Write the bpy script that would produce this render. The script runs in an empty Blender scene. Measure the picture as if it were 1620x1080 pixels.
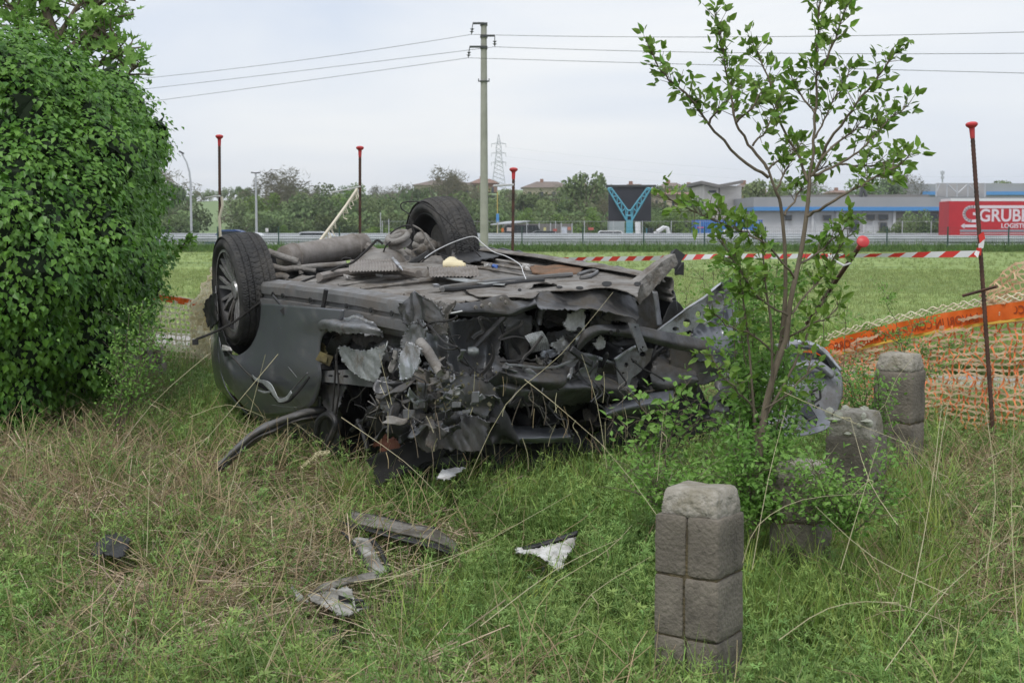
import bpy, math, random
import numpy as np
from mathutils import Vector, Matrix, Euler, noise
R = math.radians
random.seed(7)
SC = bpy.context.scene
COL = SC.collection

# ------------------------------------------------------------------ camera
FPX = 2250.0                      # 50 mm lens on a 1620 px wide frame
PITCH = math.atan(185 / FPX)
CAM = Vector((0, 0, 1.5))
cd = bpy.data.cameras.new('camera')
cam = bpy.data.objects.new('camera', cd)
COL.objects.link(cam)
cam.location = CAM
cam.rotation_euler = (math.pi / 2 - PITCH, 0, 0)
cd.lens = 50
cd.sensor_width = 36
cd.clip_end = 6000
cd.clip_start = 0.05
cd.dof.use_dof = True
cd.dof.focus_distance = 7.0
cd.dof.aperture_fstop = 9.0
SC.camera = cam

# ------------------------------------------------------------------ sky and sun (overcast)
SUN_EL, SUN_ROT = R(58), R(200)
w = bpy.data.worlds.new('World')
SC.world = w
w.use_nodes = True
nt = w.node_tree
nt.nodes.clear()
wo = nt.nodes.new('ShaderNodeOutputWorld')
bg = nt.nodes.new('ShaderNodeBackground')
sky = nt.nodes.new('ShaderNodeTexSky')
sky.sky_type = 'NISHITA'
sky.sun_disc = False
sky.sun_elevation = SUN_EL
sky.sun_rotation = SUN_ROT
sky.air_density = 1.0
sky.dust_density = 2.0
tc = nt.nodes.new('ShaderNodeTexCoord')
mp = nt.nodes.new('ShaderNodeMapping')
mp.inputs['Scale'].default_value = (1.0, 1.0, 4.5)
mp.inputs['Rotation'].default_value = (0.12, 0.05, 0.3)
n1 = nt.nodes.new('ShaderNodeTexNoise')
n1.inputs['Scale'].default_value = 2.2
n1.inputs['Detail'].default_value = 5
n1.inputs['Roughness'].default_value = 0.5
n1.inputs['Distortion'].default_value = 0.4
rp = nt.nodes.new('ShaderNodeValToRGB')
rp.color_ramp.elements[0].position = 0.33
rp.color_ramp.elements[0].color = (6.4, 7.1, 8.3, 1)
rp.color_ramp.elements[1].position = 0.66
rp.color_ramp.elements[1].color = (8.8, 8.95, 9.1, 1)
mx = nt.nodes.new('ShaderNodeMix')
mx.data_type = 'RGBA'
mx.inputs[0].default_value = 0.90
L = nt.links.new
L(tc.outputs['Generated'], mp.inputs['Vector'])
L(mp.outputs['Vector'], n1.inputs['Vector'])
L(n1.outputs['Fac'], rp.inputs['Fac'])
L(sky.outputs['Color'], mx.inputs[6])
L(rp.outputs['Color'], mx.inputs[7])
L(mx.outputs[2], bg.inputs['Color'])
bg.inputs['Strength'].default_value = 0.1
L(bg.outputs[0], wo.inputs['Surface'])
sd = bpy.data.lights.new('sun', 'SUN')
sun = bpy.data.objects.new('sun', sd)
COL.objects.link(sun)
sd.energy = 1.5
sd.angle = R(18)
sd.color = (1.0, 0.97, 0.92)
sdir = Vector((math.sin(SUN_ROT) * math.cos(SUN_EL), math.cos(SUN_ROT) * math.cos(SUN_EL), math.sin(SUN_EL)))
sun.rotation_euler = (-sdir).to_track_quat('-Z', 'Y').to_euler()
SC.view_settings.view_transform = 'Standard'
SC.view_settings.look = 'None'
SC.view_settings.exposure = 0.2
SC.view_settings.gamma = 1.0
SC.view_settings.use_curve_mapping = False

# ------------------------------------------------------------------ helpers: placement
cP, sP = math.cos(PITCH), math.sin(PITCH)


def ray(px, py):
    x = (px - 810) / FPX
    y = (540 - py) / FPX
    return Vector((x, cP + y * sP, -sP + y * cP))


def P(px, py, Y):
    d = ray(px, py)
    return CAM + d * (Y / d.y)


def gz(x, y):
    """height of the terrain"""
    t = min(max((y - 4.2) / 4.0, 0), 1)
    z = 0.15 * t * t * (3 - 2 * t)
    k = min(max((15 - y) / 5, 0), 1)
    z += k * 0.05 * noise.noise(Vector((x * 0.7, y * 0.7, 3.1))) + k * 0.02 * noise.noise(Vector((x * 2.5, y * 2.5, 7.1)))
    if y > 74:
        q = min((y - 74) / 14, 1)
        z -= 0.65 * q * q * (3 - 2 * q)
    return z


# ------------------------------------------------------------------ helpers: objects
def tag(o, label=None, cat=None, group=None, kind=None):
    if label: o['label'] = label
    if cat: o['category'] = cat
    if group: o['group'] = group
    if kind: o['kind'] = kind
    return o


def thing(name, loc, label, cat, group=None):
    o = bpy.data.objects.new(name, None)
    o.empty_display_size = 0.1
    o.location = loc
    COL.objects.link(o)
    return tag(o, label, cat, group)


def wloc(o):
    v = Vector((0, 0, 0))
    while o:
        v += Vector(o.location)
        o = o.parent
    return v


def copy_tree(o, parent=None):
    c = o.copy()
    COL.objects.link(c)
    if parent: c.parent = parent
    for ch in list(o.children):
        copy_tree(ch, c)
    return c


class MB:
    def __init__(s):
        s.v = []; s.f = []; s.m = []; s.mi = 0

    def add(s, vs, fs):
        b = len(s.v)
        s.v.extend([tuple(v) for v in vs])
        for f in fs:
            s.f.append(tuple(i + b for i in f))
            s.m.append(s.mi)
        return s

    def box(s, c, d, rot=None, jit=0):
        c = Vector(c)
        vs = []
        for x in (-1, 1):
            for y in (-1, 1):
                for z in (-1, 1):
                    p = Vector((x * d[0] / 2, y * d[1] / 2, z * d[2] / 2))
                    if jit: p += Vector([random.uniform(-jit, jit) for _ in range(3)])
                    if rot is not None: p = rot @ p
                    vs.append(c + p)
        return s.add(vs, [(0, 1, 3, 2), (4, 6, 7, 5), (0, 4, 5, 1), (2, 3, 7, 6), (0, 2, 6, 4), (1, 5, 7, 3)])

    def tube(s, pts, r, n=6, cap=True):
        pts = [Vector(p) for p in pts]
        if not isinstance(r, (list, tuple)): r = [r] * len(pts)
        vs = []
        prev = None
        for i, p in enumerate(pts):
            a = pts[max(i - 1, 0)]; b = pts[min(i + 1, len(pts) - 1)]
            d = (b - a)
            if d.length < 1e-9: d = Vector((0, 0, 1))
            d.normalize()
            if prev is None:
                u = d.cross(Vector((0.13, 0.97, 0.2)))
                if u.length < 0.1: u = d.cross(Vector((1, 0, 0)))
            else:
                u = prev - d * prev.dot(d)
            u.normalize(); prev = u
            w_ = d.cross(u)
            for k in range(n):
                an = 2 * math.pi * k / n
                vs.append(p + (u * math.cos(an) + w_ * math.sin(an)) * r[i])
        fs = []
        for i in range(len(pts) - 1):
            for k in range(n):
                k2 = (k + 1) % n
                fs.append((i * n + k, i * n + k2, (i + 1) * n + k2, (i + 1) * n + k))
        if cap:
            fs.append(tuple(reversed(range(n))))
            fs.append(tuple(range((len(pts) - 1) * n, len(pts) * n)))
        return s.add(vs, fs)

    def lathe(s, prof, n=24, M=None, closed=False, fn=None):
        """prof: (axis, radius) pairs, axis = local X"""
        vs = []
        for k in range(n):
            an = 2 * math.pi * k / n
            for j, (x, r) in enumerate(prof):
                rr = fn(x, r, an) if fn else r
                p = Vector((x, rr * math.cos(an), rr * math.sin(an)))
                vs.append(M @ p if M else p)
        m = len(prof); fs = []
        for k in range(n):
            k2 = (k + 1) % n
            for j in range(m if closed else m - 1):
                j2 = (j + 1) % m
                fs.append((k * m + j, k * m + j2, k2 * m + j2, k2 * m + j))
        return s.add(vs, fs)

    def build(s, name, mat, parent=None, smooth=None, mesh_only=False):
        me = bpy.data.meshes.new(name)
        off = wloc(parent) if parent else Vector((0, 0, 0))
        vv = np.array(s.v, dtype=float).reshape(-1, 3) - np.array(off)
        me.from_pydata(vv.tolist(), [], s.f)
        mats = mat if isinstance(mat, (list, tuple)) else [mat]
        for m in mats: me.materials.append(m)
        if len(mats) > 1: me.polygons.foreach_set('material_index', s.m)
        if smooth is not None:
            me.polygons.foreach_set('use_smooth', [True] * len(me.polygons))
            me.set_sharp_from_angle(angle=R(smooth))
        me.update()
        if mesh_only: return me
        o = bpy.data.objects.new(name, me)
        COL.objects.link(o)
        if parent: o.parent = parent
        return o


def struct(mb, name, mat, smooth=None):
    o = mb.build(name, mat, None, smooth)
    o['kind'] = 'structure'
    return o


# ------------------------------------------------------------------ helpers: materials
def mat(name, c, rough=0.7, metal=0.0, c2=None, scale=8, bump=0.0, bscale=None, dirt=None, dscale=3, coord='Object',
        stretch=(1, 1, 1), randv=0.0, trans=None, spec=0.5, lo=0.35, hi=0.65, dlo=0.45, dhi=0.62, coat=0):
    m = bpy.data.materials.new(name)
    m.use_nodes = True
    t = m.node_tree; N = t.nodes; K = t.links.new
    b = N['Principled BSDF']
    b.inputs['Roughness'].default_value = rough
    b.inputs['Metallic'].default_value = metal
    b.inputs['Specular IOR Level'].default_value = spec
    if coat: b.inputs['Coat Weight'].default_value = coat
    c = tuple(c) + (1,)
    tcn = N.new('ShaderNodeTexCoord'); mpn = N.new('ShaderNodeMapping')
    mpn.inputs['Scale'].default_value = stretch
    K(tcn.outputs[coord], mpn.inputs['Vector'])
    cur = None
    if c2 is not None:
        nz = N.new('ShaderNodeTexNoise'); nz.inputs['Scale'].default_value = scale; nz.inputs['Detail'].default_value = 6
        nz.inputs['Roughness'].default_value = 0.62
        K(mpn.outputs[0], nz.inputs['Vector'])
        r_ = N.new('ShaderNodeValToRGB')
        r_.color_ramp.elements[0].position = lo; r_.color_ramp.elements[0].color = c
        r_.color_ramp.elements[1].position = hi; r_.color_ramp.elements[1].color = tuple(c2) + (1,)
        K(nz.outputs['Fac'], r_.inputs['Fac'])
        cur = r_.outputs['Color']
    if dirt is not None:
        nz = N.new('ShaderNodeTexNoise'); nz.inputs['Scale'].default_value = dscale; nz.inputs['Detail'].default_value = 9
        nz.inputs['Roughness'].default_value = 0.7
        K(mpn.outputs[0], nz.inputs['Vector'])
        mr = N.new('ShaderNodeMapRange'); mr.inputs[1].default_value = dlo; mr.inputs[2].default_value = dhi
        K(nz.outputs['Fac'], mr.inputs[0])
        mm = N.new('ShaderNodeMix'); mm.data_type = 'RGBA'
        K(mr.outputs[0], mm.inputs[0])
        if cur: K(cur, mm.inputs[6])
        else: mm.inputs[6].default_value = c
        mm.inputs[7].default_value = tuple(dirt) + (1,)
        cur = mm.outputs[2]
        rr = N.new('ShaderNodeMapRange'); rr.inputs[3].default_value = rough; rr.inputs[4].default_value = 0.9
        K(mr.outputs[0], rr.inputs[0]); K(rr.outputs[0], b.inputs['Roughness'])
        if metal > 0:
            r2 = N.new('ShaderNodeMapRange'); r2.inputs[3].default_value = metal; r2.inputs[4].default_value = 0.0
            K(mr.outputs[0], r2.inputs[0]); K(r2.outputs[0], b.inputs['Metallic'])
    if randv > 0:
        oi = N.new('ShaderNodeObjectInfo')
        hs = N.new('ShaderNodeHueSaturation')
        m1 = N.new('ShaderNodeMapRange'); m1.inputs[3].default_value = 1 - randv; m1.inputs[4].default_value = 1 + randv
        m2 = N.new('ShaderNodeMapRange'); m2.inputs[3].default_value = 0.5 - 0.06 * randv; m2.inputs[4].default_value = 0.5 + 0.06 * randv
        fr = N.new('ShaderNodeMath'); fr.operation = 'MULTIPLY'; fr.inputs[1].default_value = 7.31
        f2 = N.new('ShaderNodeMath'); f2.operation = 'FRACT'
        K(oi.outputs['Random'], m1.inputs[0]); K(oi.outputs['Random'], fr.inputs[0]); K(fr.outputs[0], f2.inputs[0]); K(f2.outputs[0], m2.inputs[0])
        K(m1.outputs[0], hs.inputs['Value']); K(m2.outputs[0], hs.inputs['Hue'])
        if cur: K(cur, hs.inputs['Color'])
        else: hs.inputs['Color'].default_value = c
        cur = hs.outputs['Color']
    if cur: K(cur, b.inputs['Base Color'])
    else: b.inputs['Base Color'].default_value = c
    if bump > 0:
        nz = N.new('ShaderNodeTexNoise'); nz.inputs['Scale'].default_value = bscale or scale * 4; nz.inputs['Detail'].default_value = 7
        K(mpn.outputs[0], nz.inputs['Vector'])
        bp = N.new('ShaderNodeBump'); bp.inputs['Strength'].default_value = bump; bp.inputs['Distance'].default_value = 0.02
        K(nz.outputs['Fac'], bp.inputs['Height']); K(bp.outputs[0], b.inputs['Normal'])
    if trans:
        tr = N.new('ShaderNodeBsdfTranslucent')
        if cur: K(cur, tr.inputs['Color'])
        else: tr.inputs['Color'].default_value = c
        ms = N.new('ShaderNodeMixShader'); ms.inputs[0].default_value = trans
        out = N['Material Output']
        K(b.outputs[0], ms.inputs[1]); K(tr.outputs[0], ms.inputs[2]); K(ms.outputs[0], out.inputs['Surface'])
    return m


M = {}
M['soil'] = mat('soil', (0.055, 0.06, 0.03), 0.95, c2=(0.14, 0.12, 0.075), scale=2.2, bump=0.8, bscale=30)
M['field'] = mat('mown_field', (0.2, 0.28, 0.075), 0.95, c2=(0.3, 0.39, 0.12), scale=1.1, stretch=(0.13, 1.0, 1), bump=1.0, bscale=22, lo=0.38, hi=0.64,
                 dirt=(0.105, 0.16, 0.045), dscale=0.45, dlo=0.5, dhi=0.68)
M['verge'] = mat('verge_soil', (0.09, 0.15, 0.04), 0.95, c2=(0.16, 0.2, 0.08), scale=0.8, bump=0.6)
M['stubble'] = mat('bare_strip', (0.3, 0.25, 0.15), 0.95, c2=(0.2, 0.2, 0.09), scale=1.5, bump=0.5, stretch=(.3, 1, 1))
M['track'] = mat('gravel_track', (0.33, 0.31, 0.29), 0.95, c2=(0.42, 0.4, 0.38), scale=6, bump=0.7, bscale=90)
M['asphalt'] = mat('asphalt', (0.07, 0.07, 0.072), 0.9, c2=(0.1, 0.1, 0.1), scale=3)
M['paint_white'] = mat('white_paint', (0.75, 0.75, 0.75), 0.6)
M['grass'] = mat('grass_blade', (0.17, 0.30, 0.055), 0.55, randv=0.45, trans=0.3, c2=(0.38, 0.45, 0.13), scale=1.2, spec=0.3)
M['grass2'] = mat('soft_weed', (0.18, 0.32, 0.07), 0.6, randv=0.35, trans=0.3, c2=(0.34, 0.44, 0.16), scale=2, spec=0.3)
M['straw'] = mat('dry_straw', (0.46, 0.37, 0.22), 0.75, randv=0.4, trans=0.15, c2=(0.30, 0.22, 0.13), scale=3, spec=0.2)
M['litter'] = mat('dry_litter', (0.33, 0.26, 0.18), 0.9, randv=0.45, c2=(0.5, 0.42, 0.3), scale=4, spec=0.1)
M['stalk'] = mat('pale_stalk', (0.55, 0.5, 0.33), 0.7, c2=(0.4, 0.36, 0.2), scale=4)
M['weed'] = mat('broad_leaf', (0.07, 0.17, 0.035), 0.45, randv=0.3, trans=0.2, c2=(0.12, 0.24, 0.06), scale=3)
M['ivy'] = mat('ivy_leaf', (0.055, 0.165, 0.018), 0.42, c2=(0.19, 0.38, 0.05), scale=6, trans=0.25, lo=0.36, hi=0.68, spec=0.45)
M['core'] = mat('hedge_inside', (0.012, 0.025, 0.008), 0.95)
M['fig'] = mat('fig_leaf', (0.15, 0.32, 0.05), 0.55, c2=(0.27, 0.45, 0.1), scale=4, trans=0.35)
M['sapleaf'] = mat('sapling_leaf', (0.13, 0.28, 0.03), 0.45, c2=(0.26, 0.43, 0.07), scale=9, trans=0.38, randv=0.25, spec=0.5)
M['shrubleaf'] = mat('shrub_leaf', (0.11, 0.255, 0.035), 0.5, c2=(0.23, 0.41, 0.08), scale=5, trans=0.3)
M['bark'] = mat('bark', (0.12, 0.095, 0.065), 0.9, c2=(0.2, 0.165, 0.12), scale=14, bump=0.5, stretch=(1, 1, .3))
M['stone'] = mat('weathered_stone', (0.095, 0.083, 0.068), 0.95, c2=(0.24, 0.212, 0.172), scale=8, bump=.45, bscale=80,
                 dirt=(0.07, 0.06, 0.045), dscale=4, dlo=0.5, dhi=0.72)
M['stonetop'] = mat('lichen_stone', (0.26, 0.24, 0.2), 0.95, c2=(0.42, 0.39, 0.34), scale=7, bump=1.0, bscale=36,
                    dirt=(0.14, 0.12, 0.06), dscale=5, dlo=0.5, dhi=0.7)
M['lichen'] = mat('pale_lichen', (0.6, 0.6, 0.52), 0.95, c2=(0.42, 0.42, 0.33), scale=40, bump=.4)
M['mortar'] = mat('dark_mortar', (0.04, 0.034, 0.024), 0.95, c2=(0.14, 0.11, 0.06), scale=20, bump=.6)
M['rebar'] = mat('rusty_rebar', (0.05, 0.032, 0.026), 0.8, c2=(0.13, 0.06, 0.04), scale=9, bump=.3)
M['cap'] = mat('red_plastic_cap', (0.62, 0.05, 0.055), 0.45, c2=(0.5, 0.06, 0.06), scale=20)
M['net_cream'] = mat('faded_net', (0.78, 0.52, 0.32), 0.7, c2=(0.8, 0.66, 0.46), scale=2.5, trans=0.25)
M['net_pale'] = mat('bleached_net', (0.9, 0.86, 0.7), 0.7, c2=(0.85, 0.76, 0.56), scale=5, trans=0.25)
M['net_orange'] = mat('orange_net_strand', (0.85, 0.26, 0.09), 0.6, trans=0.25)
M['band'] = mat('orange_band', (0.86, 0.17, 0.02), 0.55, c2=(0.74, 0.13, 0.015), scale=12, trans=0.15)
M['band_edge'] = mat('yellow_band_edge', (0.8, 0.5, 0.08), 0.6, trans=0.2)
M['band_text'] = mat('band_lettering', (0.36, 0.055, 0.01), 0.6)
M['tape_r'] = mat('tape_red', (0.72, 0.05, 0.04), 0.4, trans=0.15)
M['tape_w'] = mat('tape_white', (0.8, 0.8, 0.8), 0.4, trans=0.15)
M['cord'] = mat('pale_cord', (0.68, 0.62, 0.5), 0.8)
# car
DUST = (0.16, 0.14, 0.12)
M['paint'] = mat('grey_car_paint', (0.125, 0.132, 0.148), 0.3, 0.35, dirt=(0.13, 0.125, 0.115), dscale=3.2, dlo=.5, dhi=.7, c2=(0.15, 0.158, 0.176), scale=3, bump=0.05, bscale=6, coat=0.5)
M['under'] = mat('dusty_underside', (0.16, 0.15, 0.14), 0.75, 0.1, c2=(0.3, 0.285, 0.265), scale=5, bump=0.4, bscale=60, dirt=(0.12, 0.1, 0.08), dscale=6)
M['steel'] = mat('torn_dark_steel', (0.058, 0.058, 0.061), 0.33, 0.6, c2=(0.165, 0.165, 0.17), scale=7, bump=0.25, bscale=18, dirt=(0.075, 0.066, 0.055), dscale=5)
M['steel2'] = mat('torn_grey_steel', (0.15, 0.155, 0.165), 0.32, 0.6, c2=(0.31, 0.32, 0.335), scale=6, bump=0.25, bscale=16, dirt=(0.09, 0.08, 0.068), dscale=6)
M['bright'] = mat('bare_silver_metal', (0.42, 0.44, 0.48), 0.33, 0.75, c2=(0.6, 0.62, 0.66), scale=9, bump=0.3, bscale=14, dirt=(0.17, 0.16, 0.145), dscale=8)
M['galv'] = mat('primer_sheet', (0.25, 0.265, 0.265), 0.45, 0.5, c2=(0.42, 0.44, 0.44), scale=10, bump=0.4, bscale=20, dirt=(0.13, 0.12, 0.1), dscale=9, dlo=.5, dhi=.64)
M['foil'] = mat('crumpled_foil', (0.5, 0.5, 0.5), 0.35, 0.6, c2=(0.7, 0.7, 0.69), scale=9, bump=0.3, bscale=30, dirt=(.2, .19, .175), dscale=8, dlo=.52, dhi=.7)
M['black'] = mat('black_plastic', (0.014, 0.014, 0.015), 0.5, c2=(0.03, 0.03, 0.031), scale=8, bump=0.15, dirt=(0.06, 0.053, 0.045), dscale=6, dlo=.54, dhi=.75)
M['void'] = mat('cavity_shade_black', (0.007, 0.007, 0.007), 0.9, c2=(0.014, 0.013, 0.012), scale=6)  # near-black: the shade of cavities, gaps and holes put into the colour
M['rubber'] = mat('tyre_rubber', (0.022, 0.022, 0.023), 0.75, c2=(0.045, 0.044, 0.043), scale=9, bump=0.15, bscale=50, dirt=(0.075, 0.07, 0.064), dscale=5)
M['alloy'] = mat('dirty_alloy', (0.62, 0.62, 0.62), 0.35, 0.6, c2=(0.42, 0.41, 0.4), scale=12, dirt=(0.09, 0.08, 0.07), dscale=9)
M['alloy_dk'] = mat('dark_alloy', (0.05, 0.05, 0.052), 0.5, 0.5)
M['muffler'] = mat('dusty_exhaust', (0.26, 0.235, 0.215), 0.6, 0.3, c2=(0.34, 0.31, 0.285), scale=5, bump=0.15, bscale=30, dirt=(0.15, 0.13, 0.11), dscale=4)
M['cable'] = mat('black_cable', (0.018, 0.016, 0.015), 0.55)
M['wire'] = mat('white_wire', (0.62, 0.62, 0.62), 0.5)
M['foam'] = mat('cream_foam', (0.75, 0.66, 0.44), 0.9, bump=.5, bscale=30)
M['white'] = mat('white_insulation', (0.72, 0.72, 0.71), 0.75, c2=(0.4, 0.38, 0.36), scale=16, bump=0.6, bscale=40)
M['rust'] = mat('rusty_brown', (0.23, 0.12, 0.065), 0.9, c2=(0.12, 0.08, 0.05), scale=14, bump=.6)
M['copper'] = mat('orange_brown_plastic', (0.11, 0.035, 0.018), 0.7)
M['seal'] = mat('yellowed_sealant', (0.2, 0.165, 0.07), 0.8, c2=(0.08, 0.065, 0.035), scale=15)
M['blue'] = mat('blue_clip', (0.03, 0.1, 0.35), 0.5)
# far things
M['concrete'] = mat('pole_concrete', (0.27, 0.27, 0.235), 0.9, c2=(0.36, 0.355, 0.32), scale=1.2, bump=.2)
M['galvrail'] = mat('galvanised_rail', (0.42, 0.44, 0.46), 0.55, 0.3, c2=(0.52, 0.54, 0.56), scale=.6)
M['greenpost'] = mat('green_post', (0.02, 0.06, 0.045), 0.6)
M['dkmetal'] = mat('dark_metal', (0.06, 0.065, 0.065), 0.6, 0.3)
M['ltmetal'] = mat('light_grey_metal', (0.5, 0.52, 0.54), 0.5, 0.3)
M['farleaf'] = mat('far_foliage', (0.115, 0.17, 0.07), 0.9, c2=(0.2, 0.26, 0.11), scale=.55, randv=0.3, spec=.1, trans=.15)  # albedo raised to stand in for part of the haze
M['farleaf2'] = mat('far_light_foliage', (0.12, 0.2, 0.045), 0.9, c2=(0.19, 0.28, 0.07), scale=.6, randv=0.2, spec=.1, trans=.2)
M['farbare'] = mat('far_bare_twigs', (0.15, 0.135, 0.1), 0.95, c2=(0.16, 0.17, 0.09), scale=.5, randv=0.2, spec=.1)
M['hill'] = mat('hillside_grass', (0.15, 0.22, 0.085), 0.95, c2=(0.19, 0.26, 0.11), scale=.02)

# ================================================================== GROUND
def axis(segs):
    out = []
    for a, b, n in segs: out += list(np.linspace(a, b, n, endpoint=False))
    out.append(segs[-1][1]); return out


def sheet(name, xs, ys, zfn, m, dz=0.0):
    mb = MB()
    vs = [(x, y, zfn(x, y) + dz) for y in ys for x in xs]
    n = len(xs)
    mb.add(vs, [(j * n + i, j * n + i + 1, (j + 1) * n + i + 1, (j + 1) * n + i) for j in range(len(ys) - 1) for i in range(n - 1)])
    return struct(mb, name, m, 60)


XS = axis([(-1200, -200, 6), (-200, -20, 8), (-20, -8, 12), (-8, 8, 90), (8, 20, 12), (20, 200, 8), (200, 1200, 7)])
YS = axis([(-300, -20, 5), (-20, -3, 6), (-3, 13, 100), (13, 20, 14), (20, 74, 12), (74, 90, 14), (90, 600, 8), (600, 1300, 6)])
sheet('ground', XS, YS, gz, M['soil'])
sheet('mown_field', axis([(-60, -20, 3), (-20, 20, 20), (20, 60, 3)]), axis([(11.8, 69.0, 28)]), gz, M['field'], 0.008)
sheet('bare_strip', axis([(-70, 70, 8)]), axis([(69.0, 73, 3)]), gz, M['stubble'], 0.012)
sheet('grass_verge', axis([(-90, 90, 8)]), axis([(73, 91.5, 20)]), gz, M['verge'], 0.012)
# dirt track passing behind the wreck
mb = MB()
for i in range(40):
    x0 = -16 + i * 0.9; x1 = x0 + 0.9
    def yc(x): return 13.7 - 0.62 * x
    q = []
    for x in (x0, x1):
        for d in (-1.25, 0, 1.25):
            y = yc(x) + d; q.append((x, y, gz(x, y) + 0.012))
    mb.add(q, [(0, 3, 4, 1), (1, 4, 5, 2)])
struct(mb, 'gravel_track', M['track'])
sheet('road', axis([(-400, 400, 8)]), axis([(96, 113, 3)]), gz, M['asphalt'], 0.012)
mb = MB()
for y in (97, 104.5, 112):
    for k in range(-30, 40):
        if y == 104.5 or True:
            mb.add([(k * 6.0, y, -.484), (k * 6.0 + (3 if y == 104.5 else 5.99), y, -.484), (k * 6.0 + (3 if y == 104.5 else 5.99), y + .15, -.484), (k * 6.0, y + .15, -.484)], [(0, 1, 2, 3)])
struct(mb, 'lane_marking', M['paint_white'])


def hz(x, y):
    den = 200 - 65 * min(max((-x - 30) / 20, 0), 1); t = min(max((y - 215) / den, 0), 1); t = t * t * (3 - 2 * t)
    h = 10.5 + 2.2 * math.sin(x * 0.013 + 0.4) + 1.3 * math.sin(x * 0.041 + 2)
    if x > 70: h *= max(0.25, 1 - (x - 70) / 120)
    return -1.2 + t * h


sheet('hill', axis([(-500, 500, 60)]), axis([(205, 430, 30), (430, 900, 6)]), hz, M['hill'])

# ================================================================== GREEN FENCE
fx = [-30.0 + 3.05 * i for i in range(21)]
fence = thing('wire_fence', (0, 71.5, .15), 'low dark green wire mesh fence running along the edge of the mown field', 'fence')
post = None
for i, x in enumerate(fx):
    if post is None:
        m0 = MB(); m0.box((0, 0, .62), (.06, .06, 1.24)); me_post = m0.build('post', M['greenpost'], mesh_only=True)
        post = 1
    o = bpy.data.objects.new('post', me_post); COL.objects.link(o); o.parent = fence; o.location = (x, 0, 0)
mb = MB()
for k in range(7):
    mb.box((0.5, 71.5, .15 + .06 + k * .19), (61, .006, .006))
for k in range(600):
    mb.box((-30 + k * .1, 71.5, .15 + .6), (.004, .005, 1.15))
mb.build('wire_mesh', M['greenpost'], fence)['kind'] = 'stuff'

# ================================================================== GUARDRAIL
ZR = -0.5


def guardrail(Y, x0, x1, label, step=2.25, z0=ZR):
    g = thing('guardrail', ((x0 + x1) / 2, Y, z0), label, 'guardrail')
    cx = (x0 + x1) / 2
    prof = [(0, 0), (.0, .05), (-.07, .1), (-.07, .15), (0, .2), (-.0, .24), (-.07, .29), (-.07, .34), (0, .39), (0, .44)]
    for zz in (.42, .84):
        m0 = MB(); vs = []
        for x in (x0, x1):
            for (dy, dz) in prof: vs.append((x, Y + dy - .08, z0 + zz + dz * .8))
        n = len(prof); m0.add(vs, [(j, j + 1, n + j + 1, n + j) for j in range(n - 1)])
        m0.build('rail', M['galvrail'], g)
    m0 = MB(); m0.tube([(x0, Y - .03, z0 + 1.24), (x1, Y - .03, z0 + 1.24)], .055, 8); m0.build('top_rail', M['galvrail'], g)
    pm = MB(); pm.box((0, .05, .62), (.13, .12, 1.24)); me = pm.build('post', M['ltmetal'], mesh_only=True)
    n = int((x1 - x0) / step)
    for i in range(n + 1):
        o = bpy.data.objects.new('post', me); COL.objects.link(o); o.parent = g; o.location = (x0 + i * step - cx, 0, 0)


guardrail(92.5, -38, 40, 'long galvanised steel guardrail along the near edge of the highway, behind the green fence')
guardrail(114.5, -46, 50, 'galvanised steel guardrail along the far edge of the highway, behind the red trailer', 2.6)


# grey mesh fence of the yard beyond the road
yf = thing('mesh_fence', (0, 121, ZR), 'tall light grey mesh fence along the yard beyond the highway', 'fence')
pm = MB(); pm.box((0, 0, 1.15), (.06, .06, 2.3)); me = pm.build('post', M['ltmetal'], mesh_only=True)
for i in range(24):
    o = bpy.data.objects.new('post', me); COL.objects.link(o); o.parent = yf; o.location = (-11 + i * 2.45, 0, 0)
mb = MB()
for z in (.3, 1.2, 2.25): mb.box((17, 121, ZR + z), (56, .02, .02))
for i in range(180): mb.box((-11 + i * .31, 121, ZR + 1.25), (.004, .004, 2.0))
mb.build('wire_mesh', M['ltmetal'], yf)['kind'] = 'stuff'


# ================================================================== ROAD LAMPS, PYLON, POWER POLE
def lamp_curved():
    b = P(303, 372, 118); b.z = ZR
    top = P(288, 241, 118)
    t = thing('street_lamp', b, 'tall grey street lamp with a curved arm bending left, beside the ivy hedge', 'street lamp')
    mb = MB()
    H = top.z
    pts = [(b.x, b.y, ZR), (b.x, b.y, H - 2.4), (b.x - .08, b.y, H - 1.6), (b.x - .3, b.y, H - .8), (b.x - .65, b.y, H - .15)]
    mb.tube(pts, [.11, .09, .08, .07, .06], 8); mb.build('pole', M['ltmetal'], t, 40)
    mb = MB(); mb.box((top.x - .05, b.y, H - .02), (.42, .22, .13), Matrix.Rotation(R(28), 3, 'Y')); mb.build('lamp_head', M['dkmetal'], t)


lamp_curved()
b = P(406, 372, 125); b.z = ZR; top = P(406, 274, 125)
t = thing('street_lamp', b, 'straight grey street lamp with two short arms at its top, above the near wheel', 'street lamp')
mb = MB(); mb.tube([b, (b.x, b.y, top.z)], [.12, .08], 8); mb.build('pole', M['ltmetal'], t, 40)
for s_ in (-1, 1):
    mb = MB(); mb.box((b.x + s_ * .2, b.y, top.z + .03), (.42, .2, .1), Matrix.Rotation(R(-8 * s_), 3, 'Y')); mb.build('lamp_head', M['dkmetal'], t)

# pylon
b = P(789, 300, 420); b.z = hz(b.x, 420) - .5; topz = P(789, 213, 420).z
t = thing('lattice_pylon', b, 'distant steel lattice pylon rising above the tree line beside the concrete pole', 'pylon')
mb = MB(); H = topz - b.z


def pw(k): return 1.9 * (1 - k) ** 1.3 + .35 if k < .72 else .9 * (1 - k) / .28 + .05


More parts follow.
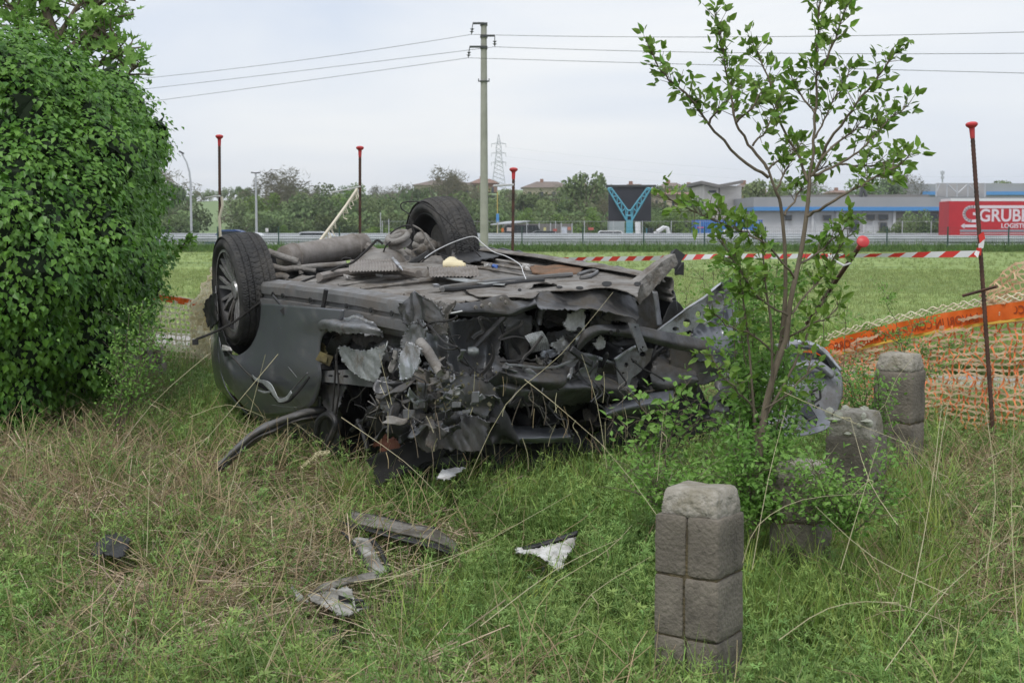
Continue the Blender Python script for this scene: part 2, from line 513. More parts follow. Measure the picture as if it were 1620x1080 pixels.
N_ = 14
for i in range(N_):
    k0, k1 = i / N_, (i + 1) / N_
    c0 = [(b.x + a * pw(k0), b.y + c * pw(k0), b.z + H * k0) for a, c in ((-1, -1), (1, -1), (1, 1), (-1, 1))]
    c1 = [(b.x + a * pw(k1), b.y + c * pw(k1), b.z + H * k1) for a, c in ((-1, -1), (1, -1), (1, 1), (-1, 1))]
    for q in range(4):
        mb.tube([c0[q], c1[q]], .1, 4, False); mb.tube([c0[q], c1[(q + 1) % 4]], .055, 3, False); mb.tube([c0[(q + 1) % 4], c1[q]], .055, 3, False)
mb.build('tower', M['ltmetal'], t)
for k in (.52, .68, .84):
    mb = MB(); z = b.z + H * k
    mb.tube([(b.x - 2.2, b.y, z), (b.x, b.y, z + .5), (b.x + 2.2, b.y, z)], .09, 4); mb.tube([(b.x - 2.2, b.y, z), (b.x + 2.2, b.y, z)], .09, 4)
    for s_ in (-2.1, 2.1): mb.tube([(b.x + s_, b.y, z), (b.x + s_, b.y, z - 1)], .07, 4)
    mb.build('crossarm', M['ltmetal'], t)
mb = MB()
for s_, z_, yy in ((2.1, .84, 238), (2.1, .68, 252), (2.1, .52, 262)):
    a = Vector((b.x + s_, b.y, b.z + H * z_ - 1)); e = P(1700, yy + 40, 420)
    mb.tube([a.lerp(e, k / 10) - Vector((0, 0, 3.2 * 4 * (k / 10) * (1 - k / 10))) for k in range(11)], .025, 3)
mb2 = mb.build('overhead_line', M['ltmetal'])
tag(mb2, 'faint high voltage wires running right from the distant pylon', 'power line')

# concrete power pole
b = P(766, 393, 66); b.z = gz(b.x, 66)
top = P(766, 37, 66)
pole = thing('power_pole', b, 'tall tapering concrete power pole standing behind the overturned car', 'power pole')
mb = MB(); mb.tube([(b.x, b.y, b.z - .1), (b.x, b.y, top.z)], [.2, .135], 14); mb.build('shaft', M['concrete'], pole, 40)
mpp = 66 / FPX
attach = []
for (py, dx, hang) in ((38, -17, 17), (57.5, 17, 17), (75, -22, 17)):
    z = P(766, py, 66).z
    mb = MB(); mb.box((b.x + dx * mpp / 2, b.y - .15, z), (abs(dx) * mpp, .09, .09)); mb.box((b.x, b.y, z - .02), (.33, .34, .12)); mb.build('bracket', M['dkmetal'], pole)
    mb = MB(); x = b.x + dx * mpp; lean = -.07 if dx < 0 else 0
    zb = z - hang * mpp
    mb.tube([(x, b.y - .15, z), (x + lean, b.y - .15, zb)], .02, 5)
    for kk in (.45, .68):
        mb.lathe([(0, 0.02), (.02, .1), (.06, .05), (.09, .03)], 10, Matrix.Translation((x + lean * kk, b.y - .15, z - hang * mpp * kk)) @ Matrix.Rotation(R(90), 4, 'Y'))
    mb.build('insulator', M['dkmetal'], pole)
    attach.append(Vector((x + lean, b.y - .15, zb)))
z = P(766, 129, 66).z
mb = MB(); mb.box((b.x, b.y - .1, z), (.5, .06, .05)); mb.box((b.x, b.y, z), (.36, .38, .05))
for s_ in (-.24, .24): mb.tube([(b.x + s_, b.y - .1, z - .03), (b.x + s_, b.y - .1, z + .12)], .025, 5)
mb.build('bracket', M['dkmetal'], pole)
rights = [(1620, 42, 1100, 62), (1620, 77, 1150, 89), (1620, 115, 1250, 121)]
lefts = [(215, 119, 480, 94), (228, 140, 500, 108), (235, 160, 500, 126)]


def wire(a, e, mid, name_label):
    # parabola through a, mid, e, carried on past the frame edge
    d = e - a
    e2 = a + d * 1.35
    L_ = []
    tm = (mid.x - a.x) / (e2.x - a.x)
    base = a.lerp(e2, tm).z
    sag = (base - mid.z) / max(4 * tm * (1 - tm), .05)
    for k in range(25):
        q = k / 24; p = a.lerp(e2, q); p.z -= 4 * sag * q * (1 - q); L_.append(p)
    mb = MB(); mb.tube(L_, .010, 4); o = mb.build('overhead_line', M['dkmetal']); tag(o, name_label, 'power line', None)


for i, (a, r_, l_) in enumerate(zip(attach, rights, lefts)):
    nm = ['topmost', 'middle', 'lowest'][i]
    wire(a, P(r_[0], r_[1], 52), P(r_[2], r_[3], 60), nm + ' wire running right from the concrete pole across the sky')
    wire(a, P(l_[0], l_[1], 80), P(l_[2], l_[3], 72), nm + ' wire running left from the concrete pole towards the hedge')


# ================================================================== BUILDINGS
def wallm(n, c, r=.8): return mat(n, c, r, c2=tuple(x * .85 for x in c), scale=.5)


M['b_grey'] = wallm('light_grey_panel', (0.62, 0.63, 0.66))
M['b_fascia'] = mat('grey_fascia', (0.3, 0.31, 0.33), .6, c2=(.35, .36, .38), scale=.2)
M['b_blue'] = mat('blue_stripe', (0.07, 0.27, 0.6), .5)
M['b_dark'] = mat('dark_glass', (0.035, 0.045, 0.055), .15)
M['b_recess'] = wallm('recessed_wall', (0.2, 0.19, 0.18))
M['b_white'] = wallm('pale_render', (0.78, 0.74, 0.7))
M['b_beige'] = wallm('beige_render', (0.5, 0.43, 0.32))
M['b_yellow'] = wallm('yellow_render', (0.55, 0.43, 0.22))
M['b_brick'] = wallm('brick_wall', (0.3, 0.17, 0.12))
M['tile'] = mat('roof_tile', (0.16, 0.13, 0.11), .9, c2=(.22, .17, .14), scale=.6)
M['tile2'] = mat('reddish_roof_tile', (0.22, 0.13, 0.095), .9, c2=(.27, .17, .13), scale=.6)


def bx2(mb, px0, py0, px1, py1, Y, depth, yoff=0):
    a = P(px0, py0, Y); c = P(px1, py1, Y)
    mb.box(((a.x + c.x) / 2, Y + depth / 2 + yoff, (a.z + c.z) / 2), (abs(c.x - a.x), depth, abs(a.z - c.z)))


wh = thing('warehouse', P(1400, 380, 190), 'long low light grey warehouse with a blue stripe under its grey roof band', 'warehouse')
mb = MB(); bx2(mb, 1195, 333, 1760, 384, 190, 26); mb.build('wall', M['b_grey'], wh)
mb = MB(); bx2(mb, 1190, 312, 1765, 327.5, 190, 28, -1); mb.build('roof_band', M['b_fascia'], wh)
mb = MB(); bx2(mb, 1190, 327.5, 1765, 333.5, 190, 28.2, -1.1); mb.build('blue_stripe', M['b_blue'], wh)
mb = MB(); bx2(mb, 1255, 308, 1470, 311.8, 192, 10); mb.build('roof_unit', M['b_recess'], wh)
mb = MB(); bx2(mb, 1415, 336, 1760, 378, 190, .3, -.25); mb.build('recessed_bay', M['b_recess'], wh)
for (x0, y0, x1, y1) in ((1240, 340, 1252, 349), (1301, 340, 1314, 349), (1342, 340, 1358, 366), (1370, 339, 1383, 348), (1388, 339, 1404, 348), (1390, 351, 1402, 372), (1465, 338, 1482, 352), (1488, 338, 1505, 352), (1466, 356, 1482, 370)):
    mb = MB(); bx2(mb, x0, y0, x1, y1, 190, .25, -.45); wd = mb.build('window', M['b_recess'], wh)
    mb = MB(); bx2(mb, x0 + 1.2, y0 + 1.2, x1 - 1.2, y1 - 1.2, 190, .1, -.54); mb.build('pane', M['b_dark'], wd)
mb = MB()
for px in (1283, 1322, 1364, 1412, 1462, 1485): bx2(mb, px, 334, px + 3, 384, 190, .4, -.42)
mb.build('pilaster', M['b_grey'], wh)
# chimney figures on its roof: dark bracket
mb = MB(); a = P(1366, 288, 191)
mb.tube([P(1361, 311, 191), P(1364, 300, 191), P(1364, 289, 191)], .25, 6); mb.tube([P(1371, 311, 191), P(1366, 300, 191)], .2, 6)
mb.build('roof_vent', M['dkmetal'], wh)

w2 = thing('warehouse', P(1560, 350, 290), 'farther grey warehouse with a blue stripe showing above the roof of the near one', 'warehouse')
mb = MB(); bx2(mb, 1408, 291, 1485, 318, 300, 30); bx2(mb, 1556, 290, 1800, 318, 290, 30); mb.build('wall', M['b_fascia'], w2)
mb = MB(); bx2(mb, 1460, 303, 1485, 308.5, 299.5, .4); bx2(mb, 1558, 303, 1802, 308.5, 289.5, .4); mb.build('blue_stripe', M['b_blue'], w2)

fr = thing('roof_billboard', P(1520, 311, 188), 'back of a large billboard on white truss legs standing on the warehouse roof', 'billboard')
mb = MB(); bx2(mb, 1482, 290, 1560, 311, 193, .3); mb.build('panel', mat('billboard_back', (.33, .33, .34), .8, c2=(.42, .41, .4), scale=.3), fr)
mb = MB()
def bar(x0, y0, x1, y1, r, Y=192): mb.tube([P(x0, y0, Y), P(x1, y1, Y)], r, 4)
for x in (1481, 1498, 1514, 1531, 1547, 1558): bar(x, 311.5, x, 290, .09)
bar(1481, 290, 1558, 290, .08); bar(1498, 291, 1514, 305, .08); bar(1531, 291, 1516, 305, .08); bar(1531, 291, 1547, 305, .08); bar(1481, 305, 1487, 291, .1)
mb.build('truss', M['ltmetal'], fr)

# radio mast
b = P(1491, 300, 330); t = thing('radio_mast', b, 'slim grey radio mast with antenna boxes above the far warehouse', 'mast')
mb = MB(); mb.tube([P(1491, 310, 330), P(1491, 270, 330)], .18, 6); mb.build('mast_pole', M['ltmetal'], t)
mb = MB(); bx2(mb, 1488.5, 271, 1493.5, 276, 330, .7, -.4); bx2(mb, 1489, 279, 1493, 283, 330, .7, -.4); mb.build('antenna', M['ltmetal'], t)

# white building with butterfly roof
wb = thing('pale_building', P(1150, 372, 205), 'pale narrow building with a butterfly roof and a dark slot window', 'building')
mb = MB(); bx2(mb, 1114, 293, 1136, 384, 205, 14); bx2(mb, 1139, 294, 1172, 384, 205.6, 14); mb.build('wall', M['b_white'], wb)
mb = MB(); bx2(mb, 1136, 293, 1139, 384, 205, 12, 1.2); mb.build('joint', M['b_dark'], wb)
for q in (((1109.5, 286), (1137.5, 292)), ((1137.5, 292), (1176, 285))):
    (x0, y0), (x1, y1) = q
    a = P(x0, y0, 203.5); c = P(x1, y1, 203.5); mb = MB()
    vs = []
    for p in (a, c):
        for dy in (0, 17):
            for dz in (0, -.45): vs.append((p.x, p.y + dy, p.z + dz))
    mb.add(vs, [(0, 4, 6, 2), (1, 3, 7, 5), (0, 1, 5, 4), (2, 6, 7, 3), (0, 2, 3, 1), (4, 5, 7, 6)]); mb.build('roof', M['b_recess'], wb)
mb = MB(); bx2(mb, 1121, 301, 1133, 305, 204.9, .3, -.1); mb.build('window', M['b_dark'], wb)


def house(px0, px1, pe, pr, pb, Y, dep, wallmat, roofmat, label, wins=3, kind='hip', name='house'):
    a = P(px0, pe, Y); c = P(px1, pe, Y); zb = P(px0, pb, Y).z; zr = P(px0, pr, Y).z
    h = thing(name, ((a.x + c.x) / 2, Y, zb), label, 'house')
    mb = MB(); mb.box(((a.x + c.x) / 2, Y + dep / 2, (zb + a.z) / 2), (c.x - a.x, dep, a.z - zb)); mb.build('wall', wallmat, h)
    o = .6; x0, x1, y0, y1 = a.x - o, c.x + o, Y - o, Y + dep + o
    ins = min((x1 - x0) * .3, dep * .5) if kind == 'hip' else 0
    ze = a.z + .02
    vs = [(x0, y0, ze), (x1, y0, ze), (x1, y1, ze), (x0, y1, ze), (x0 + ins, (y0 + y1) / 2, zr), (x1 - ins, (y0 + y1) / 2, zr)]
    mb = MB(); mb.add(vs, [(0, 1, 5, 4), (2, 3, 4, 5), (1, 2, 5), (3, 0, 4), (3, 2, 1, 0)]); r_ = mb.build('roof', roofmat, h)
    mb = MB(); mb.box((x0 + (x1 - x0) * .4, (y0 + y1) / 2 - .5, zr), (.8, .8, 1.2)); mb.build('chimney', M['b_brick'], r_)
    if wins:
        wm = MB(); wm.box((0, 0, 0), ((c.x - a.x) / wins * .3, .1, 1.3)); me = wm.build('window', M['b_dark'], mesh_only=True)
        for i in range(wins):
            ow = bpy.data.objects.new('window', me); COL.objects.link(ow); ow.parent = h
            ow.location = ((i + .5) / wins * (c.x - a.x) - (c.x - a.x) / 2, -.04, a.z - zb - 1.6)
    return h


house(655, 748, 293, 284, 302, 330, 14, M['b_beige'], M['tile'], 'wide low house with a dark hipped roof behind the trees, left of the concrete pole', 5)
house(745, 786, 290, 282, 304, 345, 12, M['b_brick'], M['tile2'], 'brick house with a brown roof right beside the concrete pole', 3)
house(828, 905, 297, 286, 308, 330, 14, M['b_beige'], M['tile'], 'beige house with a grey brown roof behind the trees right of the concrete pole', 4)
house(905, 962, 301, 293, 312, 350, 14, M['b_beige'], M['tile'], 'low house with dark roof left of the big screen billboard', 3)
house(1032, 1112, 308, 303, 330, 240, 12, M['b_beige'], M['tile2'], 'long beige building with a reddish roof between the screen billboard and the pale narrow building', 6, 'gable')
house(985, 1028, 300, 290, 312, 300, 12, M['b_yellow'], M['tile'], 'house with a hipped roof rising right behind the screen billboard', 2)
house(1047, 1085, 298, 288, 306, 300, 12, M['b_beige'], M['tile'], 'house with a pyramid roof above the long beige building', 3)
house(1085, 1108, 299, 292, 306, 310, 10, M['b_white'], M['tile2'], 'small house beside the pyramid roof, left of the pale narrow building', 2)
house(1176, 1196, 296, 290, 330, 230, 10, M['b_yellow'], M['tile'], 'yellow house just right of the pale narrow building', 2)
house(1196, 1250, 306, 302, 330, 280, 12, M['b_brick'], M['tile'], 'low brick house behind the sapling stems', 4)
house(1320, 1350, 305, 300, 318, 330, 12, M['b_brick'], M['tile2'], 'far brick house showing above the warehouse roof', 2)

# screen billboard on V truss
sb = thing('screen_billboard', P(996, 372, 140), 'big dark screen billboard on a light blue V shaped truss and post', 'billboard')
mb = MB(); bx2(mb, 963, 296, 1030, 350, 141, .5); mb.build('screen', mat('dark_screen', (.022, .024, .034), .5), sb)
mb = MB(); bx2(mb, 959, 292.5, 1038, 296, 140.8, .9); mb.build('top_beam', M['dkmetal'], sb)
M['cyan'] = mat('light_blue_steel', (0.1, 0.36, 0.47), .5)
mb = MB(); bx2(mb, 990.5, 348, 1000.5, 378, 140, .6, -.4); mb.build('post', M['cyan'], sb)
for sgn in (-1, 1):
    mb = MB(); cx = 995.5
    i0 = (cx + sgn * 2.5, 349 if 0 else 333); o0 = (cx + sgn * 5, 348)
    i1 = (cx + sgn * 28.5, 297.5); o1 = (cx + sgn * 34, 298.5)
    YY = 140.1
    mb.tube([P(*i0, YY), P(*i1, YY)], .085, 4); mb.tube([P(*o0, YY), P(*o1, YY)], .085, 4); mb.tube([P(*i1, YY), P(*o1, YY)], .085, 4)
    prev = None
    for k in range(9):
        q = k / 8
        a = (i0[0] + (i1[0] - i0[0]) * q, i0[1] + (i1[1] - i0[1]) * q); c = (o0[0] + (o1[0] - o0[0]) * q, o0[1] + (o1[1] - o0[1]) * q)
        cur = a if k % 2 else c
        if prev: mb.tube([P(*prev, YY), P(*cur, YY)], .06, 4)
        prev = cur
    mb.tube([P(cx, 341, YY), P(cx + sgn * 5, 341, YY)], .08, 4); mb.tube([P(cx, 333, YY), P(cx + sgn * 2.5, 333, YY)], .08, 4)
    mb.tube([P(cx + sgn * 2.5, 333, YY), P(cx + sgn * 4, 348, YY)], .07, 4)
    mb.build('truss_arm', M['cyan'], sb)

# parking canopy
cp = thing('parking_canopy', P(845, 372, 152), 'long low parking canopy on pale posts beyond the guardrail', 'canopy')
mb = MB(); a = P(776, 354.5, 150); c = P(915, 351, 150)
mb.add([(a.x, 150, a.z), (c.x - 6, 150, c.z), (c.x - 5, 156, c.z + .15), (a.x + 2, 156, c.z + .1), (a.x, 150, a.z - .12), (c.x - 6, 150, c.z - .12), (c.x - 5, 156, c.z + .03), (a.x + 2, 156, c.z - .02)],
       [(0, 1, 2, 3), (7, 6, 5, 4), (0, 4, 5, 1), (1, 5, 6, 2), (2, 6, 7, 3), (3, 7, 4, 0)])
mb.build('roof', M['ltmetal'], cp)
for px in (795, 817, 835, 853, 871, 888, 905):
    mb = MB(); bx2(mb, px - .8, 353, px + .8, 380, 151.5, .12); mb.build('post', M['ltmetal'], cp)
mb = MB(); bx2(mb, 797, 354, 905, 380, 157, .2); mb.build('back_wall', M['b_recess'], cp)
SG = [('orange hazard sign hanging on the yard fence by the concrete pole', 793, 361, 797, 367, (.7, .2, .05)), ('pale red-edged notice on the yard fence left of the canopy car', 802, 360, 812, 366, (.6, .5, .48)),
      ('small yellow notice on the yard fence under the canopy', 860, 360, 864, 365, (.6, .55, .25)), ('blue and white poster panel under the right end of the canopy', 889, 359, 897, 373, (.62, .66, .75)),
      ('small red notice on the yard fence beside the blue poster', 875, 362, 881, 366, (.5, .12, .1)), ('red and white notice on the yard fence right of the canopy', 931, 360, 939, 364, (.55, .15, .12)),
      ('small orange notice plate under the right end of the canopy', 898, 359, 903, 364, (.6, .25, .18))]
for lb, x0, y0, x1, y1, c in SG:
    mb = MB(); bx2(mb, x0, y0, x1, y1, 120.6, .08); tag(mb.build('notice_board', mat('notice', c, .6, c2=tuple(q * .8 for q in c), scale=3)), lb, 'sign')
# blue parking sign on a pole
t = thing('road_sign', P(787, 372, 145), 'blue square sign on a tall yellow post beside the concrete pole', 'sign')
mb = MB(); bx2(mb, 786.2, 304, 787.6, 385, 145, .15); mb.build('post', mat('yellow_post', (.55, .42, .12), .6), t)
mb = MB(); bx2(mb, 785, 338, 789.5, 352, 144.7, .1); mb.build('sign_plate', M['b_blue'], t)
t = thing('road_sign', P(422, 372, 125), 'small round white sign on a short post right of the straight lamp', 'sign')
mb = MB(); bx2(mb, 421.6, 366, 422.6, 385, 125, .08); mb.build('post', M['dkmetal'], t)
mb = MB(); bx2(mb, 420, 361, 424.4, 367, 124.9, .06); mb.build('sign_plate', M['paint_white'], t)
for px, y0, lb in ((602, 336, 'thin pale post in front of the far hedge, taller of two'), (615, 346, 'thin pale post in front of the far hedge, shorter of two')):
    mb = MB(); bx2(mb, px - .7, y0, px + .7, 378, 140, .15); tag(mb.build('marker_post', M['ltmetal']), lb, 'post')
# blue hoarding container
bc = thing('blue_hoarding', P(1150, 372, 150), 'bright blue site container behind the yard fence, left of the warehouse', 'container')
mb = MB(); bx2(mb, 1100, 348, 1206, 384, 152, 3); mb.build('body', M['b_blue'] if 0 else mat('container_blue', (.02, .07, .36), .6, c2=(.03, .09, .42), scale=.4), bc)
for px in (1103, 1109):
    mb = MB(); bx2(mb, px, 359, px + 4, 361, 151.9, .1); mb.build('notice', mat('pink_notice', (.6, .1, .25), .6), bc)
mb = MB()
for k in range(36): bx2(mb, 1101 + k * 2.9, 349, 1102 + k * 2.9, 384, 151.92, .08)
mb.build('rib', M['b_blue'], bc)

# ================================================================== VEHICLES FAR AWAY
M['glass'] = mat('car_glass', (.02, .025, .03), .1)


def side_car(name, cx, Y, z0, length, height, wid, body, label, cat='car', prof=None, face=1, group=None):
    t = thing(name, (cx, Y, z0), label, cat, group)
    if prof is None:
        prof = [(0, .3), (0, .62), (.04, .66), (.22, .7), (.34, .97), (.42, 1), (.68, 1), (.82, .93), (.93, .7), (1, .64), (1, .3)]
    def ring(y): return [(cx + face * (u - .5) * length, y, z0 + v * height) for u, v in prof]
    n = len(prof); mb = MB()
    vs = ring(Y - wid / 2) + ring(Y + wid / 2)
    mb.add(vs, [tuple(range(n)), tuple(reversed(range(n, 2 * n)))] + [(i, (i + 1) % n, n + (i + 1) % n, n + i) for i in range(n)])
    mb.build('body', body, t, 30)
    mb = MB()
    xs = sorted([(u, v) for u, v in prof if v > .8])
    ux0, ux1 = xs[0][0], xs[-1][0]
    vs = [(cx + face * (u - .5) * length, Y - wid / 2 - .01, z0 + v * height) for u, v in ((ux0 - .05, .72), (ux0 + .02, .93), (ux1 - .02, .93), (ux1 + .04, .72))]
    mb.add(vs, [(0, 1, 2, 3)]); mb.build('window', M['glass'], t)
    for u in (.2, .8):
        mb = MB(); mb.lathe([(-.1, 0), (-.1, .2), (-.08, .32), (.08, .32), (.1, .2), (.1, 0)], 16, Matrix.Translation((cx + face * (u - .5) * length, Y - wid / 2 + .05, z0 + .32)) @ Matrix.Rotation(R(90), 4, 'Z'))
        mb.build('wheel', M['rubber'], t)
    return t


pr_van = [(0, .2), (0, .9), (.05, 1), (.7, 1), (.84, .62), (1, .5), (1, .2)]
sv = mat('silver_paint', (.55, .57, .6), .35, .3); wt = mat('white_car_paint', (.72, .73, .75), .4); dk = mat('dark_car_paint', (.02, .022, .026), .35)
side_car('parked_car', P(492, 372, 101).x, 101, ZR, 4.1, 1.5, 1.7, sv, 'silver car driving behind the guardrail, left of the slanting white cord')
side_car('parked_car', P(398, 372, 109).x, 109, ZR, 4.0, 1.38, 1.7, wt, 'white car low behind the guardrail just right of the near wheel', face=-1)
side_car('parked_car', P(353, 372, 101).x, 103, ZR, 3.2, 1.62, 1.7, mat('blue_car_paint', (.03, .07, .22), .4), 'dark blue car behind the guardrail at the foot of the left red-capped stake')
side_car('delivery_van', P(835, 372, 148).x, 148.5, ZR, 4.8, 1.95, 1.9, dk, 'dark off-road car parked under the canopy', 'car', [(0, .2), (0, .9), (.05, 1), (.7, 1), (.78, .66), (1, .6), (1, .2)])
side_car('parked_car', P(857, 372, 135).x, 135, ZR, 4.2, 1.42, 1.7, mat('grey_car_far', (.1, .11, .12), .3), 'low dark grey car in front of the canopy, beside the off-road car')
side_car('delivery_van', P(972, 372, 128).x, 128, ZR, 2.8, 1.45, 1.7, wt, 'small white van with red lettering band left of the billboard post', 'van', pr_van)
a = P(972, 372, 128); mb = MB(); mb.box((a.x - .45, 128 - .87, .55), (1.4, .02, .32)); tag(mb.build('van_graphic', M['tape_r']), 'red graphic band on the small white van', 'decal')
bpy.data.objects['van_graphic'].parent = [o for o in COL.objects if o.get('label', '').startswith('small white van with red')][0]
o = bpy.data.objects['van_graphic']; o.location = -wloc(o.parent); del o['label']; del o['category']
side_car('delivery_van', P(1172, 372, 128).x, 128, ZR, 3.0, 1.55, 1.7, wt, 'white van parked in front of the blue site container', 'van', pr_van)
# small loader
t = thing('mini_excavator', P(1035, 372, 130), 'small white excavator with folded arm beside the billboard post', 'excavator')
mb = MB(); bx2(mb, 1024, 361, 1034, 372, 130, 1.2); mb.build('cab', M['glass'], t)
mb = MB(); bx2(mb, 1034, 366, 1046, 374, 130, 1.3); bx2(mb, 1020, 370, 1052, 375, 130, 1.4); mb.build('body', wt, t)
mb = MB(); mb.tube([P(1040, 367, 130), P(1050, 360, 130), P(1056, 361, 130), P(1058, 371, 130)], [.22, .2, .18, .2], 6); mb.build('arm', wt, t)
mb = MB(); mb.lathe([(-.2, 0), (-.2, .28), (.2, .28), (.2, 0)], 14, Matrix.Translation(P(1048, 372, 129.8)) @ Matrix.Rotation(R(90), 4, 'Z')); mb.build('wheel', M['rubber'], t)
mb = MB(); mb.tube([P(1010, 378, 128), P(1009, 351, 128)], .25, 8); tag(mb.build('wrapped_post', wt), 'white wrapped post with orange patch right of the billboard post', 'post')
mb = MB(); bx2(mb, 964, 350, 988, 372, 150, 3); tag(mb.build('site_office', mat('pale_glass', (.35, .4, .42), .4)), 'small glazed office hut below the screen billboard', 'hut')

# ------------------------------------------------------------------ red trailer
TY = 107.0
k = TY / FPX
tx0 = P(1501, 350, TY).x
tz = ZR
TL = 13.6
tr = thing('lorry_trailer', (tx0 + TL / 2, TY, tz), 'red curtain-sided lorry trailer with white lettering on the highway', 'lorry')
M['t_red'] = mat('red_curtain', (0.55, 0.02, 0.03), .5, c2=(.47, .018, .028), scale=.8, bump=.15, bscale=1.5)
zc0, zc1 = P(1501, 374, TY).z, P(1501, 318.5, TY).z
mb = MB(); mb.box((tx0 + TL / 2, TY + 1.25, (zc0 + zc1) / 2), (TL, 2.5, zc1 - zc0)); mb.build('curtain', M['t_red'], tr)
mb = MB(); mb.box((tx0 + TL / 2 + .05, TY + 1.25, zc1 + .11), (TL - .1, 2.48, .2)); mb.build('roof', M['paint_white'], tr)
mb = MB(); mb.box((tx0 + TL / 2, TY + 1.25, zc0 - .09), (TL, 2.5, .14)); mb.build('bed_edge', M['ltmetal'], tr)
mb = MB(); mb.box((tx0 + TL / 2 + .4, TY - .012, zc0 + .42), (TL - .9, .02, .17)); mb.build('grey_stripe', mat('grey_stripe', (.3, .32, .36), .5), tr)
mb = MB(); mb.box((tx0 + TL / 2 + .4, TY - .012, zc0 + .22), (TL - .9, .02, .06)); mb.build('white_stripe', mat('pale_stripe', (.6, .5, .52), .5), tr)
wl = MB(); wl.lathe([(-.17, 0), (-.17, .25), (-.14, .3), (-.14, .5), (.14, .5), (.17, .3), (.17, 0)], 24, Matrix.Rotation(R(90), 4, 'Z')); wme = wl.build('wheel', M['rubber'], mesh_only=True)
for x in (2.2, 3.5, 4.8):
    for y in (.2, 2.3):
        o = bpy.data.objects.new('wheel', wme); COL.objects.link(o); o.parent = tr; o.location = (-TL / 2 + x, y, .5)
mb = MB(); mb.box((tx0 + TL / 2, TY + 1.25, tz + .72), (TL - .3, 1.0, .25)); mb.box((tx0 + 7.8, TY + .3, tz + .55), (3.5, .1, .5)); mb.build('chassis', M['dkmetal'], tr)


def text_obj(s_, name, size, loc, m, parent, rot=(math.pi / 2, 0, 0), ext=.004, mirror=False, offset=0.0, space=1.0, sx=1.0):
    cu = bpy.data.curves.new(name, 'FONT'); cu.body = s_; cu.size = size; cu.extrude = ext; cu.offset = offset; cu.space_character = space
    o = bpy.data.objects.new(name, cu); COL.objects.link(o)
    dg = bpy.context.evaluated_depsgraph_get()
    me = bpy.data.meshes.new_from_object(o.evaluated_get(dg)); bpy.data.objects.remove(o)
    me.materials.clear(); me.materials.append(m)
    o = bpy.data.objects.new(name, me); COL.objects.link(o); o.parent = parent
    o.location = Vector(loc) - (wloc(parent) if parent else Vector()); o.rotation_euler = rot; o.scale = (sx * (-1 if mirror else 1), 1, 1)
    return o


ltr = mat('white_lettering', (.75, .66, .7), .5)
ps = P(1550, 347.5, TY)
text_obj('GRUBER', 'lettering', (350 - 331) * k / .70 * 1.0, (P(1548.5, 349.5, TY).x, TY - .015, P(1550, 350, TY).z), ltr, tr, offset=.03, sx=.93)
text_obj('LOGISTICS', 'lettering', (360 - 353) * k / .70, (P(1583.5, 360.3, TY).x, TY - .015, P(1550, 360.5, TY).z), ltr, tr, offset=.014)
# arrow-ended S shaped emblem and long top bar
mb = MB()
def ribbon(pts, wd):
    pts = [P(x, y, TY) for x, y in pts]
    for i in range(len(pts) - 1):
        a, c = pts[i], pts[i + 1]; d = (c - a).normalized(); n = Vector((-d.z, 0, d.x)) * wd / 2
        e = d * wd * .2
        mb.add([(v.x, TY - .02, v.z) for v in (a - n - e, a + n - e, c + n + e, c - n + e)], [(0, 1, 2, 3)])
arc = [(1700, 327.3), (1540, 327.3)] + [(1537 - 12 * math.sin(q), 338.5 - 11.2 * math.cos(q)) for q in np.linspace(.1, math.pi - .1, 9)] + [(1546, 349.5)]
ribbon(arc, 4.6 * k)
ribbon([(1540, 338.2), (1547, 338.2), (1547, 357.5), (1526, 357.5)], 4.4 * k)
mb.add([(P(x, y, TY).x, TY - .02, P(x, y, TY).z) for x, y in ((1526, 353), (1519.5, 357.5), (1526, 362))], [(0, 1, 2)])
mb.build('emblem', ltr, tr)


# ================================================================== FAR TREES
def crown_mesh(name, seed, n, leaf, m, lobes=9, sparse=False, wide=1.0):
    """unit crown: height 1, base at z 0"""
    rg = random.Random(seed)
    nr = np.random.RandomState(seed)
    L_ = []
    for i in range(lobes):
        z = rg.uniform(.25, .88); rr = (1 - abs(z - .5) * 1.1) * .42 * wide
        an = rg.uniform(0, 6.28); L_.append((rr * math.cos(an) * rg.uniform(.3, 1), rr * math.sin(an) * rg.uniform(.3, 1), z, rg.uniform(.13, .26)))
    vs = []; fs = []
    for i in range(n):
        x, y, z, r = L_[rg.randrange(lobes)]
        d = nr.normal(size=3); d /= np.linalg.norm(d); q = r * (rg.random() ** .33) * (1.15 if sparse else 1)
        c = np.array([x, y, z]) + d * q
        a = nr.normal(size=3); a /= np.linalg.norm(a); b_ = np.cross(a, nr.normal(size=3)); b_ /= np.linalg.norm(b_)
        s_ = leaf * rg.uniform(.5, 1.3)
        if sparse:
            k = len(vs); vs += [c - a * s_ * 2.2, c + a * s_ * 2.2 + np.array([0, 0, s_]), c + b_ * s_ * .13]; fs.append((k, k + 1, k + 2))
        else:
            k = len(vs); vs += [c - a * s_, c + b_ * s_ * .7, c + a * s_, c - b_ * s_ * .7]; fs.append((k, k + 1, k + 2, k + 3))
    me = bpy.data.meshes.new(name); me.from_pydata([tuple(v) for v in vs], [], fs); me.materials.append(m); return me


def trunk_mesh(seed, n=6):
    rg = random.Random(seed); mb = MB()
    mb.tube([(0, 0, -.02), (.01, 0, .3), (0, .01, .6)], [.028, .022, .012], 6)
    for i in range(n):
        an = i * 2.4; z = rg.uniform(.2, .5); q = rg.uniform(.15, .3)
        mb.tube([(0, 0, z), (math.cos(an) * q * .5, math.sin(an) * q * .5, z + .15), (math.cos(an) * q, math.sin(an) * q, z + .38)], [.014, .009, .003], 4)
    return mb.build('trunk', M['bark'], mesh_only=True)


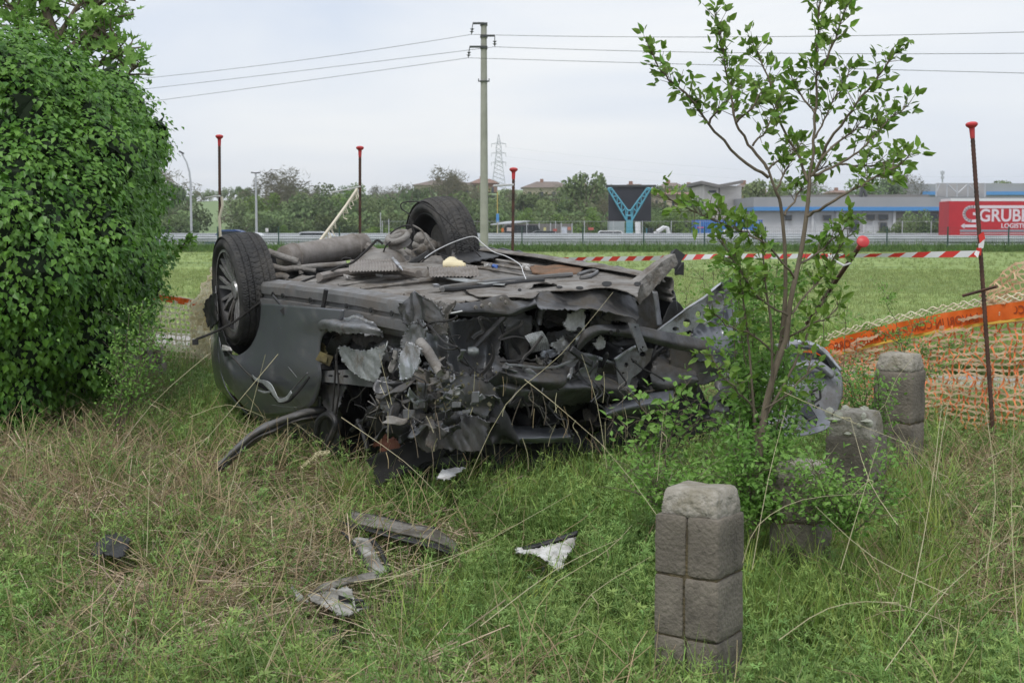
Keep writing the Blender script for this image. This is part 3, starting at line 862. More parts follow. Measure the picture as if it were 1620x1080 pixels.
crowns = {'dense': [crown_mesh('crown', 10 + i, 1700, .034, M['farleaf'], 10, wide=1.15) for i in range(4)],
          'light': [crown_mesh('crown', 30 + i, 1500, .03, M['farleaf2'], 9, wide=1.1) for i in range(2)],
          'bare': [crown_mesh('crown', 50 + i, 1300, .028, M['farbare'], 9, True, wide=1.0) for i in range(2)]}
trunks = [trunk_mesh(i) for i in range(3)]
rg = random.Random(5)
trees = []
for i in range(46):     # front wood
    px = 242 + i * 19.5 + rg.uniform(-7, 7)
    if 300 < px < 378: continue
    Y = rg.uniform(190, 235)
    top = 312 + rg.uniform(-7, 10)
    if px < 300: top = 306 + rg.uniform(-6, 14)
    trees.append((px, Y, top, rg.choices(['dense', 'bare', 'light'], [.74, .18, .08])[0], 1.35))
for i in range(52):     # back row on the ridge
    px = 238 + i * 18.2 + rg.uniform(-6, 6); Y = rg.uniform(262, 300) if px > 392 else rg.uniform(330, 350)
    trees.append((px, Y, 299 + rg.uniform(-6, 6), rg.choices(['dense', 'bare'], [.72, .28])[0], 1.25))
for i in range(34):     # low scrub in front
    px = 245 + i * 25 + rg.uniform(-8, 8)
    if 298 < px < 388: continue
    trees.append((px, rg.uniform(172, 184), 343 + rg.uniform(-7, 7), rg.choices(['dense', 'light'], [.8, .2])[0], 1.9))
trees += [(455, 250, 272, 'bare', 1.3), (437, 255, 277, 'bare', 1.2), (268, 230, 276, 'bare', 1.2), (262, 225, 290, 'dense', 1.2), (640, 240, 286, 'dense', 1.2), (700, 240, 273, 'bare', 1.0), (722, 245, 278, 'bare', .9),
          (712, 238, 282, 'bare', 1.0), (925, 205, 275, 'dense', 1.0), (940, 212, 284, 'dense', 1.0), (930, 160, 331, 'light', 1.25), (828, 170, 332, 'light', 1.1), (612, 150, 361, 'light', 3.6), (590, 151, 360, 'light', 3.0), (635, 152, 361, 'light', 3.0), (450, 160, 357, 'light', 1.5),
          (1204, 215, 286, 'dense', 1.2), (1245, 260, 292, 'dense', 1.6), (1270, 262, 294, 'dense', 1.6), (1295, 265, 290, 'bare', 1.2), (1215, 255, 293, 'dense', 1.6), (1375, 280, 287, 'dense', 1.6), (1398, 290, 283, 'dense', 1.3), (1355, 285, 293, 'dense', 1.4),
          (1425, 300, 280, 'bare', .9), (1438, 305, 279, 'bare', .9), (1450, 300, 283, 'bare', .9), (1583, 300, 288, 'dense', 1.8), (1597, 300, 288, 'dense', 1.5),
          (1065, 175, 335, 'light', 1.3), (1085, 178, 330, 'dense', 1.3), (1060, 200, 320, 'dense', 1.5), (1095, 195, 322, 'dense', 1.3), (1045, 185, 322, 'dense', 1.2), (1100, 172, 345, 'light', 1.4), (1040, 170, 345, 'dense', 1.2),
          (1432, 140, 343, 'dense', 1.5), (1455, 141, 336, 'dense', 1.35), (1478, 140, 341, 'dense', 1.5), (1385, 150, 367, 'dense', 2.6), (1410, 142, 352, 'dense', 1.5)]
trees.sort(key=lambda q: q[0])
ordn = lambda n: '%d%s' % (n, 'th' if 10 <= n % 100 <= 20 else {1: 'st', 2: 'nd', 3: 'rd'}.get(n % 10, 'th'))
word = {'dense': 'bushy dark green tree', 'light': 'fresh light green tree', 'bare': 'thin leafless grey brown tree'}
cnt = {}
for i, (px, Y, top, kd, wd) in enumerate(trees):
    zb = hz(P(px, 350, Y).x, Y) if Y > 215 else ZR
    pt = P(px, top, Y); H = pt.z - zb
    if H < 1: H = 1.5
    band = 'on the far ridge' if Y > 245 else ('before the far wood' if Y < 186 else 'in the far wood')
    kk = (kd, band); cnt[kk] = cnt.get(kk, 0) + 1
    o = thing('far_tree', (pt.x, Y, zb), '%s %s, %s of its kind from the left' % (word[kd], band, ordn(cnt[kk])), 'tree', 'trees and bushes beyond the highway')
    c = bpy.data.objects.new('crown', crowns[kd][i % len(crowns[kd])]); COL.objects.link(c); c.parent = o
    c.location = (0, 0, -.1 * H if H < 4.5 else 0); hf = 1.12
    c.scale = (H * wd * .8, H * wd * .8, H * hf if H < 4.5 else H * 1.03); c.rotation_euler = (0, 0, rg.uniform(0, 6.28))
    tk = bpy.data.objects.new('trunk', trunks[i % 3]); COL.objects.link(tk); tk.parent = o; tk.scale = (H * .9, H * .9, H)
# continuous undergrowth behind the guardrail
nr = np.random.RandomState(3); vs = []; fs = []
for i in range(26000):
    px = nr.uniform(235, 1130); Y = nr.uniform(176, 262)
    if 300 < px < 385: continue
    x = P(px, 350, Y).x
    zb = hz(x, Y) if Y > 215 else ZR
    h = nr.uniform(0, 1) ** 1.0 * (2.2 if Y < 185 else 3.8)
    c = np.array([x, Y, zb + h]); a = nr.normal(size=3); a /= np.linalg.norm(a); b_ = np.cross(a, nr.normal(size=3)); b_ /= np.linalg.norm(b_)
    s_ = nr.uniform(.18, .42); k_ = len(vs); vs += [c - a * s_, c + b_ * s_ * .7, c + a * s_, c - b_ * s_ * .7]; fs.append((k_, k_ + 1, k_ + 2, k_ + 3))
mb = MB(); mb.add(vs, fs); tag(mb.build('undergrowth', M['farleaf']), 'mass of dark undergrowth filling the wood beyond the highway', 'undergrowth', kind='stuff')

# ================================================================== WRECKED CAR
CO = Vector((-1.57, 8.3, 0))
CA = math.radians(35)
AX = Vector((math.cos(CA), math.sin(CA), 0))      # across the car, away from us
LX = Vector((math.sin(CA), -math.cos(CA), 0))     # along the car, towards its torn front


def C(s, t, z): return CO + LX * s + AX * t + Vector((0, 0, z))


def flz(s, t): return 1.165 - .03 * s + .11 * t - .03 * max(s, 0) * t


def hit(px, py, kind, off=0.0):
    d = ray(px, py)
    if kind == 't': n = AX; q = C(0, off, 0)
    elif kind == 's': n = LX; q = C(off, 0, 0)
    elif kind == 'f':
        s0 = t0 = .8
        for _ in range(8):
            z0 = flz(s0, t0) + off; p0 = C(s0, t0, z0); p1 = C(s0 + .01, t0, flz(s0 + .01, t0) + off); p2 = C(s0, t0 + .01, flz(s0, t0 + .01) + off)
            n = (p1 - p0).cross(p2 - p0); k_ = (p0 - CAM).dot(n) / d.dot(n); w_ = CAM + d * k_ - CO
            s0 = min(max(w_.dot(LX), -1), 2.6); t0 = min(max(w_.dot(AX), -.5), 2.2)
        q = p0
    elif kind == 'Y': n = Vector((0, 1, 0)); q = Vector((0, off, 0))
    elif kind == 'z': n = Vector((0, 0, 1)); q = Vector((0, 0, off))
    k_ = (q - CAM).dot(n) / d.dot(n)
    return CAM + d * k_


def crumple(V, amp, freq, seed, oct=5):
    V = np.asarray(V, float); r = np.random.RandomState(seed); out = np.zeros_like(V)
    W = V + .12 / freq * np.sin(V @ (r.normal(size=(3, 3)) * freq * 1.7) + r.uniform(0, 6, 3))
    for k_ in range(oct):
        for j in range(3):
            n = r.normal(size=3); n /= np.linalg.norm(n)
            dd = r.normal(size=3); dd /= np.linalg.norm(dd)
            f = freq * (1.75 ** k_)
            t_ = np.abs((W @ n * f + r.uniform(0, 2)) % 2 - 1) - .5
            if k_ > 0: t_ = t_ * np.clip(.4 + .9 * np.sin(V @ r.normal(size=3) * freq * 1.9 + r.uniform(0, 6)), 0, 1)
            out += np.outer(t_, dd) * amp * (.66 ** k_)
    return V + out


def patch(name, rows, m, parent, nu=14, nv=14, amp=0.0, freq=5, seed=0, thick=0.004, smooth=24, cat=False, tear=0.0):
    """rows: grid of control points; Catmull-Rom through them"""
    A = np.array([[tuple(p) for p in r] for r in rows], float)
    if amp > .008 and nu < 40: nu = int(nu * 1.5); nv = int(nv * 1.5)
    if amp > .008 and not tear: tear = .004

    def interp(A, n):
        m_ = A.shape[0]
        if m_ == 2: ts = np.linspace(0, 1, n)[:, None, None]; return A[0] * (1 - ts) + A[1] * ts
        out = []
        for q in np.linspace(0, m_ - 1, n):
            i = min(int(q), m_ - 2); f = q - i
            p0 = A[i - 1] if i > 0 else 2 * A[0] - A[1]; p1 = A[i]; p2 = A[i + 1]; p3 = A[i + 2] if i + 2 < m_ else 2 * A[-1] - A[-2]
            out.append(.5 * ((2 * p1) + (-p0 + p2) * f + (2 * p0 - 5 * p1 + 4 * p2 - p3) * f * f + (-p0 + 3 * p1 - 3 * p2 + p3) * f ** 3))
        return np.array(out)
    G = interp(A, nv); G = interp(G.transpose(1, 0, 2), nu).transpose(1, 0, 2)
    V = G.reshape(-1, 3)
    if tear > 0:
        rr = np.random.RandomState(seed + 77); B = G.copy()
        for e in (0, -1):
            B[e, :, :] += rr.normal(size=(nu, 3)) * tear; B[:, e, :] += rr.normal(size=(nv, 3)) * tear
        V = B.reshape(-1, 3)
    if amp > 0: V = crumple(V, amp, freq, seed)
    fs = [(j * nu + i, j * nu + i + 1, (j + 1) * nu + i + 1, (j + 1) * nu + i) for j in range(nv - 1) for i in range(nu - 1)]
    mb = MB(); mb.add(V, fs); o = mb.build(name, m, parent, smooth)
    if thick:
        md = o.modifiers.new('thickness', 'SOLIDIFY'); md.thickness = thick; md.offset = 0
    return o


def pp(name, rows, kind, off, m, parent, **kw):
    """patch whose control points are pixels (x, y[, extra depth])"""
    out = []
    for r in rows:
        o_ = []
        for q in r:
            dd = q[2] if len(q) > 2 else 0
            o_.append(hit(q[0], q[1], kind, off + dd))
        out.append(o_)
    return patch(name, out, m, parent, **kw)


def plate(name, outline, holes, kind, off, m, parent, thick=.006, bevel=0.0):
    """flat plate with real holes; pixel outline mapped onto a plane of the car"""
    pts = [hit(x, y, kind, off) for x, y in outline]
    o0 = pts[0]; u = (pts[len(pts) // 2] - o0).normalized()
    n = {'t': AX, 's': LX, 'Y': Vector((0, 1, 0))}.get(kind) if kind != 'f' else Vector((0, 0, 1))
    n = (n - u * n.dot(u)).normalized(); v = n.cross(u)
    cu = bpy.data.curves.new(name, 'CURVE'); cu.dimensions = '2D'; cu.fill_mode = 'BOTH'; cu.extrude = thick / 2
    def loop(L_):
        sp = cu.splines.new('POLY'); sp.points.add(len(L_) - 1); sp.use_cyclic_u = True
        for i, p in enumerate(L_): d = p - o0; sp.points[i].co = (d.dot(u), d.dot(v), 0, 1)
    loop(pts)
    for (hx, hy, rx, ry) in holes:
        loop([hit(hx + rx * math.cos(a), hy + ry * math.sin(a), kind, off) for a in np.linspace(0, 2 * math.pi, 14, endpoint=False)])
    o = bpy.data.objects.new(name, cu); COL.objects.link(o)
    dg = bpy.context.evaluated_depsgraph_get(); me = bpy.data.meshes.new_from_object(o.evaluated_get(dg)); bpy.data.objects.remove(o)
    me.materials.clear(); me.materials.append(m)
    Mx = Matrix((u, v, n)).transposed().to_4x4(); Mx.translation = o0 - wloc(parent)
    me.transform(Mx)
    o = bpy.data.objects.new(name, me); COL.objects.link(o); o.parent = parent
    return o


def tubepx(name, pts, kind, off, r, m, parent, n=7, label=None, jag=0):
    mb = MB(); L_ = []
    for q in pts:
        dd = q[2] if len(q) > 2 else 0
        p = hit(q[0], q[1], kind, off + dd)
        if jag: p += Vector([random.uniform(-jag, jag) for _ in range(3)])
        L_.append(p)
    # smooth the path
    if len(L_) > 2:
        out = []
        for i in range(len(L_) - 1):
            p0 = L_[max(i - 1, 0)]; p1 = L_[i]; p2 = L_[i + 1]; p3 = L_[min(i + 2, len(L_) - 1)]
            for f in (0, .25, .5, .75): out.append(.5 * ((2 * p1) + (-p0 + p2) * f + (2 * p0 - 5 * p1 + 4 * p2 - p3) * f * f + (-p0 + 3 * p1 - 3 * p2 + p3) * f ** 3))
        out.append(L_[-1]); L_ = out
    mb.tube(L_, r, n); o = mb.build(name, m, parent, 50)
    if label: o['label'] = label
    return o


car = thing('wrecked_car', C(.6, .8, .15), 'crushed dark grey car lying on its roof in the grass, two wheels up', 'car')

# ---- dark inside of the shell: an added crumpled box, cavity shade in its colour, blocks the view through
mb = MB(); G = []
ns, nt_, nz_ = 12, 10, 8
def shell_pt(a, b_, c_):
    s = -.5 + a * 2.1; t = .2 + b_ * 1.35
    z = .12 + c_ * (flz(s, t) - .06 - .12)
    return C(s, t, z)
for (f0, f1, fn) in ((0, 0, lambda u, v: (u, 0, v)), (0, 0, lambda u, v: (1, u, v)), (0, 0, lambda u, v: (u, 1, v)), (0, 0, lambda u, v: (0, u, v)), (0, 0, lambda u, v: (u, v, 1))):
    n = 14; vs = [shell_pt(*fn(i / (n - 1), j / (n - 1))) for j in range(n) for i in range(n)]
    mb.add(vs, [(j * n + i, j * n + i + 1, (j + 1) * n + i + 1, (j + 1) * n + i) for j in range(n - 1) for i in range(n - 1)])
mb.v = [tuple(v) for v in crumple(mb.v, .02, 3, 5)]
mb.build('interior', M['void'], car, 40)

# ---- floor pan
S0, S1 = -.35, 1.95
rows = []
for s in np.linspace(.25, S1, 7):
    rows.append([C(s, t, flz(s, t) + .012 * math.sin(t * 9)) for t in np.linspace(.14, 1.52, 9)])
patch('floor_pan', rows, M['under'], car, 80, 70, .02, 3.2, 3, .004)
rows = []
for s in np.linspace(-.7, .3, 5):
    rows.append([C(s, t, flz(s, t) - .10 - .06 * math.cos(s * 2)) for t in np.linspace(.2, 1.45, 7)])
patch('boot_floor', rows, M['under'], car, 40, 30, .012, 5, 4, .004)
# central tunnel and ribs pressed into the floor
for k_, (t, wd, h) in enumerate(((.82, .2, .03),)):
    rows = [[C(s, t - wd / 2, flz(s, t) - .01), C(s, t - wd / 3, flz(s, t) + h), C(s, t + wd / 3, flz(s, t) + h), C(s, t + wd / 2, flz(s, t) - .01)] for s in (.3, .8, 1.3, 1.85)]
    patch('transmission_tunnel', rows, M['under'], car, 12, 24, .012, 5, 9, .004)
for s in (.55, .8, 1.05, 1.5):
    mb = MB(); mb.tube([C(s, .2, flz(s, .2) + .01), C(s, .68, flz(s, .68) + .01)], .012, 5); mb.build('floor_rib', M['under'], car, 40)
for t in (1.12, 1.25, 1.38):
    mb = MB(); mb.tube([C(.5, t, flz(.5, t) + .012), C(1.7, t, flz(1.7, t) + .012)], .01, 5); mb.build('floor_rib', M['under'], car, 40)

# ---- near sill: rounded flange on top, ledges down its face
def sill(s0, s1, t, m1, sgn=1, name='sill', hgt=.17):
    prof = [(.16, 0.0), (.10, .012), (.0, .0), (-.012, -.02), (-.012, -.06), (.004, -.065), (.004, -.085), (-.018, -.09), (-.018, -hgt * .8), (.0, -hgt * .82), (.0, -hgt)]
    rows = [[C(s, t + sgn * a, flz(s, t) + .015 + b_ + .02 * math.sin(s * 1.3)) for a, b_ in prof] for s in np.linspace(s0, s1, 9)]
    A = [[tuple(p) for p in r] for r in rows]
    mb = MB(); n = len(prof); V = [p for r in rows for p in r]
    # finer along the length
    V2 = []; NS = 46
    for q in np.linspace(0, 8, NS):
        i = min(int(q), 7); f = q - i
        for j in range(n): V2.append(rows[i][j].lerp(rows[i + 1][j], f))
    V2 = crumple(V2, .0045, 4, 11)
    mb.add(V2, [(j * n + i, j * n + i + 1, (j + 1) * n + i + 1, (j + 1) * n + i) for j in range(NS - 1) for i in range(n - 1)])
    o = mb.build(name, m1, car, 30); md = o.modifiers.new('thickness', 'SOLIDIFY'); md.thickness = .004
    return o


M['sillm'] = mat('dusty_sill', (0.15, 0.15, 0.152), .5, .35, c2=(.2, .2, .2), scale=4, dirt=(.13, .118, .105), dscale=5, bump=.12, bscale=20)
sl = sill(.33, 2.02, -.03, M['sillm'])
sl2 = sill(.2, 1.95, 1.6, M['under'], -1, 'sill', .13)
# inner wall of far sill
mb = MB()
for s in (.5, .62, .95, 1.1, 1.35, 1.6, 1.8):
    mb.lathe([(0, .0), (0, .014), (.006, .014), (.006, 0)], 8, Matrix.Translation(C(s, -.052, flz(s, 0) - .035)) @ Matrix.Rotation(CA, 4, 'Z'))
mb.build('plug', M['black'], car)
# upright far side edge with dark door skin below it
rows = [[C(s, 1.62, flz(s, 1.6) + .03), C(s, 1.68, flz(s, 1.6) - .15), C(s, 1.66, .8), C(s, 1.55, .3)] for s in np.linspace(-.5, 1.9, 6)]
patch('far_side_panel', rows, M['paint'], car, 12, 30, .01, 3, 21, .004)


# ---- wheels
def make_wheel(label=None):
    """axis = local X, outer face towards -X"""
    wm = thing('wheel', (0, 0, 0), None, None)
    del_ = [wm.pop(k_, None) for k_ in ('label', 'category')]
    if label: wm['label'] = label
    W_, Ro, Ri = .115, .33, .238
    # tyre
    NS = 320
    tv = []; prof = []
    for q in np.linspace(0, 1, 7): prof.append((-W_ * (.80 + .2 * math.sin(q * math.pi)), Ri + (Ro - .022 - Ri) * q, 0))
    tr_ = np.linspace(-1, 1, 41)
    for u in tr_:
        prof.append((u * (W_ - .012), Ro - .012 * abs(u) ** 4 * 1.3, u))
    for q in np.linspace(1, 0, 7): prof.append((W_ * (.80 + .2 * math.sin(q * math.pi)), Ri + (Ro - .022 - Ri) * q, 0))
    side_n = 7
    n = len(prof)
    for k_ in range(NS):
        th = k_ / NS
        for j, (x, r, u) in enumerate(prof):
            if side_n <= j < n - side_n:
                g = 0
                if min(abs(abs(u) - .3), abs(abs(u) - .66)) < .038: g = .009
                ph = (th * 62 + 2.0 * abs(u) ** 1.3) % 1
                if ph < .13: g = max(g, .006)
                ph2 = (th * 192 + 2.0 * abs(u)) % 1
                if ph2 < .34 and .1 < abs(u) < .95: g = max(g, .003)
                r = r - g
            an = 2 * math.pi * th
            tv.append((x, r * math.cos(an), r * math.sin(an)))
    mb = MB(); mb.add(tv, [(k_ * n + j, k_ * n + j + 1, ((k_ + 1) % NS) * n + j + 1, ((k_ + 1) % NS) * n + j) for k_ in range(NS) for j in range(n - 1)])
    mb.build('tyre', M['rubber'], wm, 40)
    mb = MB(); mb.lathe([(-.092, .244), (-.098, .232), (-.085, .222), (-.03, .205), (.04, .205), (.085, .222), (.098, .234), (.092, .244)], 72)
    mb.build('rim', M['alloy_dk'], wm, 40)
    mb = MB()
    for k_ in range(10):
        for dq in (-.13, .13):
            a0 = 2 * math.pi * k_ / 10 + dq * .45; a1 = 2 * math.pi * k_ / 10 + dq * 1.05
            p0 = Vector((-.052, .045 * math.cos(a0), .045 * math.sin(a0))); p1 = Vector((-.075, .13 * math.cos((a0 + a1) / 2), .13 * math.sin((a0 + a1) / 2))); p2 = Vector((-.088, .226 * math.cos(a1), .226 * math.sin(a1)))
            tang = Vector((0, -math.sin(a1), math.cos(a1)))
            vs = []
            for p, hw in ((p0, .011), (p1, .009), (p2, .008)):
                vs += [p - tang * hw, p + tang * hw, p + tang * hw * .6 + Vector((.022, 0, 0)), p - tang * hw * .6 + Vector((.022, 0, 0))]
            mb.add(vs, [(0, 1, 5, 4), (4, 5, 9, 8), (1, 2, 6, 5), (5, 6, 10, 9), (3, 0, 4, 7), (7, 4, 8, 11)])
    mb.lathe([(-.05, .055), (-.066, .05), (-.07, .03), (-.066, .0)], 24)
    mb.lathe([(-.0995, .226), (-.1, .232), (-.096, .243)], 72)
    mb.build('spokes', M['alloy'], wm, 30)
    mb = MB(); mb.lathe([(-.015, 0), (-.015, .16), (.0, .16), (.0, 0)], 36); mb.lathe([(.0, .16), (-.0, .05), (.06, .05), (.06, 0)], 20)
    mb.build('brake_disc', M['under'], wm, 40)
    return wm


def orient(o, outward, spin=0.0):
    x = -Vector(outward).normalized(); z = Vector((0, 0, 1)); y = z.cross(x).normalized(); z = x.cross(y)
    o.rotation_euler = (Matrix((x, y, z)).transposed() @ Matrix.Rotation(spin, 3, 'X')).to_euler()


def put_wheel(o, pos, outward, spin):
    o.parent = car; o.location = Vector(pos) - wloc(car); orient(o, outward, spin)


w1 = make_wheel('near wheel with dirty silver multi-spoke rim')
pos1 = P(387, 457, 8.3)
put_wheel(w1, pos1, (-.88, -.44, -.10), .2)
w2_ = copy_tree(w1); w2_['label'] = 'far wheel showing its hollow inner side'
for ch in list(w2_.children):
    if ch.name.startswith('spokes'): pass
pos2 = P(699, 393, 9.1)
put_wheel(w2_, pos2, (.86, .50, .12), .6)

# arch liner behind the near wheel
mb = MB(); cw = pos1 + Vector((.0, 0, 0))
bas = Matrix((AX.to_tuple(), LX.to_tuple(), (0, 0, 1))).transposed()
vs = []
angs = np.linspace(R(178), R(362), 20)
for t in (.0, .12, .26, .3):
    rr = .42 if t < .28 else .1
    for a in angs: vs.append(cw + AX * (t - .03) + LX * (math.cos(a) * rr) + Vector((0, 0, math.sin(a) * rr + .03)))
n = len(angs)
mb.add(vs, [(j * n + i, j * n + i + 1, (j + 1) * n + i + 1, (j + 1) * n + i) for j in range(3) for i in range(n - 1)])
mb.v = [tuple(v) for v in crumple(mb.v, .008, 6, 2)]
mb.build('arch_liner', M['black'], car, 50)

# ---- rear quarter panel around the arch
inner = [(413, 480), (412, 500), (409, 520), (403, 536), (395, 549), (385, 558), (375, 562), (366, 560), (357, 553), (351, 543), (348, 527), (346, 507)]
outer = [(545, 490), (540, 508), (512, 530), (506, 562), (508, 602), (492, 640), (446, 657), (396, 650), (369, 619), (353, 596), (345, 566), (342, 527)]
rows = []
for (a, b_) in zip(inner, outer):
    r_ = []
    for q, dep in ((0, .0), (.03, -.02), (.18, -.045), (.5, -.055), (1, -.02)):
        x = a[0] + (b_[0] - a[0]) * q; y = a[1] + (b_[1] - a[1]) * q
        tt = -.12 + dep + max(0, (y - 590)) * .0011 + max(0, 365 - x) * .004
        r_.append(hit(x, y, 't', tt))
    rows.append(r_)
qp = patch('quarter_panel', rows, M['paint'], car, 40, 70, .0065, 1.9, 8, .005, 50)
# torn rub strip lip
pp('torn_edge', [[(360, 555), (372, 568), (386, 583), (397, 594), (412, 602), (425, 606), (433, 617), (438, 626), (452, 628), (462, 615), (474, 602), (487, 588)],
                 [(360, 557), (371, 570), (385, 585), (396, 596), (411, 605), (424, 609), (432, 620), (438, 630), (453, 631), (463, 617), (475, 604), (488, 590)]],
   't', -.19, M['steel'], car, nu=60, nv=4, amp=.002, freq=14, seed=4, thick=.002)
pp('torn_edge', [[(398, 592), (412, 600), (426, 604), (434, 616), (440, 628), (452, 628), (460, 618)], [(402, 599), (414, 607), (424, 614), (432, 624), (441, 636), (454, 635), (462, 622)]], 't', -.205, M['galv'], car, nu=34, nv=6, amp=.006, freq=12, seed=104, thick=.003)
for a_, b_ in (((456, 580), (470, 597)), ((440, 520), (452, 512)), ((430, 640), (470, 644))):
    tubepx('scratch', [a_, ((a_[0] + b_[0]) / 2 + 1, (a_[1] + b_[1]) / 2 + 1), b_], 't', -.176, .0009, M['galv'], car, 3)
pp('torn_edge', [[(408, 616), (418, 618), (430, 618)], [(409, 619), (420, 622), (431, 621)]], 't', -.2, M['galv'], car, nu=12, nv=3, amp=.003, freq=14, seed=5)
pp('gap_shade_strip', [[(398, 597), (412, 606), (425, 610), (436, 624), (441, 634), (454, 634), (466, 622), (478, 608), (489, 594)], [(398, 600), (410, 612), (422, 618), (432, 628), (440, 637), (456, 637), (468, 626), (480, 612), (491, 597)]], 't', -.188, M['void'], car, nu=40, nv=3, thick=.002)  # near-black strip laid on the panel, painting the shade of a gap
# lower flank below the tear, almost black
pp('lower_flank', [[(372, 600, .04), (420, 622, .0), (470, 625, .0), (508, 612, .02)], [(396, 655, .1), (430, 668, .08), (470, 664, .08), (510, 650, .08)], [(420, 690, .2), (450, 700, .2), (480, 700, .2), (515, 690, .2)]], 't', -.08, M['paint'], car, nu=26, nv=18, amp=.008, freq=3, seed=14)
# rear bumper corner and black flap at far left
pp('bumper_corner', [[(342, 452, .02), (346, 500, .0), (346, 560, .0), (358, 612, .02), (392, 655, .05)], [(333, 470, .15), (338, 505, .12), (338, 560, .12), (348, 608, .15), (380, 648, .2)], [(330, 490, .4), (334, 520, .4), (336, 570, .4), (344, 610, .4), (372, 640, .4)]], 't', -.09, M['paint'], car, nu=40, nv=14, amp=.006, freq=5, seed=6, thick=.006)
pp('torn_flap', [[(345, 463, 0), (337, 466, .0), (328, 477, .03), (323, 490, .03)], [(347, 485, 0), (338, 488, .0), (330, 498, .02), (327, 512, .02)], [(350, 510, 0), (343, 512, 0), (335, 516, .0), (331, 520, 0)]], 't', -.15, M['black'], car, nu=20, nv=16, amp=.012, freq=8, seed=7, thick=.006)
pp('torn_flap', [[(352, 520), (360, 540), (368, 560)], [(344, 524), (350, 545), (357, 562)]], 't', -.17, M['black'], car, nu=14, nv=8, amp=.01, freq=9, seed=17)
pp('bright_chip', [[(352, 546), (364, 549)], [(351, 555), (366, 555)]], 't', -.19, M['white'], car, nu=6, nv=6, amp=.006, freq=20, seed=3)
# orange under bumper corner seen low left
pp('reflector', [[(352, 612), (372, 628)], [(360, 622), (384, 642)]], 't', .12, M['copper'], car, nu=6, nv=6, amp=.006, freq=10, seed=3)

# ---- exhaust silencer and pipes over the rear axle
a = P(446, 409, 8.75); b_ = P(578, 387, 9.35)
mb = MB(); dirv = (b_ - a).normalized()
Mx = Matrix.Translation(a) @ dirv.to_track_quat('X', 'Z').to_matrix().to_4x4()
Ln = (b_ - a).length
mb.lathe([(0, .0), (0, .05), (.02, .075), (.08, .082), (.1, .078), (Ln - .1, .082), (Ln - .02, .078), (Ln, .05), (Ln, 0)], 28, Mx); mb.build('silencer', M['muffler'], car, 40)
mb = MB(); mb.lathe([(.09, .079), (.095, .086), (.11, .086), (.115, .079)], 28, Mx); mb.lathe([(Ln - .13, .079), (Ln - .125, .086), (Ln - .11, .086), (Ln - .105, .079)], 28, Mx); mb.build('silencer_band', M['muffler'], car, 40)
tubepx('exhaust_pipe', [(578, 389), (592, 398), (605, 407), (640, 420)], 'Y', 9.2, .03, M['muffler'], car)
tubepx('exhaust_pipe', [(505, 438), (540, 431), (580, 428), (630, 428), (662, 434)], 'f', .045, .024, M['muffler'], car)
# round spare wheel well and tank
for (x, y, Y, rx, ry, rz) in ((604, 412, 8.7, .17, .2, .085), (690, 420, 8.75, .16, .15, .075), (645, 414, 8.9, .12, .16, .06)):
    c = P(x, y, Y); mb = MB(); n = 22; vs = []; fs = []
    for j in range(9):
        th = j / 8 * math.pi / 2
        for i in range(n):
            an = 2 * math.pi * i / n; vs.append(c + Vector((rx * math.cos(an) * math.cos(th), ry * math.sin(an) * math.cos(th), -.05 + rz * 1.5 * math.sin(th))))
    fs = [(j * n + i, j * n + (i + 1) % n, (j + 1) * n + (i + 1) % n, (j + 1) * n + i) for j in range(8) for i in range(n)]
    mb.add(vs, fs); mb.v = [tuple(v) for v in crumple(mb.v, .006, 6, int(x))]; mb.build('tank', M['under'], car, 50)
# suspension arms
for pts, r_ in (([(424, 398), (440, 404), (455, 409), (472, 414)], .022), ([(468, 409), (473, 420), (477, 433)], .016), ([(428, 420), (450, 426), (470, 424), (500, 428)], .02), ([(432, 440), (446, 436), (455, 441)], .025),
                ([(470, 424), (500, 421), (530, 419), (548, 417)], .018), ([(640, 396), (655, 404), (664, 414), (672, 428)], .02), ([(610, 398), (628, 394), (640, 402), (646, 416)], .022), ([(600, 402), (608, 398), (612, 410), (618, 420)], .011), ([(668, 384), (680, 392), (690, 398)], .03), ([(660, 380), (668, 372), (676, 378)], .022)):
    tubepx('suspension_arm', pts, 'Y', 8.7 if pts[0][0] < 560 else 8.95, r_, M['under'], car, 8)
pp('subframe', [[(424, 402), (450, 412), (480, 418), (548, 420)], [(428, 440), (455, 440), (485, 436), (550, 432)]], 'Y', 8.95, M['black'], car, nu=26, nv=10, amp=.02, freq=7, seed=12)
# spring seat ring on a triangular arm
c = P(629, 375, 8.75); n_ = Vector((-.25, -.42, .87)).normalized(); Q = n_.to_track_quat('X', 'Z').to_matrix().to_4x4()
mb = MB(); mb.lathe([(.0, .075), (.012, .066), (.02, .05), (.018, .03), (.0, .022), (-.03, .03), (-.03, .08)], 30, Matrix.Translation(c) @ Q, closed=True)
mb = MB(); mb.lathe([(.02 * math.cos(a), .062 + .02 * math.sin(a)) for a in np.linspace(0, 6.283, 10, endpoint=False)], 28, Matrix.Translation(c) @ Q, closed=True)
mb.lathe([(-.012, .0), (-.012, .02), (-.02, .045), (-.05, .075)], 28, Matrix.Translation(c) @ Q)
mb.build('spring_seat', M['under'], car, 40)
pp('spring_arm', [[(608, 388), (630, 392), (645, 378), (655, 362)], [(606, 382), (620, 372), (640, 366), (652, 360)]], 'Y', 8.76, M['under'], car, nu=16, nv=6, amp=.004, freq=8, seed=2, thick=.02)
mb = MB()
for (x, y, r_) in ((665, 378, .045), (660, 388, .035), (676, 384, .04), (670, 394, .05), (683, 390, .045)):
    cc = P(x, y, 8.92); n = 10
    for j in range(1): mb.lathe([(-r_, 0), (-r_ * .7, r_ * .7), (0, r_), (r_ * .7, r_ * .7), (r_, 0)], 12, Matrix.Translation(cc) @ Matrix.Rotation(x, 4, 'Z'))
mb.build('wheel_carrier', M['under'], car, 50)
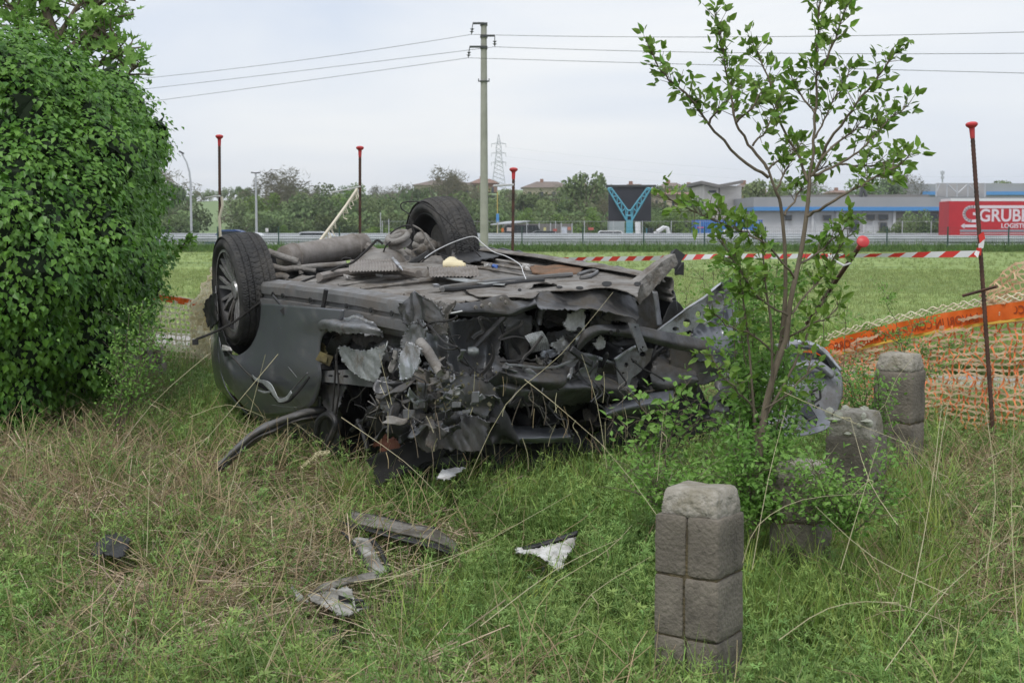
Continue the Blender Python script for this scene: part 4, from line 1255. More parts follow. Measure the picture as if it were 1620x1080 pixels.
pp('link_plate', [[(636, 420), (662, 404), (676, 396)], [(646, 426), (664, 414), (680, 402)]], 'Y', 8.6, M['black'], car, nu=10, nv=5, amp=.004, freq=9, seed=20, thick=.015)

# heat shields: ribbed plates
def ribbed(name, c4, kind, off, m, ribs=14, amp=.006, seed=1, h=.008):
    a, b_, c_, d_ = [hit(x, y, kind, off) for x, y in c4]
    nu, nv = ribs * 4 + 1, 12; vs = []
    nrm = (b_ - a).cross(d_ - a).normalized()
    if nrm.z < 0: nrm = -nrm
    for j in range(nv):
        for i in range(nu):
            u, v = i / (nu - 1), j / (nv - 1)
            p = a.lerp(b_, u).lerp(d_.lerp(c_, u), v) + nrm * (h * (.5 + .5 * math.cos(i * math.pi / 2)) + .02 * math.sin(v * math.pi))
            vs.append(p)
    vs = crumple(vs, amp, 6, seed); mb = MB()
    mb.add(vs, [(j * nu + i, j * nu + i + 1, (j + 1) * nu + i + 1, (j + 1) * nu + i) for j in range(nv - 1) for i in range(nu - 1)])
    return mb.build(name, m, car, 40)


ribbed('heat_shield', [(556, 413), (622, 411), (634, 429), (552, 432)], 'f', .07, M['muffler'], 16, .006, 3)
ribbed('heat_shield', [(676, 425), (752, 422), (758, 438), (680, 440)], 'f', .04, M['muffler'], 14, .006, 5)
pp('shield_edge', [[(619, 409), (627, 418), (637, 428)], [(622, 407), (631, 416), (637, 426)]], 'f', .1, M['bright'], car, nu=10, nv=3, thick=.006)
pp('cross_plate', [[(682, 431), (720, 438), (760, 444), (800, 447)], [(680, 435), (716, 443), (756, 449), (798, 451)]], 'f', .035, M['galv'], car, nu=20, nv=4, amp=.004, freq=8, seed=3)
tubepx('brace_bar', [(700, 458), (702, 455), (740, 450), (800, 443), (870, 437), (905, 434)], 'f', .035, .013, M['sillm'], car)
tubepx('brace_bar', [(700, 458), (740, 456), (800, 449), (860, 443)], 'f', .03, .012, M['black'], car)
tubepx('brace_bar', [(915, 434), (935, 428), (945, 430), (930, 438), (918, 440)], 'f', .03, .01, M['sillm'], car)
pp('mud_patch', [[(838, 424), (880, 419), (925, 424)], [(842, 433), (880, 436), (915, 433)]], 'f', .022, M['rust'], car, nu=18, nv=8, amp=.008, freq=12, seed=9, thick=.01)
pp('foam_block', [[(702, 416), (715, 411), (732, 417)], [(700, 420), (716, 421), (736, 421)]], 'f', .055, M['foam'], car, nu=12, nv=8, amp=.008, freq=14, seed=5, thick=.03)
pp('torn_foil', [[(716, 398), (720, 404)], [(712, 412), (724, 413)]], 'f', .06, M['steel2'], car, nu=6, nv=8, amp=.01, freq=18, seed=5)
pp('dark_cover', [[(690, 400), (724, 393), (766, 396), (800, 402)], [(706, 412), (740, 415), (770, 410), (798, 404)]], 'f', .03, M['black'], car, nu=16, nv=8, amp=.01, freq=5, seed=15)
for x, y, mm_ in ((782, 421, 'blue'), (832, 420, 'white'), (838, 422, 'white'), (690, 452, 'bright'), (600, 436, 'white'), (549, 437, 'white'), (772, 418, 'white')):
    q = hit(x, y, 'f', .03); mb = MB(); mb.box(q, (.03, .03, .015), Matrix.Rotation(x, 3, 'Z'), .006); mb.build('loose_chip', M[mm_], car)

# ---- front edge of the floor, top sheet with dark discs for holes and drooping lip
o = pp('floor_front_sheet', [[(758, 470), (820, 470), (842, 470), (858, 461), (900, 460), (950, 455), (985, 460), (1008, 470)],
                         [(740, 462), (790, 458), (830, 455), (868, 450), (905, 447), (945, 446), (985, 450), (1012, 456)],
                         [(730, 452), (790, 447), (830, 443), (870, 441), (913, 437), (948, 438), (985, 440), (1020, 442)],
                         [(730, 440), (790, 438), (830, 436), (870, 434), (913, 431), (948, 430), (985, 430), (1030, 430)]], 'f', .02, M['under'], car, nu=60, nv=20, amp=.008, freq=6, seed=31, thick=.005)
for x, y, rx, ry in ((885, 451, 5, 2), (917, 451, 6, 2), (960, 446, 8, 4), (1009, 446, 6, 4), (822, 454, 3, 1.5)):
    mb = MB(); c = hit(x, y, 'f', .04); vs = [hit(x + rx * math.cos(a), y + ry * math.sin(a), 'f', .037) for a in np.linspace(0, 6.283, 12, endpoint=False)]
    from mathutils.bvhtree import BVHTree
    if 'bvh_ff' not in globals(): bvh_ff = BVHTree.FromPolygons([v.co[:] for v in o.data.vertices], [tuple(p.vertices) for p in o.data.polygons])
    lo_ = wloc(o)
    vs = [(lambda h, v: (h[0] + lo_ + Vector((0, 0, .006))) if h[0] else v)(bvh_ff.ray_cast(v - lo_ + Vector((0, 0, .3)), Vector((0, 0, -1))), v) for v in vs]
    mb.add(vs, [tuple(range(12))]); mb.build('drain_hole_disc', M['void'], car)  # near-black disc on the sheet, its colour standing for a hole's darkness
pp('front_lip', [[(842, 470, -.02), (858, 462, -.02), (900, 461, -.03), (950, 456, -.02), (985, 460, -.02), (1008, 471, 0)], [(846, 478, .05), (870, 480, .06), (900, 482, .06), (950, 478, .06), (990, 486, .04), (1010, 496, .02)], [(850, 486, .2), (870, 488, .2), (900, 490, .2), (950, 490, .2), (990, 500, .2), (1010, 510, .2)]],
   's', 1.98, M['steel'], car, nu=40, nv=10, amp=.01, freq=6, seed=32)
pp('cross_member', [[(690, 480, .03), (730, 480, 0), (760, 476, 0), (785, 468, 0), (800, 466, 0), (812, 476, 0), (845, 474, 0)], [(692, 488, .06), (735, 493, .05), (765, 492, .05), (790, 494, .05), (808, 494, .05), (825, 487, .05), (848, 480, .05)], [(694, 494, .02), (740, 500, 0), (770, 502, 0), (795, 501, 0), (812, 500, 0), (830, 492, 0), (850, 486, 0)]],
   's', 2.06, M['steel'], car, nu=50, nv=12, amp=.006, freq=7, seed=33)
mb = MB()
for x, y in ((752, 486), (762, 484), (775, 482), (793, 472), (800, 478)):
    mb.lathe([(0, 0), (0, .011), (.009, .009), (.01, 0)], 8, Matrix.Translation(hit(x, y, 's', 2.11)) @ (-LX).to_track_quat('X', 'Z').to_matrix().to_4x4() @ Matrix.Rotation(math.pi, 4, 'Z'))
mb.build('bolt', M['under'], car)

# ---- chassis rail torn upwards at right
rl = [(998, 472), (1012, 455), (1030, 438), (1050, 420), (1066, 409)]
mb = MB(); cen = [hit(x, y, 's', 1.93) for x, y in rl]
vs = []
for i, p in enumerate(cen):
    d = (cen[min(i + 1, 4)] - cen[max(i - 1, 0)]).normalized(); u = AX * .8 + Vector((0, 0, .0)); nn = d.cross(LX).normalized(); h = (.045, .05, .042, .036, .03)[i]
    for a, c_ in ((-1, -1), (1, -1), (1, 1), (-1, 1)): vs.append(p + nn * a * h + LX * c_ * h * .8)
mb.add(vs, [(i * 4 + q, i * 4 + (q + 1) % 4, i * 4 + 4 + (q + 1) % 4, i * 4 + 4 + q) for i in range(4) for q in range(4)] + [(19, 18, 17, 16)])
bmv = MB(); bmv.v = []; o = mb.build('chassis_rail', M['under'], car); sb_ = o.modifiers.new('sub', 'SUBSURF'); sb_.subdivision_type = 'SIMPLE'; sb_.levels = sb_.render_levels = 3
tx = bpy.data.textures.new('dent', 'CLOUDS'); tx.noise_scale = .05
ds = o.modifiers.new('dent', 'DISPLACE'); ds.texture = tx; ds.strength = .02; ds.mid_level = .5; ds.texture_coords = 'LOCAL'
mb = MB(); q = hit(1068, 410, 's', 1.93); mb.box(q, (.07, .05, .09), Matrix.Rotation(.4, 3, 'Y'), .015); mb.box(q + Vector((.02, 0, -.05)), (.04, .04, .06), None, .01); mb.build('rail_end', M['black'], car)
pp('rail_bracket', [[(1030, 440), (1046, 432)], [(1036, 447), (1050, 446)]], 's', 1.95, M['under'], car, nu=6, nv=6, amp=.01, freq=9, seed=3, thick=.01)
pp('strut_tower', [[(1003, 470), (1022, 462), (1038, 458)], [(1002, 500), (1020, 500), (1041, 500)], [(1006, 520), (1025, 520), (1044, 518)]], 's', 1.9, M['steel'], car, nu=16, nv=20, amp=.012, freq=5, seed=35)
pp('edge_strip', [[(1032, 460), (1040, 461)], [(1036, 490), (1044, 490)], [(1039, 515), (1048, 516)]], 's', 1.97, M['steel2'], car, nu=4, nv=14, amp=.003, freq=9, seed=36)

# ---- front openings: wheelhouse sheet, firewall, ducts
pp('wheelhouse_sheet', [[(700, 502, .0), (730, 503, -.1), (765, 502, -.15), (800, 505, -.05)], [(702, 535, .02), (735, 540, -.18), (770, 545, -.22), (795, 540, -.1)], [(704, 570, .02), (735, 580, -.16), (768, 590, -.18), (790, 580, -.05)], [(712, 600, .04), (740, 612, -.03), (768, 615, -.03), (800, 605, .04)]],
   's', 2.02, M['steel2'], car, nu=44, nv=44, amp=.016, freq=3.5, seed=41)
pp('wheelhouse_sheet', [[(668, 508, .0), (690, 505, 0), (706, 505, .02)], [(672, 540, .02), (690, 545, .0), (708, 545, .05)], [(690, 590, .02), (700, 590, .0), (712, 600, .05)]], 's', 2.08, M['steel2'], car, nu=16, nv=24, amp=.02, freq=5, seed=42)
tubepx('steering_link', [(748, 553), (765, 535), (784, 516), (802, 498)], 's', 2.0, .014, M['steel'], car)
mb = MB(); mb.lathe([(-.03, 0), (-.02, .022), (.01, .026), (.03, .015), (.035, 0)], 12, Matrix.Translation(hit(747, 556, 's', 2.02))); mb.build('ball_joint', M['galv'], car, 40)
tubepx('bent_pipe', [(852, 514), (854, 500), (858, 489), (866, 482), (884, 479), (905, 480), (925, 487)], 's', 1.92, .017, M['steel2'], car, 9)
pp('duct_housing', [[(862, 492), (890, 486), (920, 492), (935, 500)], [(858, 515), (890, 518), (925, 520), (940, 520)]], 's', 1.8, M['steel'], car, nu=20, nv=14, amp=.02, freq=6, seed=43)
pp('engine_block', [[(935, 482, 0), (955, 478, .04), (965, 490, 0)], [(930, 505, 0), (950, 510, .05), (964, 512, 0)], [(932, 525, 0), (950, 530, .0), (962, 528, 0)]], 's', 1.85, M['under'], car, nu=18, nv=18, amp=.015, freq=8, seed=44)
pp('torn_insulation', [[(890, 512), (903, 494), (922, 489)], [(894, 523), (908, 512), (926, 508)], [(902, 524), (914, 524), (925, 524)]], 's', 2.05, M['white'], car, nu=16, nv=14, amp=.016, freq=9, seed=45)
pp('torn_insulation', [[(938, 545), (948, 530)], [(942, 552), (957, 540)], [(944, 553), (956, 551)]], 's', 2.0, M['white'], car, nu=10, nv=10, amp=.012, freq=12, seed=46)
def ribs_px(c4, off, m, ribs, seed): return ribbed('foil_shield', c4, 's', off, m, ribs, .008, seed, .006)
ribs_px([(829, 532), (856, 524), (869, 552), (840, 560)], 2.0, M['foil'], 9, 3)
ribs_px([(905, 528), (945, 520), (935, 536), (905, 548)], 2.0, M['foil'], 9, 4)
pp('foil_scrap', [[(853, 556), (874, 552), (886, 556)], [(856, 566), (868, 566), (880, 563)]], 's', 2.0, M['bright'], car, nu=12, nv=8, amp=.01, freq=8, seed=47)
pp('foil_scrap', [[(868, 546), (890, 536), (905, 545)], [(880, 562), (895, 556), (906, 552)]], 's', 2.0, M['foil'], car, nu=12, nv=8, amp=.015, freq=9, seed=48)
pp('inner_panel', [[(868, 525), (906, 522), (908, 548)], [(866, 545), (890, 548), (900, 556)]], 's', 1.86, M['steel2'], car, nu=12, nv=8, amp=.01, freq=5, seed=49)
# mid sheets under the cavity
pp('torn_panel', [[(778, 560, .1), (815, 572, .1), (850, 578, .12), (885, 572, .1), (918, 560, .05)], [(782, 590, .16), (815, 600, .2), (850, 605, .22), (885, 602, .2), (905, 590, .12)], [(790, 605, .1), (820, 616, .1), (855, 622, .1), (885, 618, .1), (900, 606, .05)]],
   's', 1.95, M['steel'], car, nu=50, nv=26, amp=.02, freq=4.5, seed=51)
pp('torn_panel', [[(800, 574, .02), (840, 580, .0), (880, 578, 0), (916, 562, 0)], [(802, 578, .02), (842, 585, .0), (882, 582, 0), (918, 566, 0)]], 's', 2.14, M['steel2'], car, nu=40, nv=5, amp=.008, freq=5, seed=52)
pp('torn_panel', [[(700, 585), (725, 590), (765, 600), (780, 610)], [(690, 640), (720, 655), (755, 655), (772, 640)], [(700, 665), (725, 672), (750, 668), (765, 660)]], 's', 2.1, M['steel'], car, nu=44, nv=44, amp=.03, freq=3.2, seed=53)
# olive box at right
pp('bracket_box', [[(915, 602), (940, 585), (972, 570)], [(918, 606), (945, 600), (974, 596)], [(935, 618), (955, 612), (975, 604)]], 's', 2.0, mat('dull_olive', (.06, .06, .045), .6, .3, c2=(.09, .09, .07), scale=6, bump=.3), car, nu=20, nv=16, amp=.008, freq=6, seed=54)
pp('bracket_edge', [[(936, 560), (955, 566), (974, 573)], [(938, 566), (956, 571), (975, 577)]], 's', 2.04, M['bright'], car, nu=16, nv=4, amp=.006, freq=9, seed=55)
pp('bracket_edge', [[(915, 604), (945, 604), (975, 598)], [(917, 608), (946, 608), (976, 601)]], 's', 2.04, M['steel2'], car, nu=16, nv=4, amp=.004, freq=9, seed=56)
plate('bracket', [(973, 569), (990, 556), (1006, 547), (1016, 551), (1033, 551), (1028, 570), (1012, 588), (998, 598), (994, 612), (978, 612)], [(990, 577, 3.4, 4), (1003, 572, 4, 2.2), (985, 590, 2, 2), (1016, 560, 5, 4)], 's', 2.08, M['steel2'], car, .01)
pp('bracket_fold', [[(971, 567), (990, 554), (1006, 545)], [(974, 571), (991, 558), (1007, 549)]], 's', 2.1, M['bright'], car, nu=14, nv=4, amp=.003, freq=9, seed=57)
# smooth dark beam crossing right with dark discs for holes, strap plate
pp('front_beam', [[(914, 540, .0), (925, 522, .02), (945, 514, .02), (975, 515, 0), (1010, 516, 0), (1050, 524, .0), (1080, 530, 0), (1118, 538, 0)], [(912, 551, 0), (928, 533, .03), (948, 523, .03), (978, 525, .03), (1012, 529, .02), (1050, 538, .02), (1080, 545, .02), (1122, 552, .02)], [(915, 555, -.02), (930, 540, 0), (950, 529, 0), (980, 532, 0), (1012, 537, 0), (1050, 547, 0), (1080, 554, 0), (1122, 560, 0)]],
   's', 2.12, M['steel'], car, nu=60, nv=12, amp=.004, freq=4, seed=58, thick=.008)
for x, y in ((966, 525), (977, 524)):
    mb = MB(); mb.lathe([(-.006, 0), (-.006, .011), (.004, .011), (.004, 0)], 10, Matrix.Translation(hit(x, y, 's', 2.152)) @ LX.to_track_quat('X', 'Z').to_matrix().to_4x4()); mb.build('beam_hole_disc', M['void'], car)  # near-black disc on the beam, painted dark in place of an opening
plate('strap_plate', [(994, 510), (1009, 512), (1015, 530), (1024, 553), (1017, 556), (1012, 550), (1010, 557), (1003, 535)], [(1004, 517, 2, 1.5), (1016, 549, 1.5, 2)], 's', 2.19, M['steel2'], car, .01)
pp('front_beam', [[(905, 548), (920, 560), (936, 572)], [(900, 556), (916, 568), (934, 580)]], 's', 2.16, M['black'], car, nu=14, nv=6, amp=.006, freq=7, seed=59, thick=.02)

# ---- perforated cross beam thrown up at the right
beam_o = [(1040, 522), (1062, 508), (1080, 494), (1100, 481), (1117, 470), (1130, 458), (1146, 446), (1158, 437), (1162, 446), (1158, 462), (1152, 478), (1140, 490), (1120, 500), (1108, 508), (1100, 518), (1086, 524), (1064, 528), (1044, 527)]
plate('perforated_beam', beam_o, [(1086, 511, 6, 7), (1104, 497, 4.5, 5.5), (1118, 489, 4.5, 6), (1138, 471, 6.5, 8), (1068, 520, 5, 3.4), (1096, 520, 1.5, 1.5)], 's', 2.02, M['galv'], car, .008)
fl1 = [(1038, 522), (1060, 506), (1080, 491), (1100, 478), (1117, 467), (1130, 455), (1146, 443), (1160, 432)]
pp('beam_flange', [[(x, y, -.06) for x, y in fl1], [(x + 1, y + 1.5, .03) for x, y in fl1]], 's', 2.03, M['bright'], car, nu=40, nv=6, amp=.005, freq=9, seed=61)
pp('beam_end', [[(1143, 446), (1152, 437), (1163, 432)], [(1146, 462), (1156, 452), (1165, 446)], [(1142, 474), (1154, 470), (1160, 466)]], 's', 2.06, M['steel2'], car, nu=18, nv=18, amp=.02, freq=9, seed=62)
pp('light_scrap', [[(1108, 508), (1122, 502)], [(1112, 516), (1124, 508)]], 's', 2.08, M['galv'], car, nu=8, nv=8, amp=.008, freq=10, seed=63)
pp('arch_hump', [[(1044, 520), (1052, 500), (1063, 476), (1074, 478), (1086, 495)], [(1048, 532), (1058, 520), (1068, 510), (1080, 508), (1094, 510)]], 's', 1.9, M['black'], car, nu=24, nv=12, amp=.004, freq=3, seed=64)
pp('crushed_wing', [[(1100, 512, 0), (1130, 500, 0), (1158, 482, 0), (1170, 500, 0)], [(1100, 545, .1), (1130, 540, .1), (1160, 530, .12), (1180, 535, .1)], [(1110, 570, .1), (1140, 575, .1), (1165, 565, .12), (1190, 570, .1)]], 's', 1.95, M['paint'], car, nu=34, nv=30, amp=.03, freq=4, seed=65)
pp('crushed_wing', [[(1140, 455, 0), (1160, 470, 0), (1175, 500, 0)], [(1130, 480, 0), (1155, 500, 0), (1170, 530, 0)]], 's', 1.85, M['steel2'], car, nu=24, nv=20, amp=.03, freq=5, seed=66)
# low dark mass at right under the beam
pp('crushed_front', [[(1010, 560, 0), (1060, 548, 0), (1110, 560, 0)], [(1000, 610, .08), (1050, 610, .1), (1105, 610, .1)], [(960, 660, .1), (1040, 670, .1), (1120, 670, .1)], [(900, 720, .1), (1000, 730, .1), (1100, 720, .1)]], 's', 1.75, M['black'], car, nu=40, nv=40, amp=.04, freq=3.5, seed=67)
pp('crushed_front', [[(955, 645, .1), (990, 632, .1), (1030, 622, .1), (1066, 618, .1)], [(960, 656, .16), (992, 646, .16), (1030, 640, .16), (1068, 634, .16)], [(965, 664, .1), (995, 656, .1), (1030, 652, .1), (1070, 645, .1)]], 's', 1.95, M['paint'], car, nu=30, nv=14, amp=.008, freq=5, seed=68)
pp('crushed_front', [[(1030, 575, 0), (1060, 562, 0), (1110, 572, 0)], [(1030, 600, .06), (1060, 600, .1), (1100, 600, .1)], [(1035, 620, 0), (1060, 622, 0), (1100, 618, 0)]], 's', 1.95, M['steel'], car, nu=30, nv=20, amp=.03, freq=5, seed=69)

# ---- side torn open: door skins, pillar, galvanised sheet
pp('folded_door_skin', [[(484, 505, -.02), (500, 499, 0), (525, 497, 0), (548, 503, .0), (570, 499, 0), (592, 510, 0)], [(488, 512, -.08), (505, 507, -.1), (528, 510, -.12), (552, 514, -.12), (575, 514, -.1), (600, 522, -.06)], [(490, 522, -.08), (510, 522, -.1), (530, 524, -.12), (556, 528, -.12), (580, 530, -.1), (606, 532, -.04)]],
   't', -.06, M['steel2'], car, nu=50, nv=18, amp=.012, freq=7, seed=71)
pp('door_edge', [[(484, 506), (500, 500), (520, 497), (545, 503), (562, 499), (590, 510)], [(486, 510), (502, 504), (521, 501), (547, 507), (564, 504), (590, 514)]], 't', -.14, M['bright'], car, nu=40, nv=4, amp=.006, freq=12, seed=72)
pp('door_frame', [[(486, 520), (520, 530), (560, 535), (600, 540)], [(492, 545), (520, 552), (560, 545), (605, 548)], [(515, 560), (540, 558), (570, 556), (610, 556)]], 't', .06, M['black'], car, nu=34, nv=20, amp=.02, freq=6, seed=73)
pp('sealant_edge', [[(490, 535), (502, 545), (512, 560)], [(498, 532), (512, 544), (518, 560)]], 't', -.1, M['seal'], car, nu=14, nv=6, amp=.01, freq=9, seed=74)
mb = MB(); c = hit(513, 567, 't', -.12); mb.box(c, (.07, .02, .05), Matrix.Rotation(.4, 3, 'Y'), .005); mb.box(c + Vector((.0, -.015, 0)), (.035, .01, .025), Matrix.Rotation(.4, 3, 'Y'), .004); mb.build('hinge', M['seal'], car)
pp('galvanised_sheet', [[(537, 548), (555, 552), (575, 553), (596, 550), (612, 545)], [(538, 562), (552, 568), (575, 572), (592, 570), (606, 566)], [(548, 580), (562, 586), (580, 592), (590, 594), (600, 596)], [(565, 588), (572, 594), (580, 600), (588, 604), (594, 606)]],
   't', -.13, M['galv'], car, nu=44, nv=34, amp=.014, freq=6, seed=75)
plate('door_beam', [(488, 588), (520, 586), (560, 584), (594, 596), (594, 612), (560, 608), (520, 604), (488, 602)], [(527, 594, 4, 1.8), (551, 595, 4.5, 2.2), (540, 591, 2, 2), (505, 594, 2, 1)], 't', -.09, M['steel2'], car, .03)
pp('pillar_sheet', [[(604, 560), (625, 552), (640, 556)], [(600, 585), (622, 580), (636, 590)], [(596, 605), (620, 604), (640, 612)]], 't', -.04, M['steel2'], car, nu=24, nv=24, amp=.014, freq=6, seed=76)
mb = MB(); mb.lathe([(-.004, 0), (-.004, .02), (.004, .02), (.004, 0)], 12, Matrix.Translation(hit(613, 577, 't', -.09)) @ AX.to_track_quat('X', 'Z').to_matrix().to_4x4()); mb.build('pillar_hole_disc', M['void'], car)  # near-black disc on the sheet, painting the dark of an opening
pp('silver_shard', [[(640, 544), (652, 546), (664, 550)], [(634, 560), (650, 568), (662, 572)], [(632, 580), (645, 588), (658, 586)], [(634, 600), (640, 602), (650, 597)]], 't', -.3, M['bright'], car, nu=22, nv=28, amp=.012, freq=5, seed=77)
pp('pillar', [[(648, 512), (665, 508), (676, 520)], [(640, 530), (660, 535), (672, 545)], [(636, 550), (655, 552), (672, 560)]], 't', -.1, M['steel2'], car, nu=18, nv=18, amp=.02, freq=7, seed=78)
pp('crushed_sill_end', [[(630, 480), (650, 470), (672, 468), (698, 480)], [(632, 495), (655, 488), (680, 490), (702, 500)], [(640, 512), (660, 515), (682, 510), (700, 515)]], 't', -.1, M['steel'], car, nu=34, nv=24, amp=.03, freq=6, seed=79)
pp('crushed_sill_end', [[(660, 470), (690, 474), (720, 482)], [(668, 490), (695, 500), (712, 505)], [(668, 520), (690, 525), (705, 530)]], 't', -.05, M['rust'] if 0 else M['under'], car, nu=24, nv=24, amp=.03, freq=8, seed=80)
tubepx('bent_tube', [(664, 541), (676, 555), (686, 572), (698, 590)], 't', -.22, .024, M['under'], car, 9)
pp('hanging_plate', [[(495, 600), (515, 606), (545, 608)], [(508, 630), (522, 636), (538, 632)], [(520, 655), (528, 660), (532, 655)]], 't', -.06, M['steel'], car, nu=18, nv=22, amp=.016, freq=6, seed=81)
tubepx('seat_belt', [(534, 552), (531, 580), (529, 610), (526, 650)], 't', -.2, .005, M['cable'], car, 5)
tubepx('seat_belt', [(531, 560), (534, 590), (536, 620), (531, 655)], 't', -.2, .005, M['cable'], car, 5)
tubepx('door_strap', [(516, 458), (513, 475), (510, 492)], 't', -.09, .012, M['black'], car, 6)
tubepx('door_strap', [(432, 468), (444, 482), (452, 490), (462, 496), (476, 508)], 't', -.16, .008, M['black'], car, 6)
mb = MB(); mb.box(hit(452, 490, 't', -.165), (.05, .02, .03), Matrix.Rotation(-.6, 3, 'Y')); mb.build('strap_clip', M['black'], car)

# big crumpled sheets across the torn front
pp('torn_panel', [[(752, 580, .0), (800, 590, .0), (850, 592, .0), (900, 585, 0), (960, 590, 0), (1010, 600, 0)], [(745, 605, .1), (800, 612, .12), (850, 618, .1), (905, 618, .1), (960, 612, .1), (1008, 618, .1)], [(750, 628, .02), (800, 640, .02), (850, 645, .0), (900, 640, 0), (950, 632, 0), (1000, 640, 0)]], 's', 2.02, M['steel'], car, nu=80, nv=30, amp=.03, freq=3.6, seed=151)
pp('torn_panel', [[(690, 600), (720, 590), (752, 600), (780, 620)], [(684, 625), (716, 618), (752, 630), (778, 645)], [(690, 655), (716, 648), (745, 660), (765, 670)]], 's', 2.16, M['steel'], car, nu=44, nv=34, amp=.032, freq=4.2, seed=152)
pp('torn_panel', [[(640, 590), (664, 584), (690, 592)], [(636, 612), (662, 612), (692, 622)], [(640, 640), (668, 640), (694, 648)]], 't', -.12, M['steel'], car, nu=34, nv=34, amp=.03, freq=5, seed=153)
pp('torn_panel', [[(600, 606), (622, 600), (644, 610)], [(596, 630), (620, 632), (646, 640)], [(606, 652), (622, 660), (640, 664)]], 't', -.12, M['steel2'], car, nu=30, nv=30, amp=.026, freq=5, seed=154)
pp('torn_panel', [[(652, 655), (690, 650), (740, 662), (776, 668)], [(650, 680), (692, 684), (738, 690), (772, 692)], [(660, 704), (694, 712), (736, 712), (764, 708)]], 't', -.1, M['steel'], car, nu=50, nv=30, amp=.032, freq=4, seed=155)
pp('torn_panel', [[(884, 560), (910, 552), (945, 566)], [(880, 585), (912, 588), (944, 590)], [(886, 606), (912, 612), (940, 604)]], 's', 2.06, M['steel2'], car, nu=34, nv=30, amp=.024, freq=4.5, seed=156)
pp('torn_panel', [[(800, 498), (820, 494), (842, 500)], [(796, 530), (818, 535), (838, 530)], [(800, 562), (816, 570), (832, 566)]], 's', 1.96, M['steel'], car, nu=24, nv=34, amp=.022, freq=5, seed=157)
pp('torn_panel', [[(932, 476), (965, 470), (1000, 480)], [(936, 492), (966, 490), (1002, 500)], [(960, 510), (980, 512), (1004, 512)]], 's', 1.92, M['under'], car, nu=30, nv=20, amp=.018, freq=5, seed=158)
pp('torn_panel', [[(560, 515), (590, 520), (640, 515)], [(556, 530), (592, 538), (640, 540)], [(570, 545), (600, 552), (636, 556)]], 't', .02, M['steel'], car, nu=34, nv=24, amp=.022, freq=5, seed=159)
pp('torn_panel', [[(1060, 545), (1100, 545), (1150, 550)], [(1056, 575), (1100, 580), (1146, 585)], [(1070, 600), (1104, 610), (1140, 606)]], 's', 2.0, M['steel'], car, nu=40, nv=30, amp=.026, freq=4, seed=160)
for i in range(16):
    rg = random.Random(3300 + i); x = rg.uniform(640, 960); y = rg.uniform(495, 600); kd = ('t', -.22) if x < 700 else ('s', 2.1); pts = [(x, y)]
    for k_ in range(5): x += rg.uniform(-22, 26); y += rg.uniform(-8, 26); pts.append((x, y))
    for j in range(rg.choice([1, 2, 3])): tubepx('wiring_loom', [(a + j * 1.6, b_ + j * 1.1) for a, b_ in pts], kd[0], kd[1], rg.uniform(.003, .006), M[rg.choice(['cable', 'black', 'cable'])], car, 5)

# ---- debris lumps along the broken corner
SCR = []
def scraps(n, x0, x1, y0, y1, kind, off, mats, smin, smax, seed, rise=0.0, name='torn_panel', spread=.1):
    rg = random.Random(seed)
    for i in range(n):
        x = rg.uniform(x0, x1); y = rg.uniform(y0, y1); sz = rg.uniform(smin, smax)
        c = hit(x, y, kind, off + rg.uniform(-spread, spread))
        u = Vector([rg.gauss(0, 1) for _ in range(3)]).normalized(); v = u.cross(Vector([rg.gauss(0, 1) for _ in range(3)])).normalized()
        nrm = u.cross(v); asp = rg.uniform(.8, 2.4)
        rows = []
        for a in (-1, -.3, .4, 1):
            rows.append([c + u * a * sz * rg.uniform(.6, 1.1) * asp + v * b_ * sz * rg.uniform(.4, .8) + nrm * rg.uniform(-.3, .3) * sz for b_ in (-1, 0, 1)])
        patch(name, rows, M[rg.choice(mats)], car, 9, 9, sz * .13, 1.0 / sz * .45, seed * 100 + i, .005)


scraps(40, 600, 720, 575, 690, 't', -.1, ['steel', 'under', 'steel', 'black', 'black', 'steel2'], .02, .06, 1)
scraps(20, 640, 790, 600, 690, 's', 2.1, ['steel', 'under', 'black', 'steel2', 'black'], .03, .09, 2)
scraps(24, 500, 640, 515, 620, 't', .05, ['black', 'steel', 'steel', 'black', 'steel2'], .03, .09, 3, spread=.06)
scraps(16, 500, 640, 625, 720, 't', .15, ['black', 'void', 'black'], .05, .12, 4)
scraps(26, 800, 1000, 485, 600, 's', 1.75, ['black', 'steel', 'steel', 'under', 'black', 'steel2'], .03, .08, 5, spread=.08)
scraps(24, 800, 1010, 600, 720, 's', 1.85, ['black', 'steel', 'black', 'black', 'under'], .05, .13, 6)
scraps(14, 1010, 1170, 520, 640, 's', 1.85, ['black', 'steel', 'black', 'under'], .04, .1, 7)
scraps(14, 980, 1150, 640, 720, 's', 1.75, ['black', 'void', 'black', 'steel'], .06, .14, 8)
scraps(12, 640, 800, 690, 745, 's', 1.9, ['black', 'void', 'steel'], .06, .12, 9)
scraps(10, 1150, 1240, 560, 690, 's', 1.6, ['steel', 'steel2', 'black', 'paint'], .04, .11, 10)
scraps(22, 610, 770, 560, 690, 't', -.2, ['steel', 'under', 'steel', 'black', 'steel2', 'galv'], .010, .032, 11, spread=.06)
scraps(20, 800, 960, 560, 640, 's', 2.1, ['steel', 'under', 'black', 'steel2'], .012, .035, 12, spread=.05)
for i in range(70):
    rg = random.Random(2000 + i); x = rg.uniform(560, 1010); y = rg.uniform(580, 720); kd = ('t', -.24) if x < 700 else ('s', 2.2)
    dx = rg.uniform(-9, 9); hh = rg.uniform(14, 55)
    tubepx('hanging_root', [(x, y), (x + dx, y + hh * .5), (x + dx * rg.uniform(-1, 2), y + hh)], kd[0], kd[1] - (.1 if y > 650 else 0), rg.uniform(.0008, .0022), M[rg.choice(['straw', 'bark', 'bark', 'stalk'])], car, 3)
